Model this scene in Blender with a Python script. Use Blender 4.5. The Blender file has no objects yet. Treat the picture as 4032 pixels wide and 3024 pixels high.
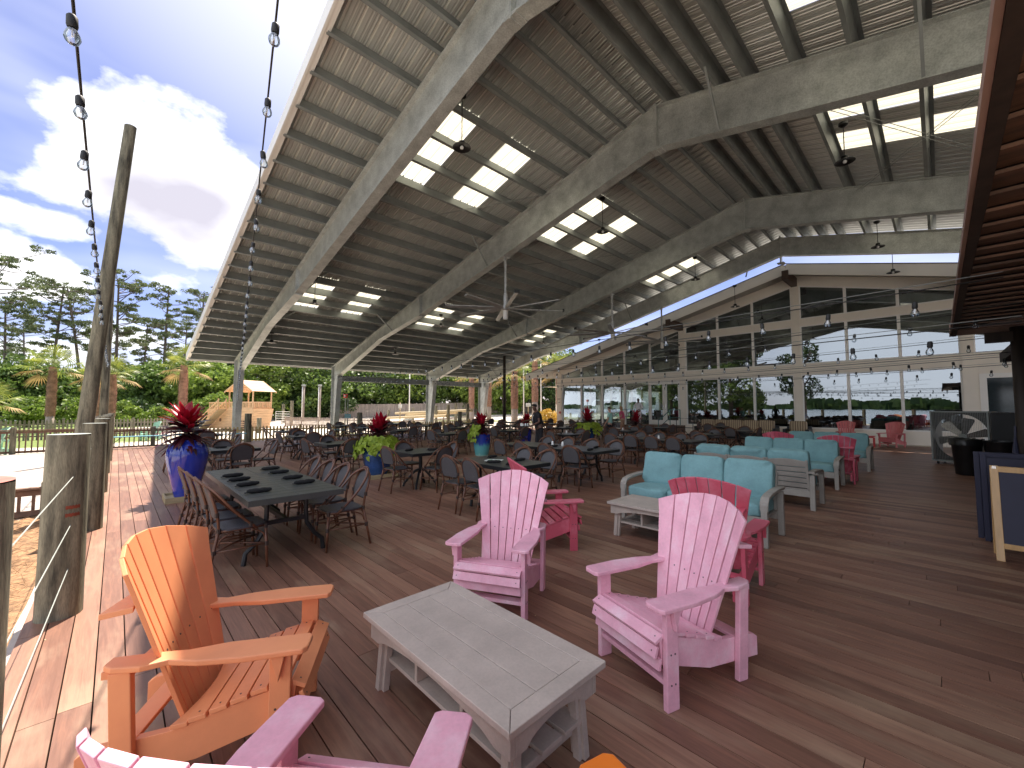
import bpy, bmesh, math, random
from mathutils import Vector, Matrix, Euler
import numpy as np
rnd = random.Random(7)
PI = math.pi
R = math.radians
SC = bpy.context.scene
COL = SC.collection

# ------------------------------------------------------------------ camera
F_PX, PITCH, AZ, EYE = 1617.6, 0.056813, 0.804700, 1.65
fw = Vector((math.cos(AZ)*math.cos(PITCH), math.sin(AZ)*math.cos(PITCH), math.sin(PITCH)))
rt = Vector((math.sin(AZ), -math.cos(AZ), 0))
up = rt.cross(fw)
cam_data = bpy.data.cameras.new('camera')
cam = bpy.data.objects.new('camera', cam_data)
COL.objects.link(cam)
cam.matrix_world = Matrix(((rt.x, up.x, -fw.x, 0), (rt.y, up.y, -fw.y, 0), (rt.z, up.z, -fw.z, EYE), (0, 0, 0, 1)))
cam_data.sensor_width = 36.0
cam_data.lens = F_PX/4032*36
cam_data.clip_start = 0.05
cam_data.clip_end = 5000
SC.camera = cam

# ------------------------------------------------------------------ sun, sky, exposure
SUN_AZ, SUN_EL = R(54), R(66.5)
sun_dir = Vector((math.cos(SUN_AZ)*math.cos(SUN_EL), math.sin(SUN_AZ)*math.cos(SUN_EL), math.sin(SUN_EL)))
sl = bpy.data.lights.new('sun', 'SUN')
sl.energy = 2.4
sl.angle = R(0.55)
sl.color = (1.0, 0.90, 0.79)
so = bpy.data.objects.new('sun', sl)
so.rotation_euler = sun_dir.to_track_quat('Z', 'Y').to_euler()
so.location = (0, 0, 30)
COL.objects.link(so)

world = bpy.data.worlds.new('World')
SC.world = world
world.use_nodes = True
wt = world.node_tree
for n in list(wt.nodes): wt.nodes.remove(n)
W = wt.nodes.new; WL = wt.links.new
out = W('ShaderNodeOutputWorld'); bg = W('ShaderNodeBackground')
bg.inputs['Strength'].default_value = 0.062
sky = W('ShaderNodeTexSky'); sky.sky_type = 'NISHITA'; sky.sun_disc = False
sky.sun_elevation = SUN_EL; sky.sun_rotation = R(90)-SUN_AZ
sky.air_density = 1.0; sky.dust_density = 0.6; sky.ozone_density = 3.0
tc = W('ShaderNodeTexCoord')
# clouds live in direction space: a mask from noise on a flattened direction plus a few placed banks
sep = W('ShaderNodeSeparateXYZ'); WL(tc.outputs['Generated'], sep.inputs[0])
def wm(op, a, b=None, c=None, clamp=False):
    n = W('ShaderNodeMath'); n.operation = op; n.use_clamp = clamp
    for i, v in enumerate((a, b, c)):
        if v is None: continue
        if isinstance(v, (int, float)): n.inputs[i].default_value = v
        else: WL(v, n.inputs[i])
    return n.outputs[0]
mp = W('ShaderNodeMapping'); mp.inputs['Scale'].default_value = (1, 1, 1.7)
WL(tc.outputs['Generated'], mp.inputs[0])
nz = W('ShaderNodeTexNoise'); nz.inputs['Scale'].default_value = 5.5; nz.inputs['Detail'].default_value = 9; nz.inputs['Roughness'].default_value = 0.58
WL(mp.outputs[0], nz.inputs['Vector'])
nz2 = W('ShaderNodeTexNoise'); nz2.inputs['Scale'].default_value = 1.6; nz2.inputs['Detail'].default_value = 4
mp2 = W('ShaderNodeMapping'); mp2.inputs['Scale'].default_value = (1, 1, 3.5); mp2.inputs['Rotation'].default_value = (0.5, 0.2, 0)
WL(tc.outputs['Generated'], mp2.inputs[0]); WL(mp2.outputs[0], nz2.inputs['Vector'])
def pix_dir(u, v):
    d = fw + rt*((u-2016)/F_PX) - up*((v-1512)/F_PX)
    return d.normalized()
def bank(u, v, rad, squash=1.0):
    d = pix_dir(u, v)
    s = W('ShaderNodeVectorMath'); s.operation = 'SUBTRACT'; s.inputs[1].default_value = d
    WL(tc.outputs['Generated'], s.inputs[0])
    m = W('ShaderNodeVectorMath'); m.operation = 'MULTIPLY'; m.inputs[1].default_value = (1, 1, squash)
    WL(s.outputs[0], m.inputs[0])
    l = W('ShaderNodeVectorMath'); l.operation = 'LENGTH'; WL(m.outputs[0], l.inputs[0])
    return wm('SUBTRACT', 1.0, wm('DIVIDE', l.outputs['Value'], rad))
banks = [bank(330, 745, 0.07, 1.3), bank(500, 690, 0.13, 1.2), bank(700, 770, 0.16, 1.2), bank(860, 900, 0.15, 1.1), bank(760, 640, 0.05), bank(960, 780, 0.10),
         bank(60, 1075, 0.075, 1.4), bank(190, 1090, 0.07, 1.4), bank(1750, 1420, 0.20, 2.2), bank(230, 880, 0.06, 2.0), bank(120, 850, 0.05, 2.5), bank(500, 1330, 0.12, 2.4), bank(120, 1380, 0.10, 2.4)]
bm_ = banks[0]
for b in banks[1:]: bm_ = wm('MAXIMUM', bm_, b)
edge = wm('MULTIPLY_ADD', wm('SUBTRACT', nz.outputs['Fac'], 0.5), 2.9, wm('SUBTRACT', bm_, 0.06))
cum = W('ShaderNodeMapRange'); cum.inputs['From Min'].default_value = 0.0; cum.inputs['From Max'].default_value = 0.42
WL(edge, cum.inputs['Value'])
wisp = W('ShaderNodeMapRange'); wisp.inputs['From Min'].default_value = 0.42; wisp.inputs['From Max'].default_value = 0.72; wisp.inputs['To Max'].default_value = 0.45
WL(nz2.outputs['Fac'], wisp.inputs['Value'])
# hazy veil round the sun
sv = W('ShaderNodeVectorMath'); sv.operation = 'DOT_PRODUCT'; sv.inputs[1].default_value = sun_dir
WL(tc.outputs['Generated'], sv.inputs[0])
veil = W('ShaderNodeMapRange'); veil.inputs['From Min'].default_value = 0.72; veil.inputs['From Max'].default_value = 0.97; veil.inputs['To Max'].default_value = 0.8
WL(sv.outputs['Value'], veil.inputs['Value'])
# bright cloud added behind the camera (lake side) as fill light; glass mirrors it
back = W('ShaderNodeMapRange'); back.inputs['From Min'].default_value = -0.22; back.inputs['From Max'].default_value = -0.6; back.inputs['To Max'].default_value = 0.85
WL(sep.outputs['X'], back.inputs['Value'])
mask = wm('MAXIMUM', wm('MAXIMUM', cum.outputs[0], wisp.outputs[0]), veil.outputs[0], clamp=True)
shade = W('ShaderNodeMapRange'); shade.inputs['From Min'].default_value = 0.40; shade.inputs['From Max'].default_value = 0.72
nz3 = W('ShaderNodeTexNoise'); nz3.inputs['Scale'].default_value = 2.6; nz3.inputs['Detail'].default_value = 5
WL(mp.outputs[0], nz3.inputs['Vector'])
core = wm('MULTIPLY', bank(680, 850, 0.16, 1.35), 1.7, clamp=True)
WL(nz3.outputs['Fac'], shade.inputs['Value'])
shf = wm('MULTIPLY', core, wm('ADD', wm('MULTIPLY', shade.outputs[0], 1.4), 0.15), clamp=True)
ccol = W('ShaderNodeMix'); ccol.data_type = 'RGBA'
ccol.inputs['A'].default_value = (5.6, 5.6, 5.7, 1); ccol.inputs['B'].default_value = (2.7, 2.6, 3.0, 1)
WL(shf, ccol.inputs['Factor'])
mixc = W('ShaderNodeMix'); mixc.data_type = 'RGBA'
tint = W('ShaderNodeMix'); tint.data_type = 'RGBA'; tint.blend_type = 'MULTIPLY'; tint.inputs['Factor'].default_value = 1; tint.inputs['B'].default_value = (0.56, 0.48, 0.60, 1)
WL(sky.outputs[0], tint.inputs['A'])
WL(mask, mixc.inputs['Factor']); WL(tint.outputs['Result'], mixc.inputs['A']); WL(ccol.outputs['Result'], mixc.inputs['B'])
mixb = W('ShaderNodeMix'); mixb.data_type = 'RGBA'; mixb.inputs['B'].default_value = (7.0, 7.4, 8.0, 1)
bn = W('ShaderNodeMapRange'); bn.inputs['From Min'].default_value = 0.3; bn.inputs['From Max'].default_value = 0.62; bn.inputs['To Min'].default_value = 0.45
WL(nz3.outputs['Fac'], bn.inputs['Value'])
WL(wm('MULTIPLY', back.outputs[0], bn.outputs[0]), mixb.inputs['Factor']); WL(mixc.outputs['Result'], mixb.inputs['A'])
WL(mixb.outputs['Result'], bg.inputs['Color']); WL(bg.outputs[0], out.inputs['Surface'])

SC.view_settings.view_transform = 'Standard'
SC.view_settings.look = 'None'
SC.view_settings.exposure = 2.3
SC.view_settings.gamma = 1
SC.render.engine = 'CYCLES'
SC.cycles.max_bounces = 8
SC.cycles.diffuse_bounces = 4
SC.cycles.transparent_max_bounces = 16
SC.cycles.sample_clamp_indirect = 6

# ------------------------------------------------------------------ mesh helpers
class MB:
    def __init__(s): s.v = []; s.f = []; s.M = Matrix.Identity(4)
    def add(s, vs, fs):
        o = len(s.v); M = s.M
        s.v.extend([tuple(M @ Vector(p)) for p in vs]); s.f.extend([tuple(i+o for i in f) for f in fs]); return s
    def box(s, c, d, rot=None):
        x, y, z = (k/2 for k in d)
        P = [Vector((a, b, e)) for a in (-x, x) for b in (-y, y) for e in (-z, z)]
        if rot is not None:
            m = rot if isinstance(rot, Matrix) else Euler(rot).to_matrix()
            P = [m @ p for p in P]
        c = Vector(c)
        return s.add([p+c for p in P], [(0, 1, 3, 2), (4, 6, 7, 5), (0, 4, 5, 1), (2, 3, 7, 6), (0, 2, 6, 4), (1, 5, 7, 3)])
    def b2(s, a, b): return s.box([(a[i]+b[i])/2 for i in range(3)], [abs(b[i]-a[i]) for i in range(3)])
    def bar(s, a, b, w, h, upv=(0, 0, 1)):
        a = Vector(a); b = Vector(b); d = (b-a); L = d.length; d.normalize(); u = Vector(upv)
        sx = d.cross(u)
        if sx.length < 1e-4: sx = d.cross(Vector((1, 0, 0)))
        sx.normalize(); u = sx.cross(d)
        P = [p+sx*i*w/2+u*j*h/2 for p in (a, b) for i, j in ((-1, -1), (1, -1), (1, 1), (-1, 1))]
        return s.add(P, [(0, 3, 2, 1), (4, 5, 6, 7), (0, 1, 5, 4), (1, 2, 6, 5), (2, 3, 7, 6), (3, 0, 4, 7)])
    def tube(s, pts, r, n=8, cap=True):
        pts = [Vector(p) for p in pts]; rs = r if isinstance(r, (list, tuple)) else [r]*len(pts)
        V = []; prev = None
        for i, p in enumerate(pts):
            d = (pts[min(i+1, len(pts)-1)]-pts[max(i-1, 0)])
            if d.length < 1e-7: d = Vector((0, 0, 1))
            d.normalize()
            if prev is None:
                a = d.cross(Vector((0, 0, 1)))
                if a.length < 1e-3: a = d.cross(Vector((1, 0, 0)))
            else:
                a = prev - d*prev.dot(d)
                if a.length < 1e-4: a = d.cross(Vector((1, 0, 0)))
            a.normalize(); prev = a; b = d.cross(a)
            V += [p+(a*math.cos(2*PI*k/n)+b*math.sin(2*PI*k/n))*rs[i] for k in range(n)]
        Fs = [(i*n+k, i*n+(k+1) % n, (i+1)*n+(k+1) % n, (i+1)*n+k) for i in range(len(pts)-1) for k in range(n)]
        if cap: Fs += [tuple(range(n-1, -1, -1)), tuple((len(pts)-1)*n+k for k in range(n))]
        return s.add(V, Fs)
    def lathe(s, prof, n=24, c=(0, 0, 0), cap=True):
        V = [(c[0]+r*math.cos(2*PI*k/n), c[1]+r*math.sin(2*PI*k/n), c[2]+z) for r, z in prof for k in range(n)]
        Fs = [(i*n+k, i*n+(k+1) % n, (i+1)*n+(k+1) % n, (i+1)*n+k) for i in range(len(prof)-1) for k in range(n)]
        if cap: Fs += [tuple(range(n-1, -1, -1)), tuple((len(prof)-1)*n+k for k in range(n))]
        return s.add(V, Fs)
    def prism(s, poly, t, M=None):
        # poly in local XY, extruded +-t/2 in Z, placed with M
        n = len(poly); M = M or Matrix.Identity(4)
        V = [M @ Vector((x, y, -t/2)) for x, y in poly] + [M @ Vector((x, y, t/2)) for x, y in poly]
        return s.add(V, [tuple(range(n-1, -1, -1)), tuple(range(n, 2*n))] + [(i, (i+1) % n, n+(i+1) % n, n+i) for i in range(n)])
    def slab(s, top, t):
        # top: list of rows of points (grid); thickened downwards by t
        nr, nc = len(top), len(top[0])
        V = [Vector(p) for row in top for p in row]; V += [p-Vector((0, 0, t)) for p in V]
        o = nr*nc; Fs = []
        for i in range(nr-1):
            for j in range(nc-1):
                a, b, c, d = i*nc+j, i*nc+j+1, (i+1)*nc+j+1, (i+1)*nc+j
                Fs += [(a, d, c, b), (a+o, b+o, c+o, d+o)]
        for j in range(nc-1):
            Fs += [(j, j+1, j+1+o, j+o), ((nr-1)*nc+j+1, (nr-1)*nc+j, (nr-1)*nc+j+o, (nr-1)*nc+j+1+o)]
        for i in range(nr-1):
            Fs += [((i+1)*nc, i*nc, i*nc+o, (i+1)*nc+o), (i*nc+nc-1, (i+1)*nc+nc-1, (i+1)*nc+nc-1+o, i*nc+nc-1+o)]
        return s.add(V, Fs)
    def mesh(s, name, mat=None, smooth=False, fix=True):
        me = bpy.data.meshes.new(name)
        me.from_pydata(s.v, [], s.f)
        if fix:
            b = bmesh.new(); b.from_mesh(me); bmesh.ops.recalc_face_normals(b, faces=b.faces); b.to_mesh(me); b.free()
        if mat:
            for m in (mat if isinstance(mat, (list, tuple)) else [mat]): me.materials.append(m)
        if smooth:
            me.shade_smooth()
            if smooth is not True: me.set_sharp_from_angle(angle=R(smooth))
        me.update(); return me

def obj(name, mb, mat, parent=None, smooth=False, bevel=0, fix=True, seg=2):
    me = mb.mesh(name, mat, smooth, fix) if isinstance(mb, MB) else mb
    o = bpy.data.objects.new(name, me); COL.objects.link(o)
    if parent is not None: o.parent = parent
    if bevel:
        m = o.modifiers.new('bevel', 'BEVEL'); m.width = bevel; m.segments = seg; m.limit_method = 'ANGLE'; m.angle_limit = R(35)
    return o
def tag(o, label, cat=None, group=None, kind=None):
    if label: o['label'] = label
    if cat: o['category'] = cat
    if group: o['group'] = group
    if kind: o['kind'] = kind
    return o
def thing(name, label, cat, loc=(0, 0, 0), rz=0, group=None):
    o = bpy.data.objects.new(name, None); COL.objects.link(o); o.empty_display_size = 0.1
    o.location = loc; o.rotation_euler = (0, 0, rz)
    return tag(o, label, cat, group)
KIDS = {}
def kids(o): return [c for c in ALLCH.get(o.name, [])]
def copy_tree(o, loc=None, rz=None, label=None, group=None, parent=None):
    c = o.copy(); COL.objects.link(c)
    if parent is not None: c.parent = parent
    if loc is not None: c.location = loc
    if rz is not None: c.rotation_euler = (0, 0, rz)
    if label: c['label'] = label
    if group: c['group'] = group
    for ch in TREE(o): copy_tree(ch, parent=c)
    return c
_tree = {}
def TREE(o):
    k = o.name
    if k not in _tree: _tree[k] = list(o.children)
    return _tree[k]
def struct(name, mb, mat, smooth=False, fix=True):
    o = obj(name, mb, mat, None, smooth, fix=fix); o['kind'] = 'structure'; return o

# ------------------------------------------------------------------ material helpers
def nt(name):
    m = bpy.data.materials.new(name); m.use_nodes = True; t = m.node_tree
    return m, t, t.nodes['Principled BSDF']
def ramp(t, fac, stops):
    r = t.nodes.new('ShaderNodeValToRGB'); e = r.color_ramp.elements
    while len(e) < len(stops): e.new(0.5)
    for i, (p, c) in enumerate(stops): e[i].position = p; e[i].color = (*c, 1)
    t.links.new(fac, r.inputs[0]); return r.outputs[0]
def noise(t, scale, detail=4, vec=None, rough=0.55, dist=0):
    n = t.nodes.new('ShaderNodeTexNoise'); n.inputs['Scale'].default_value = scale; n.inputs['Detail'].default_value = detail
    n.inputs['Roughness'].default_value = rough; n.inputs['Distortion'].default_value = dist
    if vec: t.links.new(vec, n.inputs['Vector'])
    return n.outputs['Fac']
def coords(t, scale=(1, 1, 1), use='Object', rand=True):
    tcn = t.nodes.new('ShaderNodeTexCoord'); m = t.nodes.new('ShaderNodeMapping'); m.inputs['Scale'].default_value = scale
    t.links.new(tcn.outputs[use], m.inputs[0])
    if rand:
        oi = t.nodes.new('ShaderNodeObjectInfo'); k = t.nodes.new('ShaderNodeMath'); k.operation = 'MULTIPLY'; k.inputs[1].default_value = 37.0
        t.links.new(oi.outputs['Random'], k.inputs[0]); cx = t.nodes.new('ShaderNodeCombineXYZ')
        for i in range(3): t.links.new(k.outputs[0], cx.inputs[i])
        t.links.new(cx.outputs[0], m.inputs['Location'])
    return m.outputs[0]
def bumpn(t, bsdf, h, strength=0.3, dist=0.01):
    b = t.nodes.new('ShaderNodeBump'); b.inputs['Strength'].default_value = strength; b.inputs['Distance'].default_value = dist
    t.links.new(h, b.inputs['Height']); t.links.new(b.outputs[0], bsdf.inputs['Normal'])
def pm(name, c, rough=0.6, metal=0.0, var=0.25, scale=6, stretch=(1, 1, 1), bump=0.0, bscale=60, c2=None, spec=0.5, fine=0.0, coat=0):
    m, t, b = nt(name)
    v = coords(t, stretch)
    lo = tuple(x*(1-var) for x in c); hi = c2 or tuple(min(1, x*(1+var)) for x in c)
    f = noise(t, scale, 6, v, 0.6)
    col = ramp(t, f, [(0.3, lo), (0.5, c), (0.72, hi)])
    if fine:
        f2 = noise(t, scale*14, 3, v)
        mx = t.nodes.new('ShaderNodeMix'); mx.data_type = 'RGBA'; mx.blend_type = 'MULTIPLY'; mx.inputs['Factor'].default_value = fine
        t.links.new(col, mx.inputs['A']); t.links.new(ramp(t, f2, [(0.35, (0.4,)*3), (0.6, (1,)*3)]), mx.inputs['B']); col = mx.outputs['Result']
    t.links.new(col, b.inputs['Base Color'])
    b.inputs['Roughness'].default_value = rough; b.inputs['Metallic'].default_value = metal
    b.inputs['Specular IOR Level'].default_value = spec
    if coat: b.inputs['Coat Weight'].default_value = coat; b.inputs['Coat Roughness'].default_value = 0.08
    if bump: bumpn(t, b, noise(t, bscale, 4, v), bump, 0.01)
    return m
def leafm(name, c, c2, rough=0.5, trans=0.35):
    m, t, b = nt(name)
    g = t.nodes.new('ShaderNodeNewGeometry')
    col = ramp(t, g.outputs['Random Per Island'], [(0.0, c), (1.0, c2)])
    n = noise(t, 0.35, 2, coords(t, rand=False))
    mx = t.nodes.new('ShaderNodeMix'); mx.data_type = 'RGBA'; mx.blend_type = 'MULTIPLY'; mx.inputs['Factor'].default_value = 0.55
    t.links.new(col, mx.inputs['A']); t.links.new(ramp(t, n, [(0.35, (0.45, 0.5, 0.4)), (0.62, (1.25, 1.2, 1.0))]), mx.inputs['B'])
    col = mx.outputs['Result']
    t.links.new(col, b.inputs['Base Color']); b.inputs['Roughness'].default_value = rough
    tr = t.nodes.new('ShaderNodeBsdfTranslucent'); t.links.new(col, tr.inputs[0])
    ms = t.nodes.new('ShaderNodeMixShader'); ms.inputs[0].default_value = trans
    o = t.nodes['Material Output']
    t.links.new(b.outputs[0], ms.inputs[1]); t.links.new(tr.outputs[0], ms.inputs[2]); t.links.new(ms.outputs[0], o.inputs[0])
    return m

M = {}
# deck boards: one random tone per board, long grain, weather stains
m, t, b = nt('deck_wood')
g = t.nodes.new('ShaderNodeNewGeometry'); vv = coords(t, (1, 1, 1), rand=False)
mp_ = t.nodes.new('ShaderNodeMapping'); mp_.inputs['Scale'].default_value = (9, 0.55, 9)
addv = t.nodes.new('ShaderNodeVectorMath'); addv.operation = 'ADD'
sc_ = t.nodes.new('ShaderNodeVectorMath'); sc_.operation = 'SCALE'; sc_.inputs['Scale'].default_value = 60
cmb = t.nodes.new('ShaderNodeCombineXYZ')
for i in range(3): t.links.new(g.outputs['Random Per Island'], cmb.inputs[i])
t.links.new(cmb.outputs[0], sc_.inputs[0]); t.links.new(vv, addv.inputs[0]); t.links.new(sc_.outputs[0], addv.inputs[1]); t.links.new(addv.outputs[0], mp_.inputs[0])
grain = noise(t, 3.0, 7, mp_.outputs[0], 0.65, 1.2)
base = ramp(t, g.outputs['Random Per Island'], [(0.0, (0.155, 0.074, 0.050)), (0.45, (0.195, 0.094, 0.062)), (0.8, (0.240, 0.120, 0.080)), (1.0, (0.29, 0.155, 0.102))])
mx = t.nodes.new('ShaderNodeMix'); mx.data_type = 'RGBA'; mx.blend_type = 'MULTIPLY'; mx.inputs['Factor'].default_value = 0.9
t.links.new(base, mx.inputs['A']); t.links.new(ramp(t, grain, [(0.30, (0.70, 0.67, 0.67)), (0.52, (1, 1, 1)), (0.76, (1.45, 1.40, 1.3))]), mx.inputs['B'])
blv = t.nodes.new('ShaderNodeMapping'); blv.inputs['Scale'].default_value = (2.6, 0.42, 1); t.links.new(addv.outputs[0], blv.inputs[0])
big = noise(t, 0.55, 5, vv, 0.6)
blo = noise(t, 1.5, 6, blv.outputs[0], 0.65)
blm = t.nodes.new('ShaderNodeMath'); blm.operation = 'MULTIPLY_ADD'; blm.inputs[1].default_value = 0.55; t.links.new(big, blm.inputs[0])
blh = t.nodes.new('ShaderNodeMath'); blh.operation = 'MULTIPLY'; blh.inputs[1].default_value = 0.5; t.links.new(blo, blh.inputs[0]); t.links.new(blh.outputs[0], blm.inputs[2]); blot = blm.outputs[0]
mx2 = t.nodes.new('ShaderNodeMix'); mx2.data_type = 'RGBA'; mx2.inputs['B'].default_value = (0.40, 0.28, 0.185, 1)
t.links.new(ramp(t, blot, [(0.53, (0, 0, 0)), (0.70, (0.75, 0.75, 0.75))]), mx2.inputs['Factor']); t.links.new(mx.outputs['Result'], mx2.inputs['A'])
t.links.new(mx2.outputs['Result'], b.inputs['Base Color'])
rgh = t.nodes.new('ShaderNodeMapRange'); rgh.inputs['To Min'].default_value = 0.36; rgh.inputs['To Max'].default_value = 0.60
t.links.new(blot, rgh.inputs['Value']); t.links.new(rgh.outputs[0], b.inputs['Roughness'])
bumpn(t, b, grain, 0.25, 0.004)
M['deck'] = m
M['void'] = pm('dark_gap', (0.012, 0.010, 0.009), 0.9)
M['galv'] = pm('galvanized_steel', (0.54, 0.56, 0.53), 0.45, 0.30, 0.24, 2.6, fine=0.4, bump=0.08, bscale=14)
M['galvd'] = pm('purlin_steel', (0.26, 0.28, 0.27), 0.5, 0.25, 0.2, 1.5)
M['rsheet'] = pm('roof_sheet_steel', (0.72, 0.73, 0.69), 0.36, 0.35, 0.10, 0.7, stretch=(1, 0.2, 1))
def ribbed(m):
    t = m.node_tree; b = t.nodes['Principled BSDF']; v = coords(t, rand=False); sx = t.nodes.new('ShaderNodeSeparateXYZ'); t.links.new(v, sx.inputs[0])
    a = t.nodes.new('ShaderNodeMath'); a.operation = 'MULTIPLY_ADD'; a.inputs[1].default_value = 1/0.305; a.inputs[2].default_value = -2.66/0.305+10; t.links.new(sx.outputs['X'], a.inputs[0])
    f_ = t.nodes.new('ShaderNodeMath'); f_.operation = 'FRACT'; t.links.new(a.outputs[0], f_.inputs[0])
    # rib shading painted into the colour, with some grime: dark beside ribs, bright crowns
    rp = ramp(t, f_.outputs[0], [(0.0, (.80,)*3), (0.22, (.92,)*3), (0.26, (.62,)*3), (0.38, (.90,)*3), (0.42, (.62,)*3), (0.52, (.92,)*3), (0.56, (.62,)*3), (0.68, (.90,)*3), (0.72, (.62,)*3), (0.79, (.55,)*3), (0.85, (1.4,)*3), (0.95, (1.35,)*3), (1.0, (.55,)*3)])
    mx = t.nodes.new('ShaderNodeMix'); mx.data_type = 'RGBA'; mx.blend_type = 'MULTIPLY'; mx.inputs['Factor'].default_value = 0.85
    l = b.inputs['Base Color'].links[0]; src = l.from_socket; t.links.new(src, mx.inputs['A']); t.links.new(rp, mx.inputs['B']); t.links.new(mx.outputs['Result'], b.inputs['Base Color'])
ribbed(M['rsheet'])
M['trimw'] = pm('white_trim', (0.78, 0.75, 0.70), 0.55, 0, 0.06, 1.0)
M['wallc'] = pm('cream_siding', (0.84, 0.77, 0.67), 0.6, 0, 0.05, 0.8)
M['soff'] = pm('grey_soffit', (0.36, 0.35, 0.32), 0.7, 0, 0.08, 1)
M['frame'] = pm('white_window_frame', (0.86, 0.83, 0.78), 0.45, 0, 0.04, 1)
M['dbeam'] = pm('dark_timber_beam', (0.06, 0.035, 0.025), 0.6, 0, 0.3, 3, stretch=(0.3, 3, 3))
M['shed'] = pm('brown_lap_plank', (0.16, 0.085, 0.052), 0.5, 0, 0.55, 2.2, stretch=(5, 0.6, 5), bump=0.2, bscale=20, fine=0.35)
M['shedd'] = pm('dark_stained_wood', (0.035, 0.024, 0.018), 0.65, 0, 0.4, 3, stretch=(3, 3, 0.4))
M['fascia'] = pm('pinkish_fascia_board', (0.30, 0.20, 0.16), 0.6, 0, 0.25, 2, stretch=(0.5, 3, 3))
M['pile'] = pm('weathered_piling', (0.19, 0.175, 0.12), 0.85, 0, 0.82, 5.5, stretch=(2.6, 2.6, 0.33), bump=0.7, bscale=9, fine=0.55)
M['piletop'] = pm('cut_piling_top', (0.34, 0.36, 0.33), 0.8, 0, 0.2, 8)
M['redtop'] = pm('red_painted_top', (0.42, 0.15, 0.12), 0.8, 0, 0.3, 8)
M['redmark'] = pm('rusty_red_stain', (0.22, 0.05, 0.025), 0.85, 0, 0.4, 12)
M['rail'] = pm('brown_rail_timber', (0.17, 0.095, 0.06), 0.7, 0, 0.35, 3, stretch=(3, 3, 3))
M['picket'] = pm('yellow_pine_picket', (0.52, 0.38, 0.17), 0.75, 0, 0.2, 3, stretch=(4, 4, 0.6))
M['grayfence'] = pm('grey_weathered_board', (0.30, 0.25, 0.21), 0.85, 0, 0.35, 1.2, stretch=(5, 5, 0.5))
M['newwood'] = pm('fresh_cedar', (0.66, 0.43, 0.24), 0.65, 0, 0.18, 1.5, stretch=(1, 1, 7))
M['sand'] = None
M['pink'] = pm('faded_pink_plastic', (0.84, 0.43, 0.54), 0.5, 0, 0.16, 4.5, bump=0.05, bscale=160, c2=(0.90, 0.62, 0.70), fine=0.10)
M['pinkd'] = pm('deep_pink_plastic', (0.62, 0.105, 0.16), 0.45, 0, 0.15, 2.6, bump=0.05, bscale=160, c2=(0.76, 0.27, 0.34))
M['coral'] = pm('coral_pink_plastic', (0.62, 0.16, 0.165), 0.5, 0, 0.12, 2.6, c2=(0.66, 0.24, 0.23))
M['orange'] = pm('sun_bleached_orange_plastic', (0.80, 0.31, 0.14), 0.5, 0, 0.10, 3.2, bump=0.05, bscale=160, c2=(0.85, 0.34, 0.15))
M['orange2'] = pm('bright_orange_plastic', (0.90, 0.22, 0.02), 0.4, 0, 0.1, 3)
M['screw'] = pm('screw_head', (0.10, 0.08, 0.08), 0.4, 0.5)
M['greylum'] = pm('weathered_grey_lumber', (0.50, 0.425, 0.37), 0.62, 0, 0.13, 5, bump=0.12, bscale=120, fine=0.12)
M['sofaf'] = pm('grey_sofa_frame', (0.34, 0.31, 0.275), 0.6, 0, 0.14, 4, fine=0.1)
M['teal'] = pm('teal_canvas', (0.20, 0.37, 0.39), 0.9, 0, 0.14, 3.2, bump=0.9, bscale=7, fine=0.12)
M['tan'] = None
M['cane'] = pm('brown_cane', (0.125, 0.048, 0.024), 0.38, 0, 0.4, 16)
M['cane2'] = pm('dark_cane_binding', (0.035, 0.022, 0.018), 0.5, 0, 0.3, 10)
M['textil'] = pm('charcoal_sling', (0.085, 0.08, 0.085), 0.62, 0, 0.2, 60, bump=0.3, bscale=300)
M['seatm'] = pm('dark_seat_sling', (0.055, 0.055, 0.065), 0.42, 0, 0.2, 60, bump=0.25, bscale=300)
M['ttop'] = pm('charcoal_table_top', (0.060, 0.066, 0.062), 0.36, 0, 0.12, 2.0, bump=0.04, bscale=40)
M['tmet'] = pm('black_metal', (0.018, 0.019, 0.021), 0.4, 0.2, 0.2, 5)
M['napk'] = pm('black_napkin', (0.010, 0.010, 0.011), 0.85, 0, 0.3, 20, bump=0.5, bscale=30)
M['paper'] = pm('white_paper', (0.75, 0.78, 0.74), 0.6)
M['green'] = pm('green_print', (0.25, 0.42, 0.25), 0.6)
M['wshk'] = pm('white_ceramic', (0.85, 0.84, 0.82), 0.25)
M['chrome'] = pm('steel', (0.55, 0.55, 0.55), 0.25, 1.0)
M['blueg'] = pm('cobalt_glaze', (0.012, 0.035, 0.36), 0.12, 0, 0.45, 2.2, stretch=(1.6, 1.6, 0.5), coat=0.6, bump=0.06, bscale=9, c2=(0.05, 0.07, 0.42))
M['blueg2'] = pm('slate_blue_glaze', (0.02, 0.065, 0.20), 0.2, 0, 0.6, 3.5, coat=0.4, fine=0.3)
M['tealg'] = pm('teal_glaze', (0.05, 0.22, 0.23), 0.2, 0, 0.4, 3, coat=0.4)
M['tray'] = pm('pale_pine', (0.42, 0.33, 0.19), 0.75, 0, 0.2, 3, stretch=(1, 6, 6))
M['soil'] = pm('soil', (0.03, 0.02, 0.015), 0.95)
M['redleaf'] = leafm('red_cordyline_leaf', (0.36, 0.006, 0.025), (0.62, 0.02, 0.06), 0.35, 0.4)
M['darkleaf'] = leafm('burgundy_cordyline_leaf', (0.028, 0.006, 0.012), (0.12, 0.012, 0.026), 0.3, 0.2)
M['lime'] = leafm('lime_vine_leaf', (0.30, 0.42, 0.035), (0.50, 0.62, 0.08), 0.5, 0.4)
M['leafA'] = leafm('broad_leaf_green', (0.065, 0.12, 0.025), (0.18, 0.27, 0.06))
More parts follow.
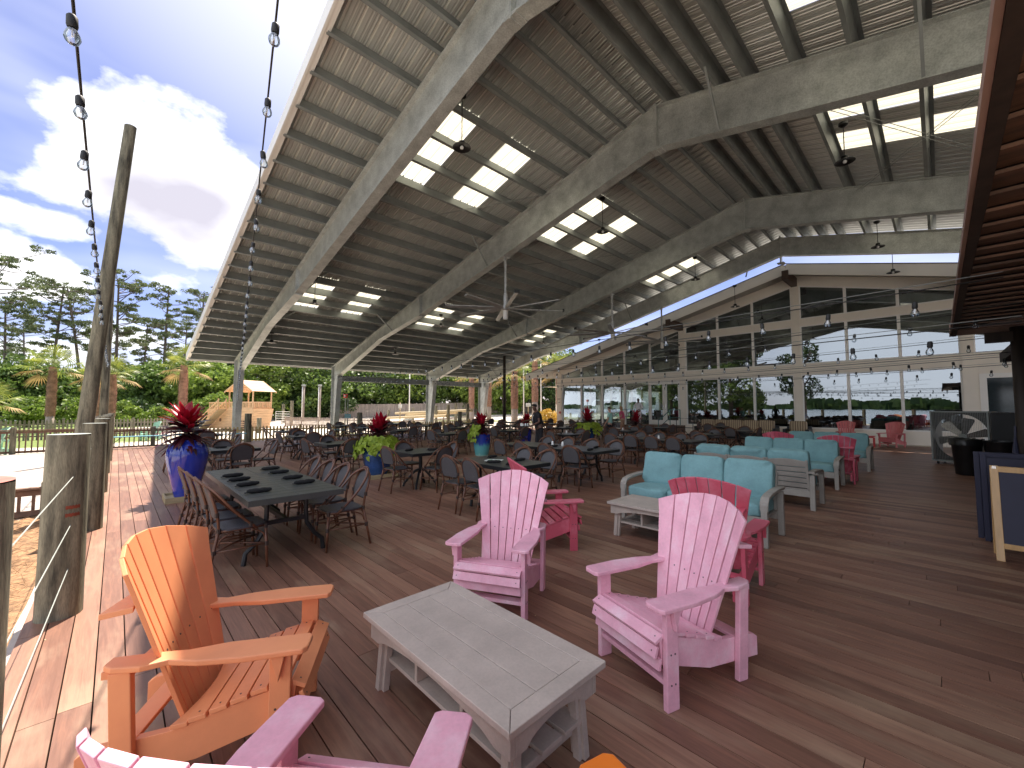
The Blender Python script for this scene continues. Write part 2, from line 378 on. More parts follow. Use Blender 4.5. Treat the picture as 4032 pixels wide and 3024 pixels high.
M['leafB'] = leafm('bright_broad_leaf', (0.12, 0.20, 0.03), (0.28, 0.38, 0.075))
M['leafC'] = leafm('dark_broad_leaf', (0.03, 0.065, 0.02), (0.095, 0.155, 0.045))
M['pine'] = leafm('pine_needles', (0.10, 0.14, 0.06), (0.24, 0.28, 0.13), 0.6, 0.25)
M['palm'] = leafm('palm_frond', (0.12, 0.18, 0.035), (0.36, 0.38, 0.08), 0.45, 0.4)
M['palmb'] = leafm('dry_frond', (0.36, 0.22, 0.10), (0.52, 0.36, 0.16), 0.7, 0.3)
M['golden'] = leafm('golden_croton', (0.45, 0.30, 0.05), (0.75, 0.5, 0.12), 0.5, 0.3)
M['bark'] = pm('bark', (0.13, 0.10, 0.08), 0.9, 0, 0.4, 3, stretch=(3, 3, 0.6), bump=0.5, bscale=12)
M['palmtrunk'] = pm('palm_boot', (0.36, 0.20, 0.14), 0.85, 0, 0.45, 4, bump=0.4, bscale=10)
M['palmbase'] = pm('smooth_palm_trunk', (0.36, 0.29, 0.24), 0.85, 0, 0.2, 3, stretch=(1, 1, 6))
M['mulch'] = pm('pine_straw', (0.30, 0.17, 0.085), 0.95, 0, 0.6, 14, bump=1.0, bscale=40, fine=0.6)
M['walk'] = pm('bleached_walkway', (0.42, 0.37, 0.33), 0.8, 0, 0.2, 1.2, stretch=(0.5, 8, 1))
M['black'] = pm('black_plastic', (0.008, 0.008, 0.009), 0.35)
M['blackr'] = pm('black_rubber', (0.012, 0.012, 0.012), 0.6)
M['blueb'] = pm('pale_blue_bench_top', (0.16, 0.42, 0.50), 0.5)
M['mint'] = pm('mint_plastic', (0.32, 0.55, 0.42), 0.5)
M['red'] = pm('red_plastic', (0.55, 0.02, 0.02), 0.4)
M['chalk'] = pm('navy_chalkboard', (0.018, 0.018, 0.045), 0.55, 0, 0.15, 3)
M['pine2'] = pm('varnished_pine', (0.60, 0.36, 0.15), 0.4, 0, 0.18, 2.2, stretch=(7, 7, 0.8), coat=0.2)
M['mesh'] = None
M['fanblade'] = pm('fan_aluminium', (0.42, 0.42, 0.41), 0.35, 0.3)
M['tealrail'] = pm('teal_painted_rail', (0.03, 0.16, 0.16), 0.4)
M['skin'] = pm('dark_skin', (0.13, 0.06, 0.038), 0.5, 0, 0.1, 5)
M['skinl'] = pm('light_skin', (0.52, 0.29, 0.20), 0.5, 0, 0.1, 5)
M['hairk'] = pm('black_hair', (0.012, 0.01, 0.01), 0.6)
M['hairb'] = pm('blond_hair', (0.42, 0.24, 0.10), 0.55)
M['hairn'] = pm('brown_hair', (0.06, 0.03, 0.018), 0.55)
M['clk'] = pm('black_cloth', (0.012, 0.012, 0.016), 0.8, 0, 0.2, 8)
M['clt'] = pm('aqua_cloth', (0.32, 0.58, 0.52), 0.8, 0, 0.1, 8)
M['clp'] = pm('hot_pink_cloth', (0.62, 0.10, 0.20), 0.8, 0, 0.1, 8)
M['clw'] = pm('white_cloth', (0.80, 0.76, 0.78), 0.8, 0, 0.06, 8)
M['clb'] = pm('tan_patterned_cloth', (0.34, 0.20, 0.13), 0.8, 0, 0.5, 14)
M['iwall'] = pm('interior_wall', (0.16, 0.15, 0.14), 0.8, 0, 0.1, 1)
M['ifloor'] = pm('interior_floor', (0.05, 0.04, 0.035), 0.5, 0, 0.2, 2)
M['whitecar'] = pm('white_paint', (0.80, 0.82, 0.84), 0.25, 0, 0.03, 1, coat=0.5)
M['carglass'] = pm('dark_car_glass', (0.02, 0.03, 0.035), 0.08)
M['sign'] = pm('blue_sign', (0.10, 0.34, 0.42), 0.5)
M['brownsign'] = pm('brown_sign', (0.16, 0.08, 0.06), 0.5)

# ground: bleached sand with worn grass
m, t, b = nt('sand_ground'); v = coords(t, rand=False)
n1 = noise(t, 0.12, 6, v, 0.6); n2 = noise(t, 6, 5, v)
sandc = ramp(t, n2, [(0.3, (0.46, 0.40, 0.33)), (0.7, (0.66, 0.60, 0.52))])
grassc = ramp(t, n2, [(0.3, (0.07, 0.11, 0.02)), (0.7, (0.20, 0.26, 0.06))])
mx = t.nodes.new('ShaderNodeMix'); mx.data_type = 'RGBA'
sx = t.nodes.new('ShaderNodeSeparateXYZ'); t.links.new(v, sx.inputs[0])
gm = t.nodes.new('ShaderNodeMapRange'); gm.inputs['From Min'].default_value = 4; gm.inputs['From Max'].default_value = -1.5; gm.inputs['To Max'].default_value = 0.28
t.links.new(sx.outputs['X'], gm.inputs['Value'])
ad = t.nodes.new('ShaderNodeMath'); ad.operation = 'ADD'; 
gy = t.nodes.new('ShaderNodeMapRange'); gy.inputs['From Min'].default_value = 27.5; gy.inputs['From Max'].default_value = 31; t.links.new(sx.outputs['Y'], gy.inputs['Value'])
gz = t.nodes.new('ShaderNodeMath'); gz.operation = 'MULTIPLY'; t.links.new(gm.outputs[0], gz.inputs[0]); t.links.new(gy.outputs[0], gz.inputs[1])
t.links.new(n1, ad.inputs[0]); t.links.new(gz.outputs[0], ad.inputs[1])
t.links.new(ramp(t, ad.outputs[0], [(0.57, (0, 0, 0)), (0.63, (1, 1, 1))]), mx.inputs['Factor'])
t.links.new(sandc, mx.inputs['A']); t.links.new(grassc, mx.inputs['B']); t.links.new(mx.outputs['Result'], b.inputs['Base Color'])
b.inputs['Roughness'].default_value = 0.95; bumpn(t, b, n2, 0.5, 0.05); M['sand'] = m
# tan striped cushion
m, t, b = nt('tan_striped_canvas'); v = coords(t, rand=False)
wv = t.nodes.new('ShaderNodeTexWave'); wv.bands_direction = 'Y'; wv.inputs['Scale'].default_value = 3.2; wv.inputs['Distortion'].default_value = 0.6
t.links.new(v, wv.inputs['Vector'])
t.links.new(ramp(t, wv.outputs['Fac'], [(0.25, (0.20, 0.14, 0.09)), (0.6, (0.44, 0.34, 0.23)), (0.9, (0.50, 0.40, 0.28))]), b.inputs['Base Color']); b.inputs['Roughness'].default_value = 0.9
bumpn(t, b, noise(t, 12, 4, v), 0.3, 0.02); M['tan'] = m
# two tone glaze
m, t, b = nt('blue_to_aqua_glaze'); v = coords(t, rand=False)
sz = t.nodes.new('ShaderNodeSeparateXYZ'); t.links.new(v, sz.inputs[0]); nn = noise(t, 14, 4, coords(t, (1, 1, 0.25), rand=False))
ad = t.nodes.new('ShaderNodeMath'); ad.operation = 'MULTIPLY_ADD'; ad.inputs[1].default_value = 0.30; t.links.new(nn, ad.inputs[0]); t.links.new(sz.outputs['Z'], ad.inputs[2])
t.links.new(ramp(t, ad.outputs[0], [(0.12, (0.40, 0.55, 0.45)), (0.22, (0.12, 0.38, 0.38)), (0.48, (0.10, 0.36, 0.40)), (0.60, (0.02, 0.05, 0.32)), (0.9, (0.01, 0.03, 0.28))]), b.inputs['Base Color'])
b.inputs['Roughness'].default_value = 0.15; b.inputs['Coat Weight'].default_value = 0.5; M['twotone'] = m
# glazing: partly mirrored, partly clear and tinted
def glass(name, refl, tint):
    m, t, b = nt(name); t.nodes.remove(b); o = t.nodes['Material Output']
    gl = t.nodes.new('ShaderNodeBsdfGlossy'); gl.inputs['Roughness'].default_value = 0.0; gl.inputs['Color'].default_value = (0.86, 0.92, 0.97, 1)
    tr = t.nodes.new('ShaderNodeBsdfTransparent'); tr.inputs[0].default_value = (*tint, 1)
    fr = t.nodes.new('ShaderNodeLayerWeight'); fr.inputs['Blend'].default_value = 0.35
    mr = t.nodes.new('ShaderNodeMapRange'); mr.inputs['To Min'].default_value = refl; mr.inputs['To Max'].default_value = 0.95
    t.links.new(fr.outputs['Fresnel'], mr.inputs['Value'])
    nb = noise(t, 0.6, 2, coords(t)); bp = t.nodes.new('ShaderNodeBump'); bp.inputs['Strength'].default_value = 0.05; bp.inputs['Distance'].default_value = 0.02
    t.links.new(nb, bp.inputs['Height']); t.links.new(bp.outputs[0], gl.inputs['Normal'])
    ms = t.nodes.new('ShaderNodeMixShader'); t.links.new(mr.outputs[0], ms.inputs[0]); t.links.new(tr.outputs[0], ms.inputs[1]); t.links.new(gl.outputs[0], ms.inputs[2])
    t.links.new(ms.outputs[0], o.inputs[0]); return m
M['glass'] = glass('tinted_window_glass', 0.24, (0.20, 0.27, 0.27))
M['bulb'] = glass('clear_bulb_glass', 0.12, (0.93, 0.95, 0.96))
# translucent skylight
m, t, b = nt('translucent_fiberglass'); t.nodes.remove(b); o = t.nodes['Material Output']
tr = t.nodes.new('ShaderNodeBsdfTranslucent'); tr.inputs[0].default_value = (0.50, 0.485, 0.385, 1)
df = t.nodes.new('ShaderNodeBsdfDiffuse'); df.inputs[0].default_value = (0.8, 0.8, 0.7, 1)
ms = t.nodes.new('ShaderNodeMixShader'); ms.inputs[0].default_value = 0.2
t.links.new(tr.outputs[0], ms.inputs[1]); t.links.new(df.outputs[0], ms.inputs[2]); t.links.new(ms.outputs[0], o.inputs[0]); M['sky'] = m
# fan guard mesh (wires with see-through holes)
m, t, b = nt('fan_guard_wire'); v = coords(t, rand=False)
b.inputs['Base Color'].default_value = (0.30, 0.30, 0.29, 1); b.inputs['Metallic'].default_value = 0.6; b.inputs['Roughness'].default_value = 0.4
sp = t.nodes.new('ShaderNodeSeparateXYZ'); t.links.new(v, sp.inputs[0])
outs = []
for ax in ('Y', 'Z'):
    q = t.nodes.new('ShaderNodeMath'); q.operation = 'MULTIPLY'; q.inputs[1].default_value = 30; t.links.new(sp.outputs[ax], q.inputs[0])
    fq = t.nodes.new('ShaderNodeMath'); fq.operation = 'FRACT'; t.links.new(q.outputs[0], fq.inputs[0])
    lt = t.nodes.new('ShaderNodeMath'); lt.operation = 'LESS_THAN'; lt.inputs[1].default_value = 0.16; t.links.new(fq.outputs[0], lt.inputs[0]); outs.append(lt.outputs[0])
mxx = t.nodes.new('ShaderNodeMath'); mxx.operation = 'MAXIMUM'; t.links.new(outs[0], mxx.inputs[0]); t.links.new(outs[1], mxx.inputs[1])
t.links.new(mxx.outputs[0], b.inputs['Alpha']); M['mesh'] = m
# lake
m, t, b = nt('lake_water'); b.inputs['Base Color'].default_value = (0.05, 0.09, 0.12, 1); b.inputs['Roughness'].default_value = 0.12
bumpn(t, b, noise(t, 1.5, 5, coords(t, rand=False)), 0.6, 0.15); M['water'] = m

# ================================================================== SETTING
def gh(x, y):
    # ground height: low around the deck, gently rising beyond the car park, shelving into the lake
    if x < -11: return max(-3.0, -0.2-(-11-x)*0.45)
    d = math.hypot(max(0, x-8), max(0, y-30)); k = min(1, max(0, (d-8)/34))
    k = k*k*(3-2*k)
    s = min(1, max(0, (x-2)/16))
    return -0.16 + 1.0*k*s
def axis(lo, hi, step, far): return [-far, -far/3, lo-30]+[lo+i*step for i in range(int((hi-lo)/step)+1)]+[hi+40, far/3, far]
xs = axis(-24, 132, 3, 2400); ys = axis(-40, 116, 3, 2400)
g = MB(); g.add([(x, y, gh(x, y)) for y in ys for x in xs], [(j*len(xs)+i, j*len(xs)+i+1, (j+1)*len(xs)+i+1, (j+1)*len(xs)+i) for j in range(len(ys)-1) for i in range(len(xs)-1)])
struct('ground', g, M['sand'], True)
g = MB(); g.add([(-2400, -2400, -1.1), (-12.6, -2400, -1.1), (-12.6, 2400, -1.1), (-2400, 2400, -1.1)], [(0, 1, 2, 3)])
struct('lake_water', g, M['water'])
# far shore across the lake, seen mirrored in the glazing
far = MB(); r2 = random.Random(3)
for i in range(2600):
    y = r2.uniform(-700, 900); x = -640-r2.uniform(0, 60); hh = r2.uniform(2, 9+4*math.sin(y*0.02)+3*math.sin(y*0.057+1))
    a = r2.uniform(0, PI); s = r2.uniform(4, 8)
    c, q = math.cos(a)*s, math.sin(a)*s
    far.add([(x-c, y-q, hh-s*0.9-1), (x+c, y+q, hh-s*0.9-1), (x+c*0.7, y+q*0.7, hh+1), (x-c*0.6, y-q*0.6, hh+1.4)], [(0, 1, 2, 3)])
far.box((-690, 100, 0.5), (60, 1700, 3))
o = obj('far_treeline', far, M['leafC'], fix=False); tag(o, 'low wooded shoreline far across the lake', 'treeline', kind='stuff')

# deck: individual boards with open joints
dk = MB(); bw = 0.139; r2 = random.Random(11)
x = -0.029-3*bw
def deck_run(x0, ya, yb):
    y = ya - r2.uniform(0, 3.5)
    while y < yb:
        L = r2.choice((3.6, 4.2, 4.8)); a = max(y, ya); b_ = min(y+L-0.004, yb)
        if b_ > a+0.02: dk.b2((x0+0.0035, a, -0.028), (x0+bw-0.0035, b_, 0))
        y += L
while x < 25.0:
    deck_run(x, -7.0, 23.4); x += bw
o = struct('deck', dk, M['deck'])
u = MB()
u.b2((-0.44, -7, -0.14), (25.0, 23.38, -0.05)); struct('deck_gap_shade', u, M['void'])  # black sheet below the boards, standing in for shade in the gaps
u = MB(); u.b2((-0.485, -7, -0.24), (-0.445, 23.42, -0.03)); u.b2((-0.485, 23.405, -0.24), (25, 23.445, -0.03)); struct('deck_edge_board', u, M['greylum'])
# straw mulch bed left of the deck and the pale lower walkway beyond
g = MB(); r3 = random.Random(5)
nx, ny = 14, 60
g.add([(-2.3+1.8*i/nx, -2+12.0*j/ny, -0.13+r3.uniform(0, .07)) for j in range(ny+1) for i in range(nx+1)], [(j*(nx+1)+i, j*(nx+1)+i+1, (j+1)*(nx+1)+i+1, (j+1)*(nx+1)+i) for j in range(ny) for i in range(nx)])
o = obj('straw_mulch', g, M['mulch'], smooth=True); tag(o, 'pine straw mulch bed beside the deck edge', 'mulch', kind='stuff')
st = MB()
for i in range(1500):
    a = r3.uniform(0, PI); px_, py = r3.uniform(-2.2, -0.55), r3.uniform(-1.5, 9.8); L = r3.uniform(.05, .16)
    st.bar((px_, py, -0.09+r3.uniform(0, .07)), (px_+math.cos(a)*L, py+math.sin(a)*L, -0.07+r3.uniform(0, .08)), 0.003, 0.003)
o = obj('loose_straw', st, M['mulch'], fix=False); tag(o, 'loose pine straw strewn over the mulch bed', 'straw', kind='stuff')
wk = MB()
for i in range(46): wk.b2((-10.5, 10.4+i*0.285, -0.1), (-0.6, 10.4+i*0.285+0.275, -0.06))
struct('walkway', wk, M['walk'])

# ================================================================== PAVILION
YR, ZT, SLP = 4.95, 9.70, 0.24
TX = [4.85, 10.2, 17.35, 22.55]; X0, X1 = 2.66, 23.5  # far roof edge extended past the last frame to block sun through the slit
pav = thing('pavilion', 'large open-sided pavilion of galvanized steel frames under a corrugated metal gable roof', 'pavilion', (0, 0, 0))
def topz(y): return ZT-SLP*abs(y-YR)
LP = [5.29, 5.90, 6.52, 7.14, 8.05]+[9.0+0.94*i for i in range(20)]
LP = [p for p in LP if p < 27.7]+[27.78]
RP = [2*YR-p for p in LP if p < 22.3]
def rafter_poly(side, pk=8.55):
    # outline of web in (y,z); inner tapered column leg
    yo, yi = 27.45, 26.45
    pts = [(YR, ZT), (27.45, topz(27.45)), (27.45, -0.2), (26.95, -0.2), (26.40, topz(27.45)-0.62), (20.8, 5.32), (16.75, 5.98), (YR, pk)]
    if side < 0: pts = [(2*YR-y, z) for y, z in pts]
    return pts
def web(x, poly, t=0.03):
    mb = MB(); mb.prism(poly, t, Matrix(((0, 0, 1, x), (1, 0, 0, 0), (0, 1, 0, 0), (0, 0, 0, 1)))); return mb
for xi in TX:
    for side in (1, -1):
        P = rafter_poly(side, 8.86 if xi > 22 else 8.55); s = side
        Y = lambda y: y if s > 0 else 2*YR-y
        if s < 0: pr = [P[0], (-12.6, topz(-12.6)), (-12.6, 5.1), (Y(16.75), 5.98), P[7]]
        else: pr = [P[0], P[1], (27.45, P[4][1]), P[4], P[5], P[6], P[7]]
        mb = web(xi, pr)
        def fl(a, b, w=0.30, t=0.022): mb.bar((xi, a[0], a[1]), (xi, b[0], b[1]), w, t, (0, 0, 1) if abs(a[0]-b[0]) > 0.3 else (0, 1, 0))
        fl(P[0], (27.45, topz(27.45)) if s > 0 else (-12.6, topz(-12.6)))
        if s > 0: fl(P[4], P[5])
        if s > 0: fl(P[5], P[6])
        fl(P[6], P[7])
        if s > 0:
            mb.box((xi, 16.75, (topz(16.75)+5.98)/2), (0.28, 0.04, topz(16.75)-5.98+0.12))
            for zz in (6.15, 6.4, 6.65):
                mb.box((xi, 16.79, zz), (0.2, 0.05, 0.04))
        else:
            mb.box((xi, YR, (ZT+8.55)/2), (0.28, 0.05, ZT-8.55+0.16)); mb.box((xi, YR, 8.5), (0.3, 0.3, 0.03))
        obj('rafter', mb, M['galv'], pav)
    cp = [(27.45, topz(27.45)-0.02), (27.45, -0.2), (26.95, -0.2), (26.41, topz(27.45)-0.62)]
    mb = web(xi, cp, 0.026)
    mb.bar((xi, 27.45, -0.2), (xi, 27.45, topz(27.45)), 0.30, 0.022, (0, 1, 0))
    mb.bar((xi, 26.95, -0.2), (xi, 26.41, topz(27.45)-0.62), 0.30, 0.022, (0, 1, 0))
    mb.box((xi, 27.2, -0.17), (0.42, 0.7, 0.03))
    obj('column', mb, M['galv'], pav)
    # far-side column of the other slope stands outside the picture and is left out
for i in range(1, 3):
    mb = MB(); a, b_ = TX[i]+0.16, TX[i+1]-0.16
    mb.b2((a, 27.02, 3.36), (b_, 27.05, 3.72)); mb.b2((a, 26.94, 3.36), (b_, 27.13, 3.385)); mb.b2((a, 26.94, 3.695), (b_, 27.13, 3.72))
    obj('tie_beam', mb, M['galvd'], pav)
def purlin(y):
    s = 1 if y > YR else -1; z = topz(y)+0.012; ang = -math.atan(SLP)*s
    mb = MB(); mb.M = Matrix.Translation((0, y, z)) @ Matrix.Rotation(ang, 4, 'X')
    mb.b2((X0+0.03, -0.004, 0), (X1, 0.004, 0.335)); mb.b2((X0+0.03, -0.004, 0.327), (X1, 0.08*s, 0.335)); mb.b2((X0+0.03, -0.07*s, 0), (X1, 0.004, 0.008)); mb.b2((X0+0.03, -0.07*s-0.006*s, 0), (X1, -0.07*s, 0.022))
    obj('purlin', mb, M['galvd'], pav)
for y in LP+RP: purlin(y)
# roof sheets with ribs and openings for the skylights
cellsL = []
for (x0, x1) in ((5.62, 6.68), (7.78, 8.84), (12.0, 13.1), (14.2, 15.25), (18.7, 19.7), (20.75, 21.75)):
    for k0 in (4, 14):
        for k in range(3): cellsL.append((x0, x1, LP[k0+k]+0.085, LP[k0+k+1]+0.085))
cellsR = []
RPs = sorted(RP, reverse=True)
for (x0, x1) in ((5.62, 6.68), (8.0, 9.06), (12.35, 13.45), (14.2, 15.25), (18.7, 19.7), (20.75, 21.75)):
    for k in range(3): cellsR.append((x0, x1, RPs[4+k+1]-0.085, RPs[4+k]-0.085))
pitch = 0.305
def sheet(side):
    ysk = [YR]+[p+0.085*side for p in (LP if side > 0 else RPs)]
    if side > 0: ysk = ysk+[28.02]
    else: ysk = ysk+[RPs[-1]-0.2]
    mb = MB(); prof = []
    x = X0
    while x < X1:
        for dx, dz in ((0, 0), (0.070, 0), (0.082, 0.018), (0.112, 0.018), (0.124, 0), (0.160, 0), (0.172, 0.018), (0.202, 0.018), (0.214, 0), (0.240, 0), (0.256, 0.055), (0.288, 0.055)):
            if x+dx < X1: prof.append((x+dx, dz))
        x += pitch
    prof.append((X1, 0))
    cells = cellsL if side > 0 else cellsR
    def snap(v): return min(range(len(prof)), key=lambda i: abs(prof[i][0]-v))
    cc = [(snap(a), snap(b_), c, d) for a, b_, c, d in cells]
    n = len(prof)
    V = [(px_, y, topz(y)+0.36+dz) for y in ysk for px_, dz in prof]; Fq = []
    for j in range(len(ysk)-1):
        ym = (ysk[j]+ysk[j+1])/2
        for i in range(n-1):
            if any(a <= i < b_ and c < ym < d for a, b_, c, d in cc): continue
            Fq.append((j*n+i, j*n+i+1, (j+1)*n+i+1, (j+1)*n+i))
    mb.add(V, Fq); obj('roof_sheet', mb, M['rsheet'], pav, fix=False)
    for a, b_, c, d in cc:
        q = MB(); V = [(prof[i][0], y, topz(y)+0.37+prof[i][1]) for y in (c, d) for i in range(a, b_+1)]; k = b_-a+1
        q.add(V, [(i, i+1, k+i+1, k+i) for i in range(k-1)]); obj('skylight', q, M['sky'], pav, fix=False)
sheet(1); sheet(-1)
# gable fascia, ridge cap, eave gutter
mb = MB()
for a, b_ in (((YR, ZT+0.23), (28.05, topz(28.05)+0.23)), ((YR, ZT+0.23), (-12.6, topz(-12.6)+0.23))):
    mb.bar((X0-0.03, a[0], a[1]), (X0-0.03, b_[0], b_[1]), 0.05, 0.34); mb.bar((X0+0.03, a[0], a[1]-0.14), (X0+0.03, b_[0], b_[1]-0.14), 0.14, 0.02)
obj('gable_fascia', mb, M['trimw'], pav)
mb = MB()
mb.b2((X0-0.05, 28.0, topz(28)+0.02), (X1+0.05, 28.12, topz(28)+0.24)); obj('eave_gutter', mb, M['trimw'], pav)
mb = MB(); mb.bar((X0, YR-0.14, ZT+0.37), (X1, YR-0.14, ZT+0.37), 0.3, 0.02, (0, -SLP, 1)); mb.bar((X0, YR+0.14, ZT+0.37), (X1, YR+0.14, ZT+0.37), 0.3, 0.02, (0, SLP, 1)); obj('ridge_cap', mb, M['galvd'], pav)
# knee braces from purlin to rafter bottom flange
for xi, ii in ((TX[0], (13, 17, 22)), (TX[1], (2, 8, 12, 16, 22)), (TX[2], (6, 14, 20)), (TX[3], (2, 9, 16, 22))):
    for k, i in enumerate(ii):
        y = LP[i]; P = rafter_poly(1)
        zb = 8.55-(y-YR)*(8.55-5.98)/(16.75-YR) if y < 16.75 else (5.98-(y-16.75)*(0.66/4.05) if y < 20.8 else 5.32-(y-20.8)*0.29)
        sd = -1 if (k % 2 and xi != TX[0]) else 1
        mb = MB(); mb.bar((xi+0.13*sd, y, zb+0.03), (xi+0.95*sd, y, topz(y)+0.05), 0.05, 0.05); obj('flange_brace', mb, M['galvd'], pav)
for y, sd in ((3.37, -1), (-0.04, -1)):
    zb = 8.55-(YR-y)*0.218; mb = MB(); mb.bar((10.2+0.13*sd, y, zb+0.03), (10.2+0.9*sd, y, topz(y)+0.03), 0.05, 0.05); obj('flange_brace', mb, M['galvd'], pav)
# cross bracing cables in the roof
for a, b_ in (((17.3, 1.5), (10.3, -2.2)), ((17.3, -2.2), (10.3, 2.6)), ((10.3, 14), (17.3, 8.6)), ((4.9, 14), (10.1, 8.6)), ((22.5, 14), (17.5, 8.6))):
    for dd in (0, 0.12):
        mb = MB(); mb.tube([(a[0], a[1]+dd, topz(a[1])-0.1), (b_[0], b_[1]+dd, topz(b_[1])-0.1)], 0.008, 5); obj('brace_cable', mb, M['galvd'], pav)

# ------------------------------------------------------------------ ceiling fans
def ceiling_fan():
    t = thing('ceiling_fan', '', 'ceiling fan')
    mb = MB(); mb.tube([(0, 0, 2.0), (0, 0, 0.62)], 0.048, 12); mb.box((0, 0, 2.0), (0.30, 0.16, 0.03)); mb.box((0, 0, 1.95), (0.1, 0.1, 0.12))
    obj('downrod', mb, M['fanblade'], t, smooth=40)
    mb = MB(); mb.lathe([(0.05, 0.62), (0.085, 0.60), (0.085, 0.14), (0.17, 0.12), (0.17, 0.02), (0.1, 0.0)], 20); obj('motor', mb, M['fanblade'], t, smooth=40)
    mb = MB(); mb.lathe([(0.085, 0.0), (0.085, -0.30), (0.07, -0.34)], 16); obj('drive_housing', mb, M['trimw'], t, smooth=40)
    for k in range(8):
        a = k*PI/4+0.2; mb = MB(); mb.M = Matrix.Rotation(a, 4, 'Z') @ Matrix.Translation((0, 0, 0.07)) @ Matrix.Rotation(0.32, 4, 'X')
        mb.prism([(0.12, -0.04), (0.4, -0.09), (2.15, -0.08), (2.22, -0.05), (2.22, 0.07), (0.4, 0.10), (0.12, 0.04)], 0.03)
        obj('blade', mb, M['fanblade'], t, bevel=0.004)
        if k % 2: mb = MB(); mb.M = Matrix.Rotation(a, 4, 'Z'); mb.box((2.22, 0, 0.09), (0.03, 0.16, 0.10)); obj('blade_tip', mb, M['blackr'], t)
    return t
f0 = ceiling_fan(); f0.location = (10.2, 10.95, 5.22)
tag(f0, 'big eight-blade ceiling fan nearest the viewer, hung from the second steel frame', 'ceiling fan', 'ceiling fans under the pavilion frames')
copy_tree(f0, (17.35, 10.95, 5.22), 0.3, 'big eight-blade ceiling fan in the middle, on the third steel frame')
copy_tree(f0, (22.55, 10.95, 5.38), 0.6, 'eight-blade ceiling fan farthest away, in front of the glazed gable wall')

# ------------------------------------------------------------------ pendant lamps
def pendant(drop):
    t = thing('pendant_lamp', '', 'pendant lamp')
    mb = MB(); mb.lathe([(0.10, 0), (0.10, -0.06), (0.05, -0.10)], 14); obj('canopy', mb, M['black'], t, smooth=40)
    mb = MB(); mb.tube([(0, 0, -0.08), (0, 0, -drop+0.12)], 0.011, 6); obj('stem', mb, M['black'], t)
    mb = MB(); mb.lathe([(0.02, -drop+0.14), (0.07, -drop+0.12), (0.075, -drop+0.04), (0.21, -drop-0.01), (0.215, -drop-0.02), (0.06, -drop+0.02)], 20, cap=False); obj('lamp_shade', mb, M['black'], t, smooth=40)
    mb = MB(); mb.lathe([(0.001, -drop-0.06), (0.035, -drop-0.05), (0.045, -drop-0.015), (0.03, -drop+0.02)], 12); obj('bulb', mb, M['wshk'], t, smooth=True)
    return t
PD = [((5.64, 7.57), 7.80, 'over the first bay, beside the nearest skylights'),
      ((12.03, 7.92), 7.85, 'in the second bay, beside the skylights nearest the ridge'),
      ((20.1, 8.0), 7.85, 'in the third bay, beside the skylights nearest the ridge'),
      ((13.04, 1.41), 7.90, 'on the lake-side slope, in front of its long bright skylights'),
      ((21.0, 1.40), 7.90, 'on the lake-side slope, farther back near the last steel frame'),
      ((5.54, 17.1), 5.80, 'in the first bay beside the lower skylights'),
      ((5.47, 23.0), 4.90, 'in the first bay, low by the eave'),
      ((12.2, 18.1), 5.93, 'in the second bay beside the lower skylights'),
      ((20.2, 18.0), 5.87, 'in the third bay beside the lower skylights'),
      ((12.3, 23.2), 4.95, 'in the second bay, low by the eave')]
protos = {}
for (x, y), zl, ds in PD:
    zt = topz(y)+0.02; drop = round(zt-zl, 1)
    if drop not in protos:
        t = pendant(drop); protos[drop] = t; t.location = (x, y, zt); tag(t, 'black metal pendant lamp '+ds, group='pendant lamps under the pavilion roof')
    else: copy_tree(protos[drop], (x, y, zt), 0, 'black metal pendant lamp '+ds, 'pendant lamps under the pavilion roof')
for (x, y, zt, dr, ds) in ((22.8, 1.1, 8.30, 1.1, 'before the right half of the glazed gable'), (22.8, 7.1, 7.95, 1.1, 'before the left half of the glazed gable'), (22.8, 15.4, 6.15, 0.8, 'in front of the lower left glazing')):
    t = pendant(dr); t.location = (x, y, zt); tag(t, 'black metal pendant lamp hanging '+ds, group='pendant lamps under the pavilion roof')

# ================================================================== RESTAURANT BUILDING (x = 25 face)
bd = thing('restaurant_building', 'cream restaurant building with a glazed gable end wall facing the deck', 'building', (25, 4.95, 0))
OX, OY = 25.0, 4.95
def bobj(name, mb, mat, parent=bd, **k):
    mb.v = [(a-OX, b_-OY, c) for a, b_, c in mb.v]; return obj(name, mb, mat, parent, **k)
def rz(y): return 8.20-0.243*abs(y-4.95)       # glazing head
YL, YP1, YP0, YQ = 20.37, 10.87, 4.95, -0.85
wl = MB()
D0, D1 = 25.0, 25.22
def wb(y0, y1, z0, z1, dx=0.0): wl.b2((D0-dx, y0, z0), (D1, y1, z1))
wb(-1.05, 10.7, -0.1, 0.60); wb(14.0+0.0, 20.37, -0.1, 0.16)
# pilasters
for a, b_, dx in ((20.37, 20.85, 0.05), (10.69, 11.04, 0.06), (4.79, 5.12, 0.06), (-1.05, -0.70, 0.06)):
    zt = rz((a+b_)/2)-0.02
    wb(a, b_, -0.1, zt, dx)
# bands
for a, b_ in ((11.04, 20.37), (5.12, 10.69), (-0.70, 4.79)):
    wb(a, b_, 3.32, 3.84, 0.02)
for a, b_ in ((5.12, 10.69), (-0.70, 4.79)): wb(a, b_, 5.80, 6.14, 0.02)
# gable top band following the slope
for ya, yb in ((4.95, 21.2), (4.95, -11.3)):
    wl.add([(D0-0.02, ya, rz(ya)-0.26), (D0-0.02, yb, rz(yb)-0.26), (D0-0.02, yb, rz(yb)+0.22), (D0-0.02, ya, rz(ya)+0.22), (D1, ya, rz(ya)-0.26), (D1, yb, rz(yb)-0.26), (D1, yb, rz(yb)+0.22), (D1, ya, rz(ya)+0.22)],
           [(0, 1, 2, 3), (4, 7, 6, 5), (0, 4, 5, 1), (3, 2, 6, 7), (0, 3, 7, 4), (1, 5, 6, 2)])
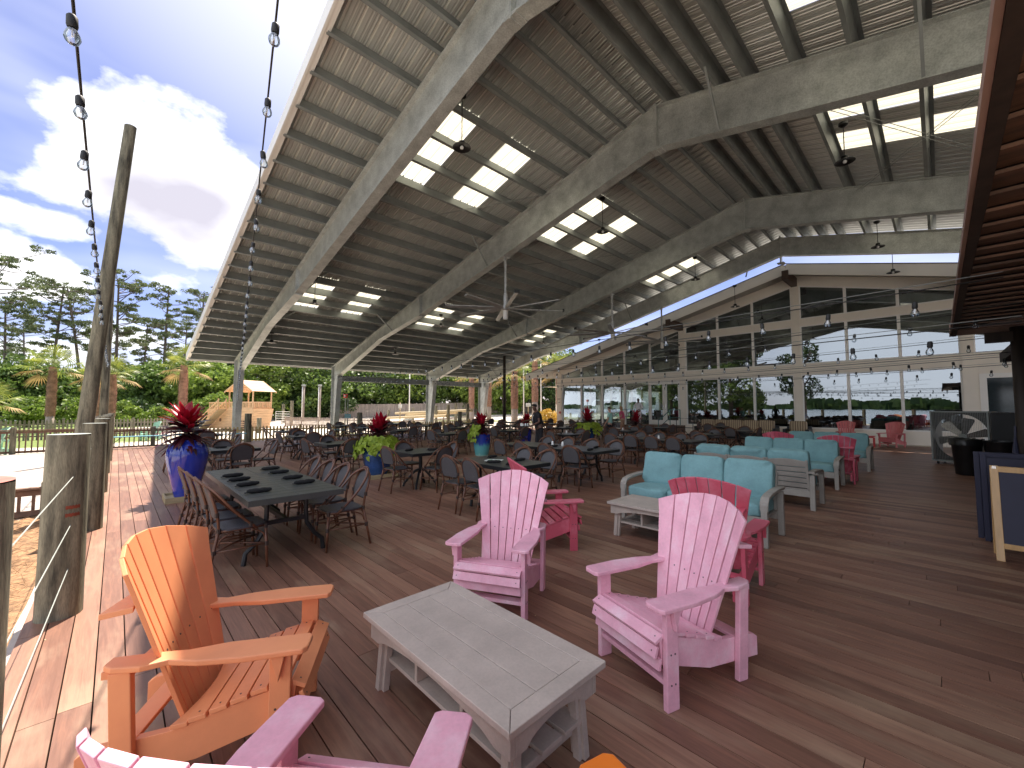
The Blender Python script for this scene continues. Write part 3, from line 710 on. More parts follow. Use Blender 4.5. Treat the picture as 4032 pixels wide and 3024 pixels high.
# side return walls, right remainder
wl.b2((25.0, -10.5, -0.1), (25.22, -2.9, 5.2)); wb(-2.9, -1.05, 3.0, 3.84, 0.0); wb(-2.9, -1.05, 5.80, 6.14); wl.b2((25.22, 20.6, -0.1), (42, 20.85, 0.6)); wl.b2((25.22, 20.6, 3.3), (42, 20.85, 4.0)); wb(-1.15, -1.05, -0.1, 3.0)
for xw in (25.3, 27.6, 29.2, 30.8, 32.4, 34.0, 36.0, 38.0, 41.8): wl.b2((xw, 20.6, 0.6), (xw+0.10, 20.8, 3.3))
wl.b2((25.22, -10.5, -0.1), (42, -10.3, 4.0))
bobj('wall', wl, M['wallc'])
# roof slab, overhang, soffit, fascia
for s, ye in ((1, 22.6), (-1, -12.7)):
    def zz(y): return 8.36-0.25*abs(y-4.95)
    V = []
    mb = MB()
    for x in (23.32, 43.0):
        for y in (4.95, ye):
            V += [(x, y, zz(y)+0.24), (x, y, zz(y)+0.12)]
    mb.add(V, [(0, 1, 3, 2), (4, 6, 7, 5), (0, 2, 6, 4), (1, 5, 7, 3), (2, 3, 7, 6), (0, 4, 5, 1)]); bobj('roof', mb, M['soff'])
    mb = MB(); V = [(23.36, 4.95, zz(4.95)+0.115), (25.0, 4.95, zz(4.95)+0.115), (25.0, ye, zz(ye)+0.115), (23.36, ye, zz(ye)+0.115)]
    V += [(a, b_, c-0.03) for a, b_, c in V]; mb.add(V, [(0, 1, 2, 3), (7, 6, 5, 4), (0, 4, 5, 1), (1, 5, 6, 2), (2, 6, 7, 3), (3, 7, 4, 0)]); bobj('soffit', mb, M['soff'])
    mb = MB(); mb.bar((23.27, 4.95+0.0*s, zz(4.95)+0.02), (23.27, ye, zz(ye)+0.02), 0.05, 0.50); bobj('fascia', mb, M['trimw'])
    mb = MB(); mb.bar((23.26, 4.95, zz(4.95)+0.285), (23.26, ye, zz(ye)+0.285), 0.10, 0.03); bobj('drip_edge', mb, M['black'])
for y in (4.95, 10.87, -0.9):
    z = 8.02-0.25*abs(y-4.95); mb = MB(); mb.b2((23.12, y-0.13, z-0.17), (25.1, y+0.13, z+0.27)); bobj('outrigger_beam', mb, M['dbeam'])
mb = MB(); mb.b2((25.2, 20.84, 3.3), (27, 22.4, 3.35)); bobj('eave_soffit', mb, M['wallc'])
# windows: every pane is a part with its own white frame
def window(pts):
    # pts: polygon (y,z) of the opening
    ys_ = [p[0] for p in pts]; zs_ = [p[1] for p in pts]
    mb = MB(); mb.add([(25.10, y, z) for y, z in pts], [tuple(range(len(pts)))]); w = bobj('window', mb, M['glass'], fix=False)
    fr = MB(); n = len(pts); cy, cz = sum(ys_)/n, sum(zs_)/n; t = 0.055
    inn = []
    for i in range(n):
        p0, p1, p2 = Vector(pts[i-1]), Vector(pts[i]), Vector(pts[(i+1) % n])
        d1 = (p1-p0).normalized(); d2 = (p2-p1).normalized(); n1 = Vector((-d1.y, d1.x)); n2 = Vector((-d2.y, d2.x))
        c = Vector((cy, cz))
        if (c-p1).dot(n1) < 0: n1 = -n1
        if (c-p1).dot(n2) < 0: n2 = -n2
        k = t/max(0.25, 1+n1.dot(n2)); inn.append(p1+(n1+n2)*k)
    A = [(25.02, *p) for p in pts]; B = [(25.02, q.x, q.y) for q in inn]; C_ = [(25.16, *p) for p in pts]; D_ = [(25.16, q.x, q.y) for q in inn]
    V = A+B+C_+D_; Fq = []
    for i in range(n):
        j = (i+1) % n
        Fq += [(i, j, n+j, n+i), (2*n+i, 3*n+i, 3*n+j, 2*n+j), (n+i, n+j, 3*n+j, 3*n+i), (i, 2*n+i, 2*n+j, j)]
    fr.add(V, Fq); bobj('window_frame', fr, M['frame'], w)
L1 = [20.37, 18.55, 16.72, 14.91, 13.10]; z0 = 0.18
for a, b_ in zip(L1, L1[1:]): window([(b_, z0), (a, z0), (a, 3.32), (b_, 3.32)])
L1u = [20.37, 18.55, 16.72, 14.91, 13.02, 11.04]
for a, b_ in zip(L1u, L1u[1:]): window([(b_, 3.84), (a, 3.84), (a, rz(a)-0.26), (b_, rz(b_)-0.26)])
for col in ([10.69, 8.80, 6.97, 5.12], [4.79, 2.96, 1.12, -0.70]):
    for a, b_ in zip(col, col[1:]):
        window([(b_, 0.60), (a, 0.60), (a, 3.32), (b_, 3.32)])
        window([(b_, 3.84), (a, 3.84), (a, 5.80), (b_, 5.80)])
        window([(b_, 6.14), (a, 6.14), (a, rz(a)-0.26), (b_, rz(b_)-0.26)])
window([(-2.9, 3.84), (-1.05, 3.84), (-1.05, 5.80), (-2.9, 5.80)])
# entrance doors
def door(y0, y1, zb, zt):
    fr = MB(); 
    for a, b_, c, d in ((y0, y0+0.13, zb, zt), (y1-0.13, y1, zb, zt), (y0+0.13, y1-0.13, zb, zb+0.28), (y0+0.13, y1-0.13, zt-0.14, zt)): fr.b2((25.0, a, c), (25.08, b_, d))
    d_ = bobj('door', fr, M['frame'])
    gl = MB(); gl.add([(25.04, y0+0.13, zb+0.28), (25.04, y1-0.13, zb+0.28), (25.04, y1-0.13, zt-0.14), (25.04, y0+0.13, zt-0.14)], [(0, 1, 2, 3)]); bobj('door_glass', gl, M['glass'], d_, fix=False)
    h = MB(); h.tube([(24.94, y0+0.08 if y0 > 12 else y1-0.08, zb+0.9), (24.94, y0+0.08 if y0 > 12 else y1-0.08, zb+1.25)], 0.018, 8); h.box((24.97, y0+0.08 if y0 > 12 else y1-0.08, zb+1.08), (0.07, 0.03, 0.03)); bobj('door_handle', h, M['chrome'], d_)
door(12.06, 13.08, 0.57, 3.24); door(11.06, 12.04, 0.57, 3.24)
mb = MB(); mb.b2((24.98, 11.04, 3.24), (25.2, 13.10, 3.32)); mb.b2((25.0, 11.04, -0.1), (25.2, 13.1, 0.56)); bobj('door_frame', mb, M['frame'])
# right-hand service door
fr = MB()
for a, b_, c, d in ((-1.35, -1.15, 0.0, 3.0), (-2.9, -2.7, 0.0, 3.0), (-2.7, -1.35, 2.82, 3.0), (-2.7, -1.35, 0.0, 0.25), (-2.7, -1.35, 0.9, 1.0)): fr.b2((24.97, a, c), (25.06, b_, d))
d_ = bobj('door', fr, M['frame']); d_['label'] = 'right-hand service door with dark glass beside the big fan'
gl = MB(); gl.b2((25.0, -2.7, 0.25), (25.02, -1.35, 2.82)); bobj('door_glass', gl, M['carglass'], d_)
# interior seen through the glass
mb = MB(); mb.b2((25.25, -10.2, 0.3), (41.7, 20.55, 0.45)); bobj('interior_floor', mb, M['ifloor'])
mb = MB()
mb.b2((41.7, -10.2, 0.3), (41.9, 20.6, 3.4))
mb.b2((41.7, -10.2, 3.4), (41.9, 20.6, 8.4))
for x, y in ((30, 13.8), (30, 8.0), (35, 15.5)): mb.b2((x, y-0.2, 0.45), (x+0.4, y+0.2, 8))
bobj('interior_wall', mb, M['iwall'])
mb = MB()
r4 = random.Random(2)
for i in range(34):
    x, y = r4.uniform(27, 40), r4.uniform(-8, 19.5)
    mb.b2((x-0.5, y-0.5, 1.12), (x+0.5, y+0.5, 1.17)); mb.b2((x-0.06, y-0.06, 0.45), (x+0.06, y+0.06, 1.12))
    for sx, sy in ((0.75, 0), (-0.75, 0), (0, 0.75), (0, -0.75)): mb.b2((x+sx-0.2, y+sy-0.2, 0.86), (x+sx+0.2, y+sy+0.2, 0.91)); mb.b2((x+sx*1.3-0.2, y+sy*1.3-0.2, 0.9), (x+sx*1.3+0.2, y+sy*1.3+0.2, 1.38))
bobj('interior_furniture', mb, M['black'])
# landing, steps and teal handrails
lg = MB(); lg.b2((23.3, 10.75, -0.05), (24.97, 14.0, 0.56)); struct('door_landing', lg, M['shed'])
for i, zt in enumerate((0.42, 0.28, 0.14)):
    lg = MB(); lg.b2((23.29-0.32*(i+1), 11.2, -0.02), (23.29-0.32*i, 13.9, zt)); struct('step', lg, M['shed'])
def handrail(y):
    mb = MB()
    mb.tube([(21.9, y, 0.0), (21.9, y, 0.92), (22.2, y, 1.0), (23.35, y, 1.5), (24.7, y, 1.5), (24.7, y, 0.58)], 0.024, 8)
    mb.tube([(23.35, y, 0.58), (23.35, y, 1.5)], 0.022, 8); mb.tube([(21.9, y, 0.5), (23.35, y, 1.05), (24.7, y, 1.05)], 0.018, 6)
    return mb
h = obj('handrail', handrail(10.95), M['tealrail'], smooth=40); tag(h, 'teal tubular handrail on the right side of the entrance steps', 'handrail', 'handrails by the entrance steps')
h = obj('handrail', handrail(14.1), M['tealrail'], smooth=40); tag(h, 'teal tubular handrail on the left side of the entrance steps', 'handrail', 'handrails by the entrance steps')
mb = MB(); mb.tube([(22.3, 9.2, 0), (22.3, 9.2, 1.05), (22.3, 10.1, 1.05), (22.3, 10.1, 0)], 0.022, 8); mb.tube([(22.3, 9.2, .55), (22.3, 10.1, .55)], 0.018, 6)
h = obj('guard_rail', mb, M['tmet'], smooth=40); tag(h, 'short black guard rail right of the entrance steps', 'guard rail')
# exit sign and fire alarm on the corner column
def text_mesh(s, size, depth=0.004):
    cu = bpy.data.curves.new('lettering', 'FONT'); cu.body = s; cu.size = size; cu.extrude = depth; cu.align_x = 'CENTER'; cu.align_y = 'CENTER'
    to = bpy.data.objects.new('lettering', cu); COL.objects.link(to)
    dg = bpy.context.evaluated_depsgraph_get(); me = bpy.data.meshes.new_from_object(to.evaluated_get(dg)); bpy.data.objects.remove(to); return me
es = thing('exit_sign', 'small tan exit sign with dark letters on the cream corner column', 'exit sign', (24.93, 20.6, 2.25), 0)
mb = MB(); mb.box((0, 0, 0), (0.02, 0.33, 0.34)); obj('sign_plate', mb, M['wallc'], es, bevel=0.004)
me = text_mesh('EXIT', 0.15); me.materials.append(M['brownsign']); o = obj('lettering', me, None, es); o.location = (-0.014, 0, 0.04); o.rotation_euler = (PI/2, 0, -PI/2)
mb = MB(); mb.box((0, 0, -0.22), (0.03, 0.12, 0.05)); obj('raised_strip', mb, M['galvd'], es)
mb = MB(); mb.box((24.9, 20.5, 1.25), (0.06, 0.14, 0.16)); mb.box((24.86, 20.5, 1.25), (0.04, 0.06, 0.05)); tag(obj('fire_alarm', mb, M['red'], bevel=0.01), 'small red fire alarm pull on the corner column', 'fire alarm')
# ================================================================== DARK TIMBER SHED (right)
sh = thing('timber_shed', 'dark brown timber shed with a lapped plank eave overhanging the right side', 'shed', (11.3, -0.9, 0))
SX, SY = 11.3, -0.9
def sobj(name, mb, mat, **k):
    mb.v = [(a-SX, b_-SY, c) for a, b_, c in mb.v]; return obj(name, mb, mat, sh, **k)
SZ = 3.02
mb = MB(); x = 1.0; i = 0
while x < 11.0:
    w = 0.34
    mb.M = Matrix.Translation((x, -2.2, SZ)) @ Matrix.Rotation(-0.12, 4, 'Y'); mb.box((w/2, 0, 0.02), (w+0.03, 3.9, 0.022)); mb.M = Matrix.Identity(4); x += w; i += 1
sobj('eave_planks', mb, M['shed'])
mb = MB(); mb.b2((0.6, -0.205, SZ-0.04), (11.3, -0.180, SZ+0.03)); mb.b2((11.28, -4.2, SZ-0.03), (11.315, -0.185, SZ+0.20)); sobj('fascia', mb, M['fascia'])
mb = MB(); mb.b2((0.6, -0.27, SZ-0.05), (11.25, -0.207, SZ+0.03)); sobj('eave_strip', mb, M['shedd'])
mb = MB(); mb.add([(0.6, -0.22, SZ+0.08), (11.3, -0.22, SZ+0.08), (11.3, -4.2, SZ+0.9), (0.6, -4.2, SZ+0.9), (0.6, -0.22, SZ+0.05), (11.3, -0.22, SZ+0.05), (11.3, -4.2, SZ+0.86), (0.6, -4.2, SZ+0.86)], [(0, 1, 2, 3), (7, 6, 5, 4), (0, 4, 5, 1), (1, 5, 6, 2), (2, 6, 7, 3), (3, 7, 4, 0)]); sobj('roof', mb, M['shedd'])
for px_, py in ((11.0, -0.98), (13.4, -1.25), (8.4, -1.35)):
    mb = MB(); mb.tube([(px_, py, 0), (px_, py, 1.2), (px_+0.02, py, SZ if px_ < 12 else 3.0)], [0.11, 0.10, 0.095], 12); sobj('post', mb, M['shedd'], smooth=True)
mb = MB()
for i in range(20): mb.M = Matrix.Translation((14.9, -1.75, 0.1+i*0.15)) @ Matrix.Rotation(0.18, 4, 'X'); mb.box((0, 0, 0), (6.6, 0.02, 0.17))
mb.M = Matrix.Identity(4); sobj('louvre_wall', mb, M['shedd'])
mb = MB(); mb.b2((2.0, -2.6, 0), (11.4, -2.5, 3.0)); mb.b2((11.4, -1.9, 0), (18, -1.86, 3.0)); sobj('wall', mb, M['shedd'])
mb = MB(); mb.b2((11.0, -1.06, 2.60), (13.4, -0.92, 2.78)); mb.b2((10.95, -2.3, 2.78), (11.1, -0.6, 2.95)); sobj('beam', mb, M['shedd'])

# ================================================================== FURNITURE
def adirondack(mat):
    t = thing('adirondack_chair', '', 'adirondack chair')
    # front legs, rear legs
    for s in (-1, 1):
        mb = MB(); mb.M = Matrix.Translation((0.335, s*0.285, 0.275)); mb.box((0, 0, 0), (0.088, 0.034, 0.55)); obj('leg', mb, mat, t, bevel=0.004)
        mb = MB(); mb.prism([(0.30, 0.55), (0.36, 0.55), (0.335, 0.43)], 0.03, Matrix(((1, 0, 0, 0), (0, 0, 1, s*0.32), (0, 1, 0, 0), (0, 0, 0, 1)))); obj('arm_bracket', mb, mat, t, bevel=0.003)
        mb = MB(); mb.bar((-0.245, s*0.285, 0.0), (-0.275, s*0.285, 0.545), 0.034, 0.080, (1, 0, 0)); obj('leg', mb, mat, t, bevel=0.004)
        # sloping side rail
        mb = MB(); mb.prism([(0.38, 0.235), (0.395, 0.37), (0.36, 0.385), (-0.10, 0.255), (-0.40, 0.225), (-0.435, 0.20), (-0.435, 0.085), (0.0, 0.12)], 0.036, Matrix(((1, 0, 0, 0), (0, 0, 1, s*0.247), (0, 1, 0, 0), (0, 0, 0, 1)))); obj('side_rail', mb, mat, t, bevel=0.003)
        # arm with waist
        P = [(0.44, 0.01), (0.455, 0.035), (0.455, 0.125), (0.435, 0.15), (0.20, 0.155), (0.02, 0.135), (-0.10, 0.10), (-0.19, 0.125), (-0.30, 0.11), (-0.34, 0.085), (-0.34, 0.02), (-0.18, 0.02), (-0.05, 0.03), (0.10, 0.005)]
        mb = MB(); mb.prism([(x, s*(0.20+y)) for x, y in P], 0.026, Matrix.Translation((0, 0, 0.560))); obj('armrest', mb, mat, t, bevel=0.006)
    mb = MB(); mb.box((0.335, 0, 0.14), (0.07, 0.54, 0.028)); obj('stretcher', mb, mat, t, bevel=0.003)
    # seat slats following an S curve
    prof = [(0.405, 0.248, 1.45), (0.428, 0.318, 1.25), (0.406, 0.381, 0.42), (0.325, 0.396, -0.10), (0.245, 0.372, -0.2), (0.165, 0.347, -0.22), (0.085, 0.322, -0.22), (0.005, 0.298, -0.20)]
    for i, (x, z, a) in enumerate(prof):
        w = 0.070 if i > 1 else 0.062
        mb = MB(); mb.M = Matrix.Translation((x, 0, z)) @ Matrix.Rotation(a, 4, 'Y'); mb.box((0, 0, 0), (w, 0.555, 0.020)); obj('seat_slat', mb, mat, t, bevel=0.003)
    mb = MB(); n = 12; rowf = [(-0.03, -0.277+0.554*i/n, 0.290) for i in range(n+1)]; rowb = [(-0.095-0.085*(1-abs(2*i/n-1)**2)*-0.6, -0.277+0.554*i/n, 0.285) for i in range(n+1)]
    mb.slab([rowf, rowb], 0.02); obj('seat_slat', mb, mat, t, bevel=0.003)
    mb = MB(); mb.box((-0.27, 0, 0.235), (0.09, 0.53, 0.02)); obj('seat_slat', mb, mat, t, bevel=0.003)
    # fan back: seven slats on a shallow arc
    rec = R(19.5)
    for i in range(7):
        k = i-3; L = 0.87-0.0105*k*k; L0 = 0.0
        wb_, wt_ = 0.058, 0.098; yb, yt = k*0.060, k*0.1005
        cb, ct = 0.0022*k*k*1.2, 0.0085*k*k
        def P(l, y, off):
            return Vector((-0.085-math.sin(rec)*l+off*math.cos(rec), y, 0.225+math.cos(rec)*l+off*math.sin(rec)))
        V = []
        m_ = 6
        for th in (0, -0.020):
            for j in range(m_+1):
                q = j/m_; l = L0+q*L; yc = yb+(yt-yb)*q; hw = (wb_+(wt_-wb_)*q)/2-0.0022
                for sgn in (-1, 1):
                    ll = l
                    if j == m_: ll = 0.872-0.0105*(k+sgn*0.5)**2
                    kk = k+sgn*0.5*1.0
                    off = (0.0022*1.2+(0.0085-0.00264)*q)*kk*kk+th
                    V.append(P(ll, yc+sgn*hw, off))
        o = (m_+1)*2; Fq = []
        for j in range(m_):
            a, b_, c, d = 2*j, 2*j+1, 2*j+3, 2*j+2
            Fq += [(a, b_, c, d), (a+o, d+o, c+o, b_+o), (a, d, d+o, a+o), (b_, b_+o, c+o, c)]
        Fq += [(0, o, o+1, 1), (2*m_, 2*m_+1, 2*m_+1+o, 2*m_+o)]
        mb = MB(); mb.add(V, Fq); obj('back_slat', mb, mat, t, bevel=0.003)
    # curved back rails
    for l, wd, nm in ((0.60, 0.30, 'upper_back_rail'), (0.33, 0.31, 'lower_back_rail')):
        q = l/0.86; mb = MB(); rows = [[], []]
        for j in range(13):
            kk = -3.4+6.8*j/12; y = kk*(0.060+(0.1005-0.060)*q)*1.02
            off = (0.0022*1.2+(0.0085-0.00264)*q)*kk*kk-0.021
            base = Vector((-0.085-math.sin(rec)*l, y, 0.225+math.cos(rec)*l))
            rows[0].append(base+Vector((off*math.cos(rec), 0, off*math.sin(rec)))); rows[1].append(base+Vector((-0.055, 0, 0.0))*(1.25-0.0*abs(kk)))
        mb.slab(rows, 0.024); obj(nm, mb, mat, t, bevel=0.003)
    mb = MB(); 
    for s in (-1, 1): mb.b2((-0.345, s*0.285, 0.515), (-0.235, s*0.20, 0.545))
    obj('arm_support', mb, mat, t)
    # screws
    mb = MB()
    for k in range(-3, 4):
        l = 0.33; q = l/0.86; y = k*(0.060+(0.1005-0.060)*q); off = (0.0022*1.2+(0.0085-0.00264)*q)*k*k+0.001
        c = Vector((-0.085-math.sin(rec)*l+off*math.cos(rec), y, 0.225+math.cos(rec)*l+off*math.sin(rec)))
        mb.M = Matrix.Translation(c) @ Matrix.Rotation(PI/2-rec, 4, 'Y'); mb.lathe([(0.0045, -0.001), (0.0045, 0.002)], 8)
    for x, z, a in prof[1:]:
        for s in (-1, 1):
            mb.M = Matrix.Translation((x, s*0.247, z)) @ Matrix.Rotation(a, 4, 'Y') @ Matrix.Translation((0, 0, 0.0095)); mb.lathe([(0.004, -0.001), (0.004, 0.002)], 8)
    for s in (-1, 1):
        for dx in (-0.015, 0.015):
            for z in (0.30, 0.14):
                mb.M = Matrix.Translation((0.335+dx, s*0.302, z)) @ Matrix.Rotation(PI/2, 4, 'X'); mb.lathe([(0.005, -0.002), (0.005, 0.002)], 8)
    obj('screw_heads', mb, M['screw'], t)
    return t
A_pink = adirondack(M['pink']); A_deep = adirondack(M['pinkd']); A_or = adirondack(M['orange']); A_cor = adirondack(M['coral'])
def place(o, x, y, hd, label, group=None): o.location = (x, y, 0); o.rotation_euler = (0, 0, R(hd)); tag(o, label, None, group)
GP = 'pink adirondack chairs on the deck'
place(A_or, 0.44, 2.54, -30, 'faded orange plastic adirondack chair in the sun beside the wooden pilings', 'orange adirondack chairs')
place(A_pink, 2.66, 1.25, 162, 'big light pink adirondack chair right of the grey coffee table, facing it', GP)
copy_tree(A_pink, (2.50, 2.70, 0), R(208), 'light pink adirondack chair behind the far end of the grey coffee table', GP)
copy_tree(A_pink, (0.38, 1.18, 0), R(38), 'pink adirondack chair at the bottom left corner, seen over its back', GP)
place(A_deep, 3.75, 3.42, -33, 'deep pink adirondack chair turned right, half hidden behind the middle pink chair', GP)
copy_tree(A_deep, (4.06, 1.48, 0), R(4), 'deep pink adirondack chair with its back to us, in front of the nearest teal sofa', GP)
copy_tree(A_deep, (12.35, 2.88, 0), R(2), 'deep pink adirondack chair seen from behind, between the teal sofas, left of its twin', GP)
copy_tree(A_deep, (11.72, 1.62, 0), R(2), 'deep pink adirondack chair seen from behind, at the right end of the teal sofas', GP)
place(A_cor, 23.55, 2.95, 184, 'salmon pink adirondack chair facing us before the glazing, left of the pair', 'salmon adirondack chairs by the window')
copy_tree(A_cor, (23.4, 1.42, 0), R(158), 'salmon pink adirondack chair turned sideways before the glazing, right of the pair', 'salmon adirondack chairs by the window')
c = copy_tree(A_or, (0.71, 0.42, 0), R(75), 'bright orange adirondack chair of which only an arm tip shows at the bottom edge', 'orange adirondack chairs')
for ch in c.children:
    ch.data = ch.data.copy()
    if not ch.name.startswith('screw'): ch.data.materials[0] = M['orange2']

def coffee_table(full=True):
    t = thing('coffee_table', '', 'coffee table')
    X, Y, Z, bw_ = 0.32, 0.635, 0.43, 0.088
    g_ = 0.0016
    mb = MB()
    def pr(p): mb.prism(p, 0.03, Matrix.Translation((0, 0, Z-0.015)))
    for s in (1, -1):
        pr([(s*X, -Y+g_), (s*X, Y-g_), (s*(X-bw_), Y-bw_-g_), (s*(X-bw_), -Y+bw_+g_)]); pr([(-X+g_, s*Y), (X-g_, s*Y), (X-bw_-g_, s*(Y-bw_)), (-X+bw_+g_, s*(Y-bw_))])
    w = (2*X-2*bw_)/3
    for i in range(3): mb.b2((-X+bw_+i*w+0.0016, -Y+bw_+0.002, Z-0.03), (-X+bw_+(i+1)*w-0.0016, Y-bw_-0.002, Z-0.0005))
    obj('tabletop', mb, M['greylum'], t, bevel=0.0035)
    mb = MB(); mb.b2((-X+0.05, -Y+0.05, Z-0.036), (X-0.05, Y-0.05, Z-0.031)); obj('joint_backing', mb, M['void'], t)  # thin black sheet right under the top boards, darkens their joints
    xi, yi = X-0.035, Y-0.035
    for s in (1, -1):
        n = 12; P = [(-yi, Z-0.031)]+[(yi, Z-0.031), (yi, Z-0.145)]+[(yi-0.09-(2*yi-0.18)*j/n, Z-0.145+0.065*math.sin(PI*j/n)**0.6) for j in range(n+1)]+[(-yi, Z-0.145)]
        mb = MB(); mb.prism(P, 0.03, Matrix(((0, 0, 1, s*(xi-0.015)), (1, 0, 0, 0), (0, 1, 0, 0), (0, 0, 0, 1)))); obj('apron', mb, M['greylum'], t, bevel=0.002)
        x2 = xi-0.032; P = [(-x2, Z-0.031), (x2, Z-0.031), (x2, Z-0.145)]+[(x2-0.06-(2*x2-0.12)*j/n, Z-0.145+0.055*math.sin(PI*j/n)**0.6) for j in range(n+1)]+[(-x2, Z-0.145)]
        mb = MB(); mb.prism(P, 0.03, Matrix(((1, 0, 0, 0), (0, 0, 1, s*(yi-0.015)), (0, 1, 0, 0), (0, 0, 0, 1)))); obj('apron', mb, M['greylum'], t, bevel=0.002)
        for q in (1, -1):
            mb = MB(); mb.bar((s*(xi-0.055), q*(yi-0.05), 0), (s*(xi-0.075), q*(yi-0.07), Z-0.036), 0.075, 0.04, (0, 1, 0)); mb.bar((s*(xi-0.055), q*(yi-0.05)-q*0.005, 0.0), (s*(xi-0.075), q*(yi-0.075), Z-0.036), 0.036, 0.082, (0, 1, 0)); obj('leg', mb, M['greylum'], t, bevel=0.002)
        mb = MB(); mb.b2((-xi+0.08, s*(yi-0.10), 0.10), (xi-0.08, s*(yi-0.07), 0.165)); obj('shelf_rail', mb, M['greylum'], t, bevel=0.002)
    for i in range(3):
        x = -0.155+i*0.155; mb = MB(); mb.b2((x-0.065, -yi+0.03, 0.166), (x+0.065, yi-0.03, 0.186)); obj('shelf_slat', mb, M['greylum'], t, bevel=0.002)
    for y in (-0.2, 0.2): mb = MB(); mb.b2((-0.22, y-0.012, 0.187), (0.22, y+0.012, Z-0.045)); obj('divider', mb, M['greylum'], t, bevel=0.002)
    return t
ct = coffee_table(); ct.location = (1.43, 1.80, 0); tag(ct, 'big grey lumber coffee table with shelf, empty, in the foreground', None, 'grey lumber coffee tables')
copy_tree(ct, (4.97, 2.42, 0), 0, 'grey lumber coffee table in front of the nearest teal sofa', 'grey lumber coffee tables')
copy_tree(ct, (9.45, 2.42, 0), 0, 'grey lumber coffee table hidden between the second and third teal sofas', 'grey lumber coffee tables')

def cushion(w, d, h, puff=0.035, n=14, seed=0, crease=0.006):
    # box-ish pillow centred, w along Y, d along X, h along Z
    r_ = random.Random(seed); mb = MB(); V = []
    def sup(a): return math.copysign(abs(a)**0.26, a)
    ph = [r_.uniform(0, 6) for _ in range(6)]
    N, K = 48, 22
    for j in range(K+1):
        v = -PI/2+PI*j/K
        for i in range(N):
            u_ = 2*PI*i/N
            x = sup(math.cos(v)*1.0) * 1.0
            cx_, cy_ = sup(math.cos(u_)), sup(math.sin(u_)); cz_ = sup(math.sin(v))
            cc = abs(math.cos(v))**0.26
            X_, Y_, Z_ = cx_*cc*d/2, cy_*cc*w/2, cz_*h/2
            bul = (1-(abs(Y_)/(w/2))**2)*(1-(abs(Z_)/(h/2))**2) if d < h else (1-(abs(Y_)/(w/2))**2)*(1-(abs(X_)/(d/2))**2)
            rr_ = math.hypot(Y_/(w/2), (Z_/(h/2)) if d < h else (X_/(d/2))); th_ = math.atan2(Z_ if d < h else X_, Y_)
            wob = crease*(0.7*math.sin(Y_*19+ph[0])*math.sin(Z_*15+X_*11+ph[1])+0.9*math.sin(th_*9+ph[2])*rr_**2+0.6*math.sin(th_*17+ph[3]+rr_*3)*rr_**3+0.5*math.sin(Y_*41+Z_*23+ph[4]))
            if d < h: X_ += math.copysign(bul*puff, X_)+wob
            else: Z_ += math.copysign(bul*puff, Z_)+wob
            V.append((X_, Y_, Z_))
    Fq = [(j*N+i, j*N+(i+1) % N, (j+1)*N+(i+1) % N, (j+1)*N+i) for j in range(K) for i in range(N)]
    mb.add(V, Fq); return mb
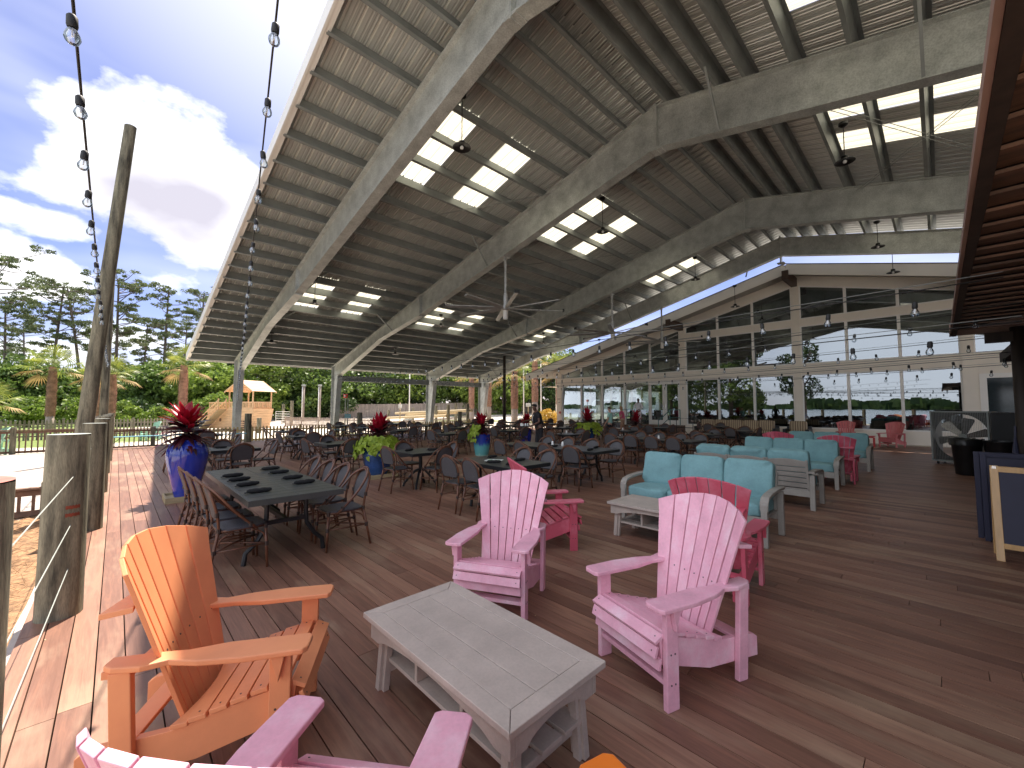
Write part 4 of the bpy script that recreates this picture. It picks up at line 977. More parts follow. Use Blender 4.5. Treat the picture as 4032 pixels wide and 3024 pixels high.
def sofa(seats, mat_f, mat_c):
    # faces +x, width along y
    t = thing('sofa', '', 'sofa'); sw = 0.60; Wd = seats*sw; H = Wd/2
    for s in (1, -1):
        y = s*(H+0.035)
        mb = MB(); mb.bar((0.37, y, 0), (0.36, y, 0.50), 0.07, 0.06, (1, 0, 0)); obj('leg', mb, mat_f, t, bevel=0.006)
        mb = MB(); mb.bar((-0.36, y, 0), (-0.34, y, 0.56), 0.07, 0.06, (1, 0, 0)); obj('leg', mb, mat_f, t, bevel=0.006)
        pts = [(0.385, 0.44), (0.37, 0.51), (0.32, 0.56), (0.20, 0.585), (0.0, 0.60), (-0.2, 0.605), (-0.40, 0.60)]
        top = [[(x, y-0.045, z+0.02) for x, z in pts], [(x, y+0.045, z+0.02) for x, z in pts]]
        mb = MB(); mb.slab(top, 0.035); obj('armrest', mb, mat_f, t, bevel=0.008)
    mb = MB(); mb.prism([(-H, 0.34), (H, 0.34), (H, 0.22)]+[(H-0.1-(2*H-0.2)*j/16, 0.22+0.05*math.sin(PI*j/16)**0.5) for j in range(17)]+[(-H, 0.22)], 0.03, Matrix(((0, 0, 1, 0.34), (1, 0, 0, 0), (0, 1, 0, 0), (0, 0, 0, 1)))); obj('front_rail', mb, mat_f, t, bevel=0.003)
    mb = MB(); mb.b2((-0.345, -H, 0.20), (-0.31, H, 0.30)); obj('back_rail', mb, mat_f, t, bevel=0.003)
    mb = MB(); mb.b2((-0.31, -H, 0.30), (0.325, H, 0.325)); obj('seat_deck', mb, mat_f, t)
    for i in range(seats):
        y = -H+sw*(i+0.5); bk = MB(); bk.M = Matrix.Translation((-0.33, y, 0.36)) @ Matrix.Rotation(-0.24, 4, 'Y')
        for q in (-1, 1): bk.box((0, q*(sw/2-0.02), 0.20), (0.035, 0.034, 0.50))
        for k, (zc, hh) in enumerate(((0.02, 0.075), (0.11, 0.075), (0.20, 0.075), (0.29, 0.075))): bk.box((-0.002, 0, zc), (0.022, sw-0.06, hh))
        n = 10; P = [(-sw/2+0.03, 0.34), (sw/2-0.03, 0.34)]+[(sw/2-0.03-(sw-0.06)*j/n, 0.43+0.03*math.sin(PI*j/n)) for j in range(n+1)]
        bk.prism(P, 0.022, Matrix(((0, 0, 1, -0.002), (1, 0, 0, 0), (0, 1, 0, 0), (0, 0, 0, 1))))
        obj('back_panel', bk, mat_f, t, bevel=0.003)
        cm = cushion(sw-0.008, 0.64, 0.155, 0.018, seed=i, crease=0.005); cm.M = Matrix.Identity(4); me = cm.mesh('seat_cushion', mat_c, True); o = obj('seat_cushion', me, None, t); o.location = (0.04, y, 0.405)
        cm = cushion(sw-0.006, 0.17, 0.50, 0.03, seed=i+9, crease=0.011); me = cm.mesh('back_cushion', mat_c, True); o = obj('back_cushion', me, None, t); o.location = (-0.235, y, 0.70); o.rotation_euler = (0, -0.24, 0)
    return t
S0 = sofa(3, M['sofaf'], M['teal']); GS = 'teal cushioned sofas with grey frames'
S0.location = (5.93, 2.42, 0); S0.rotation_euler = (0, 0, PI); tag(S0, 'nearest teal three-seat sofa facing us, behind the grey coffee table', None, GS)
copy_tree(S0, (8.45, 2.40, 0), 0, 'teal sofa turned away, its slatted grey back to us, behind the nearest sofa', GS)
copy_tree(S0, (10.82, 2.42, 0), PI, 'teal three-seat sofa facing us behind the slatted sofa back', GS)
copy_tree(S0, (14.3, 2.25, 0), PI, 'farthest teal sofa, partly hidden by two deep pink chairs', GS)
# tan striped wall seating, dark wicker frame
def banquette(n, x, y, label):
    t = thing('banquette', label, 'banquette', (x, y, 0), 0, 'tan striped seating by the window'); sw = 0.72; H = n*sw/2
    mb = MB(); mb.b2((-0.42, -H-0.14, 0.04), (0.42, H+0.14, 0.36)); mb.b2((0.30, -H-0.14, 0.36), (0.42, H+0.14, 0.74)); mb.b2((-0.42, -H-0.16, 0.36), (0.40, -H-0.02, 0.62)); mb.b2((-0.42, H+0.02, 0.36), (0.40, H+0.16, 0.62))
    obj('frame', mb, M['tmet'], t, bevel=0.01)
    for i in range(n):
        y_ = -H+sw*(i+0.5)
        me = cushion(sw-0.02, 0.66, 0.15, 0.015, seed=i+30).mesh('seat_cushion', M['tan'], True); o = obj('seat_cushion', me, None, t); o.location = (-0.06, y_, 0.44)
        me = cushion(sw-0.02, 0.2, 0.50, 0.03, seed=i+40, crease=0.012).mesh('back_cushion', M['tan'], True); o = obj('back_cushion', me, None, t); o.location = (0.2, y_, 0.74); o.rotation_euler = (0, 0.12, 0)
banquette(5, 23.6, 7.55, 'long dark banquette with five tan striped back cushions under the window')
banquette(1, 23.5, 4.75, 'single dark lounge seat with tan striped cushions beside the long banquette')
# red side table
t = thing('side_table', 'small red side table between the two salmon pink chairs', 'side table', (22.9, 2.15, 0), 0)
mb = MB(); mb.box((0, 0, 0.44), (0.42, 0.46, 0.025)); mb.box((0, 0, 0.40), (0.34, 0.38, 0.05)); obj('tabletop', mb, M['red'], t, bevel=0.004)
for sx in (-1, 1):
    for sy in (-1, 1): mb = MB(); mb.b2((sx*0.17-0.02, sy*0.19-0.02, 0), (sx*0.17+0.02, sy*0.19+0.02, 0.38)); obj('leg', mb, M['red'], t)

# ------------------------------------------------------------------ rattan bistro chair (faces +x, towards its table)
def bistro():
    t = thing('bistro_chair', '', 'chair')
    def arc(pts, n=20):
        # catmull through pts
        P = [Vector(p) for p in pts]; P = [P[0]*2-P[1]]+P+[P[-1]*2-P[-2]]; out_ = []
        for i in range(1, len(P)-2):
            for k in range(n//(len(P)-3)+1):
                s = k/(n//(len(P)-3)+1)
                out_.append(0.5*((2*P[i])+(-P[i-1]+P[i+1])*s+(2*P[i-1]-5*P[i]+4*P[i+1]-P[i+2])*s*s+(-P[i-1]+3*P[i]-3*P[i+1]+P[i+2])*s**3))
        out_.append(P[-2]); return out_
    fr = MB()
    inner = [(-0.20, -0.185, 0.44), (-0.215, -0.20, 0.58), (-0.245, -0.205, 0.70), (-0.280, -0.165, 0.81), (-0.300, 0, 0.868), (-0.280, 0.165, 0.81), (-0.245, 0.205, 0.70), (-0.215, 0.20, 0.58), (-0.20, 0.185, 0.44)]
    fr.tube(arc(inner, 32), 0.0135, 6)
    outer = [(0.10, -0.235, 0.44), (-0.02, -0.245, 0.555), (-0.13, -0.245, 0.68), (-0.225, -0.205, 0.80), (-0.287, -0.10, 0.868), (-0.305, 0, 0.89), (-0.287, 0.10, 0.868), (-0.225, 0.205, 0.80), (-0.13, 0.245, 0.68), (-0.02, 0.245, 0.555), (0.10, 0.235, 0.44)]
    fr.tube(arc(outer, 40), 0.0135, 6); fr.tube([Vector(p)+Vector((0.018, 0, -0.018)) for p in arc(outer, 40)], 0.011, 6)
    fr.tube(arc([(0.21, -0.19, 0.425), (0.235, 0, 0.425), (0.21, 0.19, 0.425)], 10), 0.012, 6); fr.tube([(0.21, -0.19, 0.425), (-0.20, -0.185, 0.43)], 0.012, 6); fr.tube([(0.21, 0.19, 0.425), (-0.20, 0.185, 0.43)], 0.012, 6); fr.tube([(-0.2, -0.185, 0.43), (-0.2, 0.185, 0.43)], 0.012, 6)
    obj('frame', fr, M['cane'], t, smooth=True)
    for (a, b_) in (((0.205, -0.19, 0.43), (0.225, -0.215, 0)), ((0.205, 0.19, 0.43), (0.225, 0.215, 0)), ((-0.20, -0.185, 0.44), (-0.285, -0.215, 0)), ((-0.20, 0.185, 0.44), (-0.285, 0.215, 0))):
        mb = MB(); a, b_ = Vector(a), Vector(b_); mb.tube([a, a.lerp(b_, 0.5), b_], [0.0155, 0.0155, 0.013], 7); obj('leg', mb, M['cane'], t, smooth=True)
    st = MB()
    st.tube([(0.215, -0.20, 0.24), (-0.235, -0.20, 0.24)], 0.009, 5); st.tube([(0.215, 0.20, 0.24), (-0.235, 0.20, 0.24)], 0.009, 5)
    st.tube([(0.215, -0.20, 0.24), (-0.01, 0, 0.25), (-0.235, 0.20, 0.24)], 0.009, 5); st.tube([(0.215, 0.20, 0.24), (-0.01, 0, 0.26), (-0.235, -0.20, 0.24)], 0.009, 5)
    for s in (1, -1):
        for x0, x1 in ((0.205, 0.08), (-0.21, -0.08)): st.tube(arc([(x0, s*0.197, 0.29), (x0*0.85, s*0.197, 0.36), (x1, s*0.19, 0.41)], 8), 0.008, 5)
        st.tube(arc([(-0.225, s*0.195, 0.30), (-0.215, s*0.15, 0.37), (-0.205, s*0.06, 0.42)], 8), 0.008, 5)
    obj('stretcher', st, M['cane'], t, smooth=True)
    bd_ = MB()
    for s in (1, -1):
        for p in ((0.215, s*0.20, 0.24), (-0.236, s*0.20, 0.24), (-0.20, s*0.185, 0.44), (0.205, s*0.19, 0.42), (0.06, s*0.238, 0.475), (-0.222, s*0.20, 0.60)): bd_.M = Matrix.Translation(p); bd_.tube([(0, 0, -0.022), (0, 0, 0.022)], 0.0195, 7)
    obj('binding', bd_, M['cane2'], t, smooth=40)
    se = MB(); N = 20; top = []
    def so_(u_, e=0.45): return math.copysign(abs(u_)**e, u_)
    ring = [(0.005+0.215*so_(math.cos(2*PI*i/N)), 0.205*so_(math.sin(2*PI*i/N))) for i in range(N)]
    se.add([(x, y, z) for z in (0.43, 0.448) for x, y in ring]+[(0, 0, 0.442)], [tuple(range(N-1, -1, -1))]+[(i, (i+1) % N, N+(i+1) % N, N+i) for i in range(N)]+[(N+i, N+(i+1) % N, 2*N) for i in range(N)])
    obj('seat', se, M['seatm'], t, smooth=50)
    ba = MB(); rows = []
    zs_ = [0.545, 0.60, 0.66, 0.72, 0.77, 0.81, 0.838, 0.856]
    hw = [0.165, 0.182, 0.188, 0.185, 0.168, 0.137, 0.095, 0.04]
    xx = [-0.211, -0.222, -0.236, -0.252, -0.268, -0.281, -0.291, -0.296]
    for z, w, x in zip(zs_, hw, xx): rows.append([(x-0.012*(1-(2*j/6-1)**2), -w+2*w*j/6, z) for j in range(7)])
    V = [p for r_ in rows for p in r_]; n = 7; nv = len(V)
    V2 = V+[(x-0.006, y, z) for x, y, z in V]
    Fq = [(i*n+j, i*n+j+1, (i+1)*n+j+1, (i+1)*n+j) for i in range(len(rows)-1) for j in range(6)]
    ba.add(V2, Fq+[tuple(k+nv for k in reversed(f)) for f in Fq]); obj('backrest', ba, M['textil'], t, smooth=True, fix=False)
    bo = MB(); e = [rows[i][0] for i in range(len(rows))]+[rows[i][-1] for i in range(len(rows)-1, -1, -1)]; bo.tube([Vector(p)-Vector((0.004, 0, 0)) for p in e]+[Vector(e[0])-Vector((0.004, 0, 0))], 0.007, 5); obj('back_piping', bo, M['blackr'], t, smooth=True)
    return t
CH = bistro(); used_ch = [False]
GC = 'cane bistro chairs round the dining tables'
def chair(x, y, deg, label):
    if not used_ch[0]:
        used_ch[0] = True; CH.location = (x, y, 0); CH.rotation_euler = (0, 0, R(deg)); tag(CH, label, None, GC); return CH
    return copy_tree(CH, (x, y, 0), R(deg), label, GC)

TP = {}
def table_proto(lx, ly, slatted):
    t = thing('dining_table', '', 'dining table'); Z = 0.74
    mb = MB()
    if slatted:
        n = int(round(ly/0.165)); w = ly/n
        for half in (0, 1):
            for i in range(n): mb.b2((-lx/2+0.02+half*(lx/2-0.018), -ly/2+i*w+0.0025, Z-0.022), (-0.0018+half*(lx/2-0.016), -ly/2+(i+1)*w-0.0025, Z))
    else: mb.b2((-lx/2, -ly/2, Z-0.022), (lx/2, ly/2, Z))
    obj('tabletop', mb, M['ttop'], t, bevel=0.003)
    mb = MB(); e = 0.001 if not slatted else 0.0
    for s in (1, -1): mb.b2((s*(lx/2-0.022), -ly/2, Z-0.06), (s*(lx/2+0.002), ly/2, Z-0.003)); mb.b2((-lx/2+0.022, s*(ly/2-0.022), Z-0.06), (lx/2-0.022, s*(ly/2+0.002), Z-0.003))
    obj('edge_frame', mb, M['tmet'] if not slatted else M['ttop'], t)
    if ly > 1.2:
        ends = (-ly/2+0.42, ly/2-0.42)
        for y in ends:
            for s in (1, -1):
                mb = MB(); mb.tube([(s*0.20, y, Z-0.05), (s*0.20, y, 0.46), (s*0.21, y, 0.34), (s*0.30, y+0*s, 0.20), (s*0.385, y, 0.12), (s*0.40, y, 0.0)], [0.024]*5+[0.026], 8); obj('leg', mb, M['tmet'], t, smooth=40)
            mb = MB(); mb.bar((-0.21, y, 0.40), (0.21, y, 0.40), 0.04, 0.04); obj('crossbar', mb, M['tmet'], t)
        mb = MB(); mb.bar((0, ends[0], 0.40), (0, ends[1], 0.40), 0.045, 0.045); obj('crossbar', mb, M['tmet'], t)
    else:
        mb = MB(); mb.tube([(0, 0, Z-0.03), (0, 0, 0.28)], 0.038, 10); mb.box((0, 0, Z-0.045), (0.5, 0.5, 0.03)); obj('pedestal', mb, M['tmet'], t, smooth=40)
        for k in range(4):
            a = PI/4+k*PI/2; c, s = math.cos(a), math.sin(a)
            mb = MB(); mb.tube([(0, 0, 0.36), (c*0.10, s*0.10, 0.33), (c*0.24, s*0.24, 0.18), (c*0.33, s*0.33, 0.07), (c*0.36, s*0.36, 0.0)], [0.024]*5, 7); obj('leg', mb, M['tmet'], t, smooth=40)
    return t
GT = 'charcoal dining tables in rows under the pavilion'
def table(x, y, lx, ly, label, slatted=False):
    k = (round(lx, 2), round(ly, 2), slatted)
    if k not in TP:
        t = table_proto(lx, ly, slatted); TP[k] = t; t.location = (x, y, 0); tag(t, label, None, GT); return t
    return copy_tree(TP[k], (x, y, 0), 0, label, GT)
# rolled napkins, shakers, menu
def napkin():
    mb = MB(); r_ = random.Random(4)
    pts = [(-0.115+0.23*i/10, 0.003*math.sin(i), 0.024+0.002*math.sin(i*2.1)) for i in range(11)]
    mb.tube(pts, [0.014, 0.022, 0.025, 0.026, 0.024, 0.025, 0.027, 0.025, 0.024, 0.021, 0.012], 10)
    mb.prism([(-0.14, -0.02), (-0.10, -0.024), (-0.10, 0.02), (-0.135, 0.012)], 0.006, Matrix.Translation((0, 0, 0.014)))
    return mb.mesh('napkin_roll', M['napk'], 60)
NP = napkin(); GN = 'rolled black napkins on the tables'
def nap(x, y, deg, label):
    o = bpy.data.objects.new('napkin_roll', NP); COL.objects.link(o); o.location = (x, y, 0.7405); o.rotation_euler = (0, 0, R(deg)); tag(o, label, 'napkin', GN)
def shaker(x, y, label, z=0.7405):
    t = thing('shaker', label, 'salt shaker', (x, y, z), 0, 'white salt and pepper shakers')
    mb = MB(); mb.lathe([(0.026, 0), (0.03, 0.01), (0.026, 0.06), (0.022, 0.075)], 12); obj('body', mb, M['wshk'], t, smooth=40)
    mb = MB(); mb.lathe([(0.023, 0.075), (0.024, 0.09), (0.012, 0.105)], 12); obj('cap', mb, M['wshk'], t, smooth=40)

rc = random.Random(21)
def jit(a): return rc.uniform(-a, a)
# --- hero table with eight chairs
table(1.42, 6.0, 0.92, 2.64, 'long slatted charcoal dining table with eight napkin rolls, nearest the blue vase', True)
for i, y in enumerate((5.12, 5.62, 6.17, 6.75)):
    chair(0.97-0.0+(-0.02*i), y, 0, 'cane chair on the vase side of the long slatted table, %s from us' % ('nearest', 'second', 'third', 'farthest')[i])
for i, y in enumerate((5.10, 5.66, 6.20, 6.78)):
    chair(2.02, y, 180+jit(4), 'cane chair on the right side of the long slatted table, %s from us' % ('nearest', 'second', 'third', 'farthest')[i])
for i, y in enumerate((4.98, 5.50, 5.95, 6.35)): nap(1.14, y+0.1, 2+jit(8), 'black napkin roll on the vase side of the long slatted table, %s from us' % ('nearest', 'second', 'third', 'farthest')[i])
for i, y in enumerate((5.30, 5.75, 6.35, 6.80)): nap(1.66, y, 2+jit(8), 'black napkin roll on the right side of the long slatted table, %s from us' % ('nearest', 'second', 'third', 'farthest')[i])

def sq_table(x, y, desc, sides='LRNF', off=0.56, size=0.92, naps=2):
    table(x, y, size, size, 'square charcoal dining table '+desc)
    for s in sides:
        a = dict(L=0, R=180, N=90, F=-90)[s]; dx, dy = {'L': (-off, 0), 'R': (off, 0), 'N': (0, -off), 'F': (0, off)}[s]
        side = dict(L='near left', R='far right', N='near right', F='far left')[s]
        chair(x+dx+jit(.04), y+dy+jit(.06), a+jit(9), 'cane chair, %s side of the table %s' % (side, desc))
    for k in range(naps):
        dx, dy = ((-0.2, 0.12), (0.2, -0.15), (0.15, 0.2), (-0.15, -0.22))[k]
        nap(x+dx, y+dy, 20+jit(50), 'black napkin, %s, on the table %s' % (('left', 'right', 'back', 'front')[k], desc))
sq_table(4.66, 7.62, 'right of the lime-vine planter')
# T2, half hidden by the pink chair
table(4.75, 5.22, 0.95, 1.42, 'charcoal dining table with a white menu, just behind the middle pink chair')
for (x, y, d, s) in ((4.12, 5.50, 4, 'near side, left, of the table with the menu'), (4.12, 4.92, -3, 'near side, right, of the table with the menu'), (5.42, 5.55, 182, 'far side, left, of the table with the menu'), (5.42, 4.95, 178, 'far side, right, of the table with the menu')): chair(x, y, d, 'cane chair on the '+s)
for (x, y, d, s) in ((4.5, 5.1, -40, 'front left'), (4.95, 5.65, 5, 'back left'), (4.55, 4.75, 10, 'front right'), (5.0, 5.0, -5, 'back right')): nap(x, y, d, 'black napkin roll at the %s of the table with the menu' % s)
mb = MB(); mb.box((0, 0, 0.003), (0.22, 0.28, 0.004)); mn = obj('menu_sheet', mb, M['paper']); mn.location = (4.72, 5.35, 0.7405); mn.rotation_euler = (0, 0, 0.5); tag(mn, 'white printed menu sheet lying on the table behind the pink chair', 'menu')
mb = MB(); mb.box((0, 0.07, 0.0062), (0.12, 0.06, 0.001)); 
for k in range(4): mb.box((0, 0.0-0.03*k, 0.0062), (0.15, 0.008, 0.001))
obj('printed_lines', mb, M['green'], mn)
# T3 long
table(7.5, 5.6, 0.95, 1.42, 'right half of the long double dining table behind the pink chairs')
table(7.5, 7.06, 0.95, 1.42, 'left half of the long double dining table behind the pink chairs')
for i, y in enumerate((5.2, 5.85, 6.6, 7.3)):
    w_ = ('right end', 'second from the right', 'third from the right', 'left end')[i]
    chair(6.86, y, jit(5), 'cane chair on the near side of the double dining table, '+w_); chair(8.16, y+0.05, 180+jit(5), 'cane chair on the far side of the double dining table, '+w_)
for i, (x, y, d) in enumerate(((7.25, 5.15, 5), (7.75, 5.35, 10), (7.3, 6.2, -15), (7.75, 6.7, 15), (7.3, 7.3, 5))): nap(x, y, d, 'black napkin roll on the double dining table, %s from the right' % ('first', 'second', 'third', 'fourth', 'fifth')[i])
shaker(7.55, 6.45, 'white salt shaker in the middle of the double dining table'); shaker(7.62, 6.20, 'small shaker next to the white one on the double dining table')
# row D right
table(11.35, 5.15, 0.95, 1.25, 'dining table with shakers behind the nearest sofa, right half'); table(11.35, 6.43, 0.95, 1.25, 'dining table behind the nearest sofa, left half')
for i, y in enumerate((4.85, 5.45, 6.1, 6.75)):
    w_ = ('right end', 'second from the right', 'third from the right', 'left end')[i]
    chair(10.72, y, jit(5), 'cane chair, near side of the tables behind the sofas, '+w_); chair(12.0, y, 180+jit(6), 'cane chair, far side of the tables behind the sofas, '+w_)
for i, (x, y, d) in enumerate(((11.2, 4.9, 30), (11.5, 5.5, 0), (11.2, 6.6, 12))): nap(x, y, d, 'black napkin roll on the pair of tables behind the sofas, %s from the right' % ('first', 'second', 'third')[i])
shaker(11.35, 5.95, 'white salt shaker on the pair of tables behind the sofas'); shaker(11.4, 5.7, 'grey-lidded shaker beside the white one behind the sofas')
sq_table(1.92, 11.05, 'just behind the tall blue vase', 'RNF')
sq_table(1.75, 13.95, 'at the sunny strip, second behind the vase', 'LRN', naps=1)
sq_table(2.2, 17.4, 'third behind the tall blue vase', 'RNF', naps=1)
sq_table(4.2, 10.85, 'left of the lime-vine planter', 'LRNF')
sq_table(4.45, 14.3, 'two behind, left of the lime planter', 'LRNF')
sq_table(4.9, 17.6, 'by the picket fence, behind the lime planter', 'LRN', naps=1)
ords = ('first', 'second', 'third', 'fourth', 'fifth', 'sixth', 'seventh')
card = ('one', 'two', 'three', 'four', 'five', 'six')
rows = {8.5: [12.1, 15.25, 18.4, 21.2], 11.4: [9.0, 12.1, 15.2, 18.4, 21.2], 14.6: [5.6, 8.7, 11.9, 15.3, 18.8], 17.8: [5.6, 9.0, 12.1, 15.3, 18.6, 21.2], 21.0: [7.6, 15.6, 18.8]}
rown = {8.5: 'three', 11.4: 'four', 14.6: 'five', 17.8: 'six', 21.0: 'seven'}
for x, ysr in rows.items():
    for i, y in enumerate(ysr):
        sides = 'LRNF'
        if x == 14.6 and y == 5.6: sides = 'LRF'
        if x >= 21 and y < 9: sides = 'LRF'
        sq_table(x+jit(.1), y+jit(.12), 'number %s from the right in row %s' % (card[i], rown[x]), sides, naps=2 if x < 15 else 1)
shaker(14.6, 8.8, 'white shaker on the second table of the fifth row'); shaker(11.4, 9.1, 'white shaker on the table in front of the waiter')

# ================================================================== PLANTERS
def blade(mb, base, az, el, L, w, droop, n=6, twist=0):
    d = Vector((math.cos(az)*math.cos(el), math.sin(az)*math.cos(el), math.sin(el))); side = Vector((-math.sin(az), math.cos(az), 0))
    p = Vector(base); V = []
    for i in range(n+1):
        s = i/n; ww = w*math.sin(PI*min(1, 0.12+s*0.88))**0.8*(1 if i < n else 0.05)
        upn = side.cross(d); V += [p-side*ww+upn*ww*0.35, p, p+side*ww+upn*ww*0.35]
        d = (d+Vector((0, 0, -droop/n))).normalized(); p = p+d*L/n
    mb.add(V, [(3*i+k, 3*i+k+1, 3*i+3+k+1, 3*i+3+k) for i in range(n) for k in (0, 1)])
def cordyline(t, z0, H, rad, seed, red=0.4):
    r_ = random.Random(seed); dk_, rd_ = MB(), MB()
    stems = [(r_.uniform(-.06, .06), r_.uniform(-.06, .06), r_.uniform(.45, 1.0)) for _ in range(4)]
    for sx, sy, hh in stems:
        top = z0+hh*H*0.62
        st = MB()
        n = 34
        for k in range(n):
            q = k/n; z = z0+0.03+(top-z0)*q; az = k*2.4+r_.uniform(-.3, .3)
            el = -0.15+1.35*q**1.2+r_.uniform(-.15, .15); L = rad*(1.05-0.3*q)*r_.uniform(.75, 1.1)
            blade(rd_ if q > 1-red else dk_, (sx, sy, z), az, el, L, 0.036+0.012*q, 0.9-0.5*q)
    stm = MB()
    for sx, sy, hh in stems: stm.tube([(sx*0.4, sy*0.4, z0-0.06), (sx, sy, z0+hh*H*0.6)], 0.012, 6)
    obj('stem', stm, M['bark'], t); obj('dark_foliage', dk_, M['darkleaf'], t, smooth=True, fix=False); obj('red_foliage', rd_, M['redleaf'], t, smooth=True, fix=False)
def vine(t, zr, rad, droop, seed, n=420, sector=None, mat='lime', up_=0.16):
    r_ = random.Random(seed); mb = MB()
    for k in range(n):
        a = r_.uniform(*sector) if sector else r_.uniform(0, 2*PI); q = r_.random()**0.6
        rr = 0.08+(rad)*q; z = zr+up_*math.sin(PI*min(1, q*1.0))*r_.uniform(.5, 1.15)-droop*max(0, q-0.62)**1.4*2.2*r_.random()
        c = Vector((math.cos(a)*rr, math.sin(a)*rr, z)); s = r_.uniform(.045, .075)
        nrm = Vector((math.cos(a)*(0.3+q), math.sin(a)*(0.3+q), 0.75-0.4*q)).normalized()+Vector([r_.uniform(-.35, .35) for _ in range(3)]); nrm.normalize()
        ax = Vector((0, 0, -1))-nrm*Vector((0, 0, -1)).dot(nrm)
        if ax.length < .1: ax = Vector((1, 0, 0))
        ax.normalize(); ax = (Matrix.Rotation(r_.uniform(-.8, .8), 3, nrm) @ ax); bx_ = nrm.cross(ax)
        V = [c-ax*s*0.7, c-ax*s*0.95+bx_*s*0.55, c-ax*s*0.35+bx_*s*0.95, c+ax*s*0.5+bx_*s*0.55, c+ax*s*1.25-nrm*s*0.3, c+ax*s*0.5-bx_*s*0.55, c-ax*s*0.35-bx_*s*0.95, c-ax*s*0.95-bx_*s*0.55, c+nrm*s*-0.12]
        mb.add(V, [(8, i, (i+1) % 8) for i in range(8)])
    obj('trailing_vine', mb, M[mat], t, fix=False)
def tray(t, s):
    mb = MB()
    for q in (1, -1): mb.b2((q*(s-0.03), -s, 0), (q*s, s, 0.095)); mb.b2((-s+0.03, q*(s-0.03), 0), (s-0.03, q*s, 0.095))
    mb.b2((-s+0.03, -s+0.03, 0.03), (s-0.03, s-0.03, 0.055)); obj('wooden_tray', mb, M['tray'], t, bevel=0.002)
def pot(t, prof, mat, zs, rs): 
    mb = MB(); mb.lathe(prof, 40, cap=False); obj('pot', mb, mat, t, smooth=50); mb = MB(); mb.lathe([(0.001, zs), (rs, zs)], 20, cap=False); obj('soil', mb, M['soil'], t)
GPp = 'glazed planters with red cordylines'
t = thing('potted_plant', 'tall cobalt blue vase planter with a red-topped cordyline at the left', 'potted plant', (0.97, 9.5, 0), 0, GPp)
pot(t, [(0.17, 0.06), (0.18, 0.08), (0.205, 0.22), (0.255, 0.45), (0.30, 0.66), (0.315, 0.80), (0.305, 0.90), (0.27, 0.985), (0.21, 1.03), (0.18, 1.045), (0.19, 1.065), (0.17, 1.065), (0.16, 1.0)], M['blueg'], 1.02, 0.16)
tray(t, 0.31); cordyline(t, 1.02, 1.02, 0.52, 3, 0.34)
t = thing('potted_plant', 'round slate blue pot with a lime vine skirt and dark red cordyline', 'potted plant', (4.56, 9.35, 0), 0, GPp)
pot(t, [(0.20, 0.06), (0.25, 0.12), (0.33, 0.34), (0.36, 0.52), (0.34, 0.66), (0.30, 0.70), (0.32, 0.73), (0.27, 0.73), (0.26, 0.68)], M['blueg2'], 0.72, 0.28)
tray(t, 0.34); cordyline(t, 0.78, 1.02, 0.42, 8, 0.28); vine(t, 0.76, 0.48, 0.55, 4, 640)
t = thing('potted_plant', 'blue and aqua two-tone glazed pot with cordyline and a vine on one side', 'potted plant', (9.1, 10.95, 0), 0, GPp)
pot(t, [(0.22, 0.0), (0.235, 0.03), (0.275, 0.30), (0.295, 0.55), (0.285, 0.66), (0.30, 0.70), (0.30, 0.74), (0.26, 0.74), (0.25, 0.68)], M['twotone'], 0.70, 0.25)
cordyline(t, 0.72, 0.95, 0.45, 12, 0.30); vine(t, 0.78, 0.42, 0.6, 9, 150, (1.9, 3.7), up_=0.22)
t = thing('potted_plant', 'cobalt blue planter with a red cordyline half hidden behind the waiter', 'potted plant', (13.3, 12.95, 0), 0, GPp)
pot(t, [(0.2, 0.0), (0.25, 0.2), (0.28, 0.5), (0.27, 0.62), (0.29, 0.66), (0.25, 0.66)], M['blueg'], 0.6, 0.24); cordyline(t, 0.62, 0.95, 0.45, 15, 0.5)
t = thing('potted_plant', 'dark blue planter with lime vine and red cordyline in front of the left glazing', 'potted plant', (15.2, 10.95, 0), 0, GPp)
pot(t, [(0.22, 0.0), (0.30, 0.3), (0.33, 0.6), (0.31, 0.74), (0.33, 0.78), (0.28, 0.78)], M['blueg2'], 0.74, 0.28); cordyline(t, 0.76, 1.05, 0.50, 19, 0.35); vine(t, 0.80, 0.62, 0.7, 17, 420, up_=0.14)
t = thing('potted_plant', 'wide teal planter with a red cordyline beside the entrance steps', 'potted plant', (20.2, 11.35, 0), 0, GPp)
pot(t, [(0.30, 0.0), (0.42, 0.2), (0.46, 0.42), (0.42, 0.60), (0.44, 0.64), (0.38, 0.64)], M['tealg'], 0.6, 0.38); cordyline(t, 0.62, 1.05, 0.50, 23, 0.45)

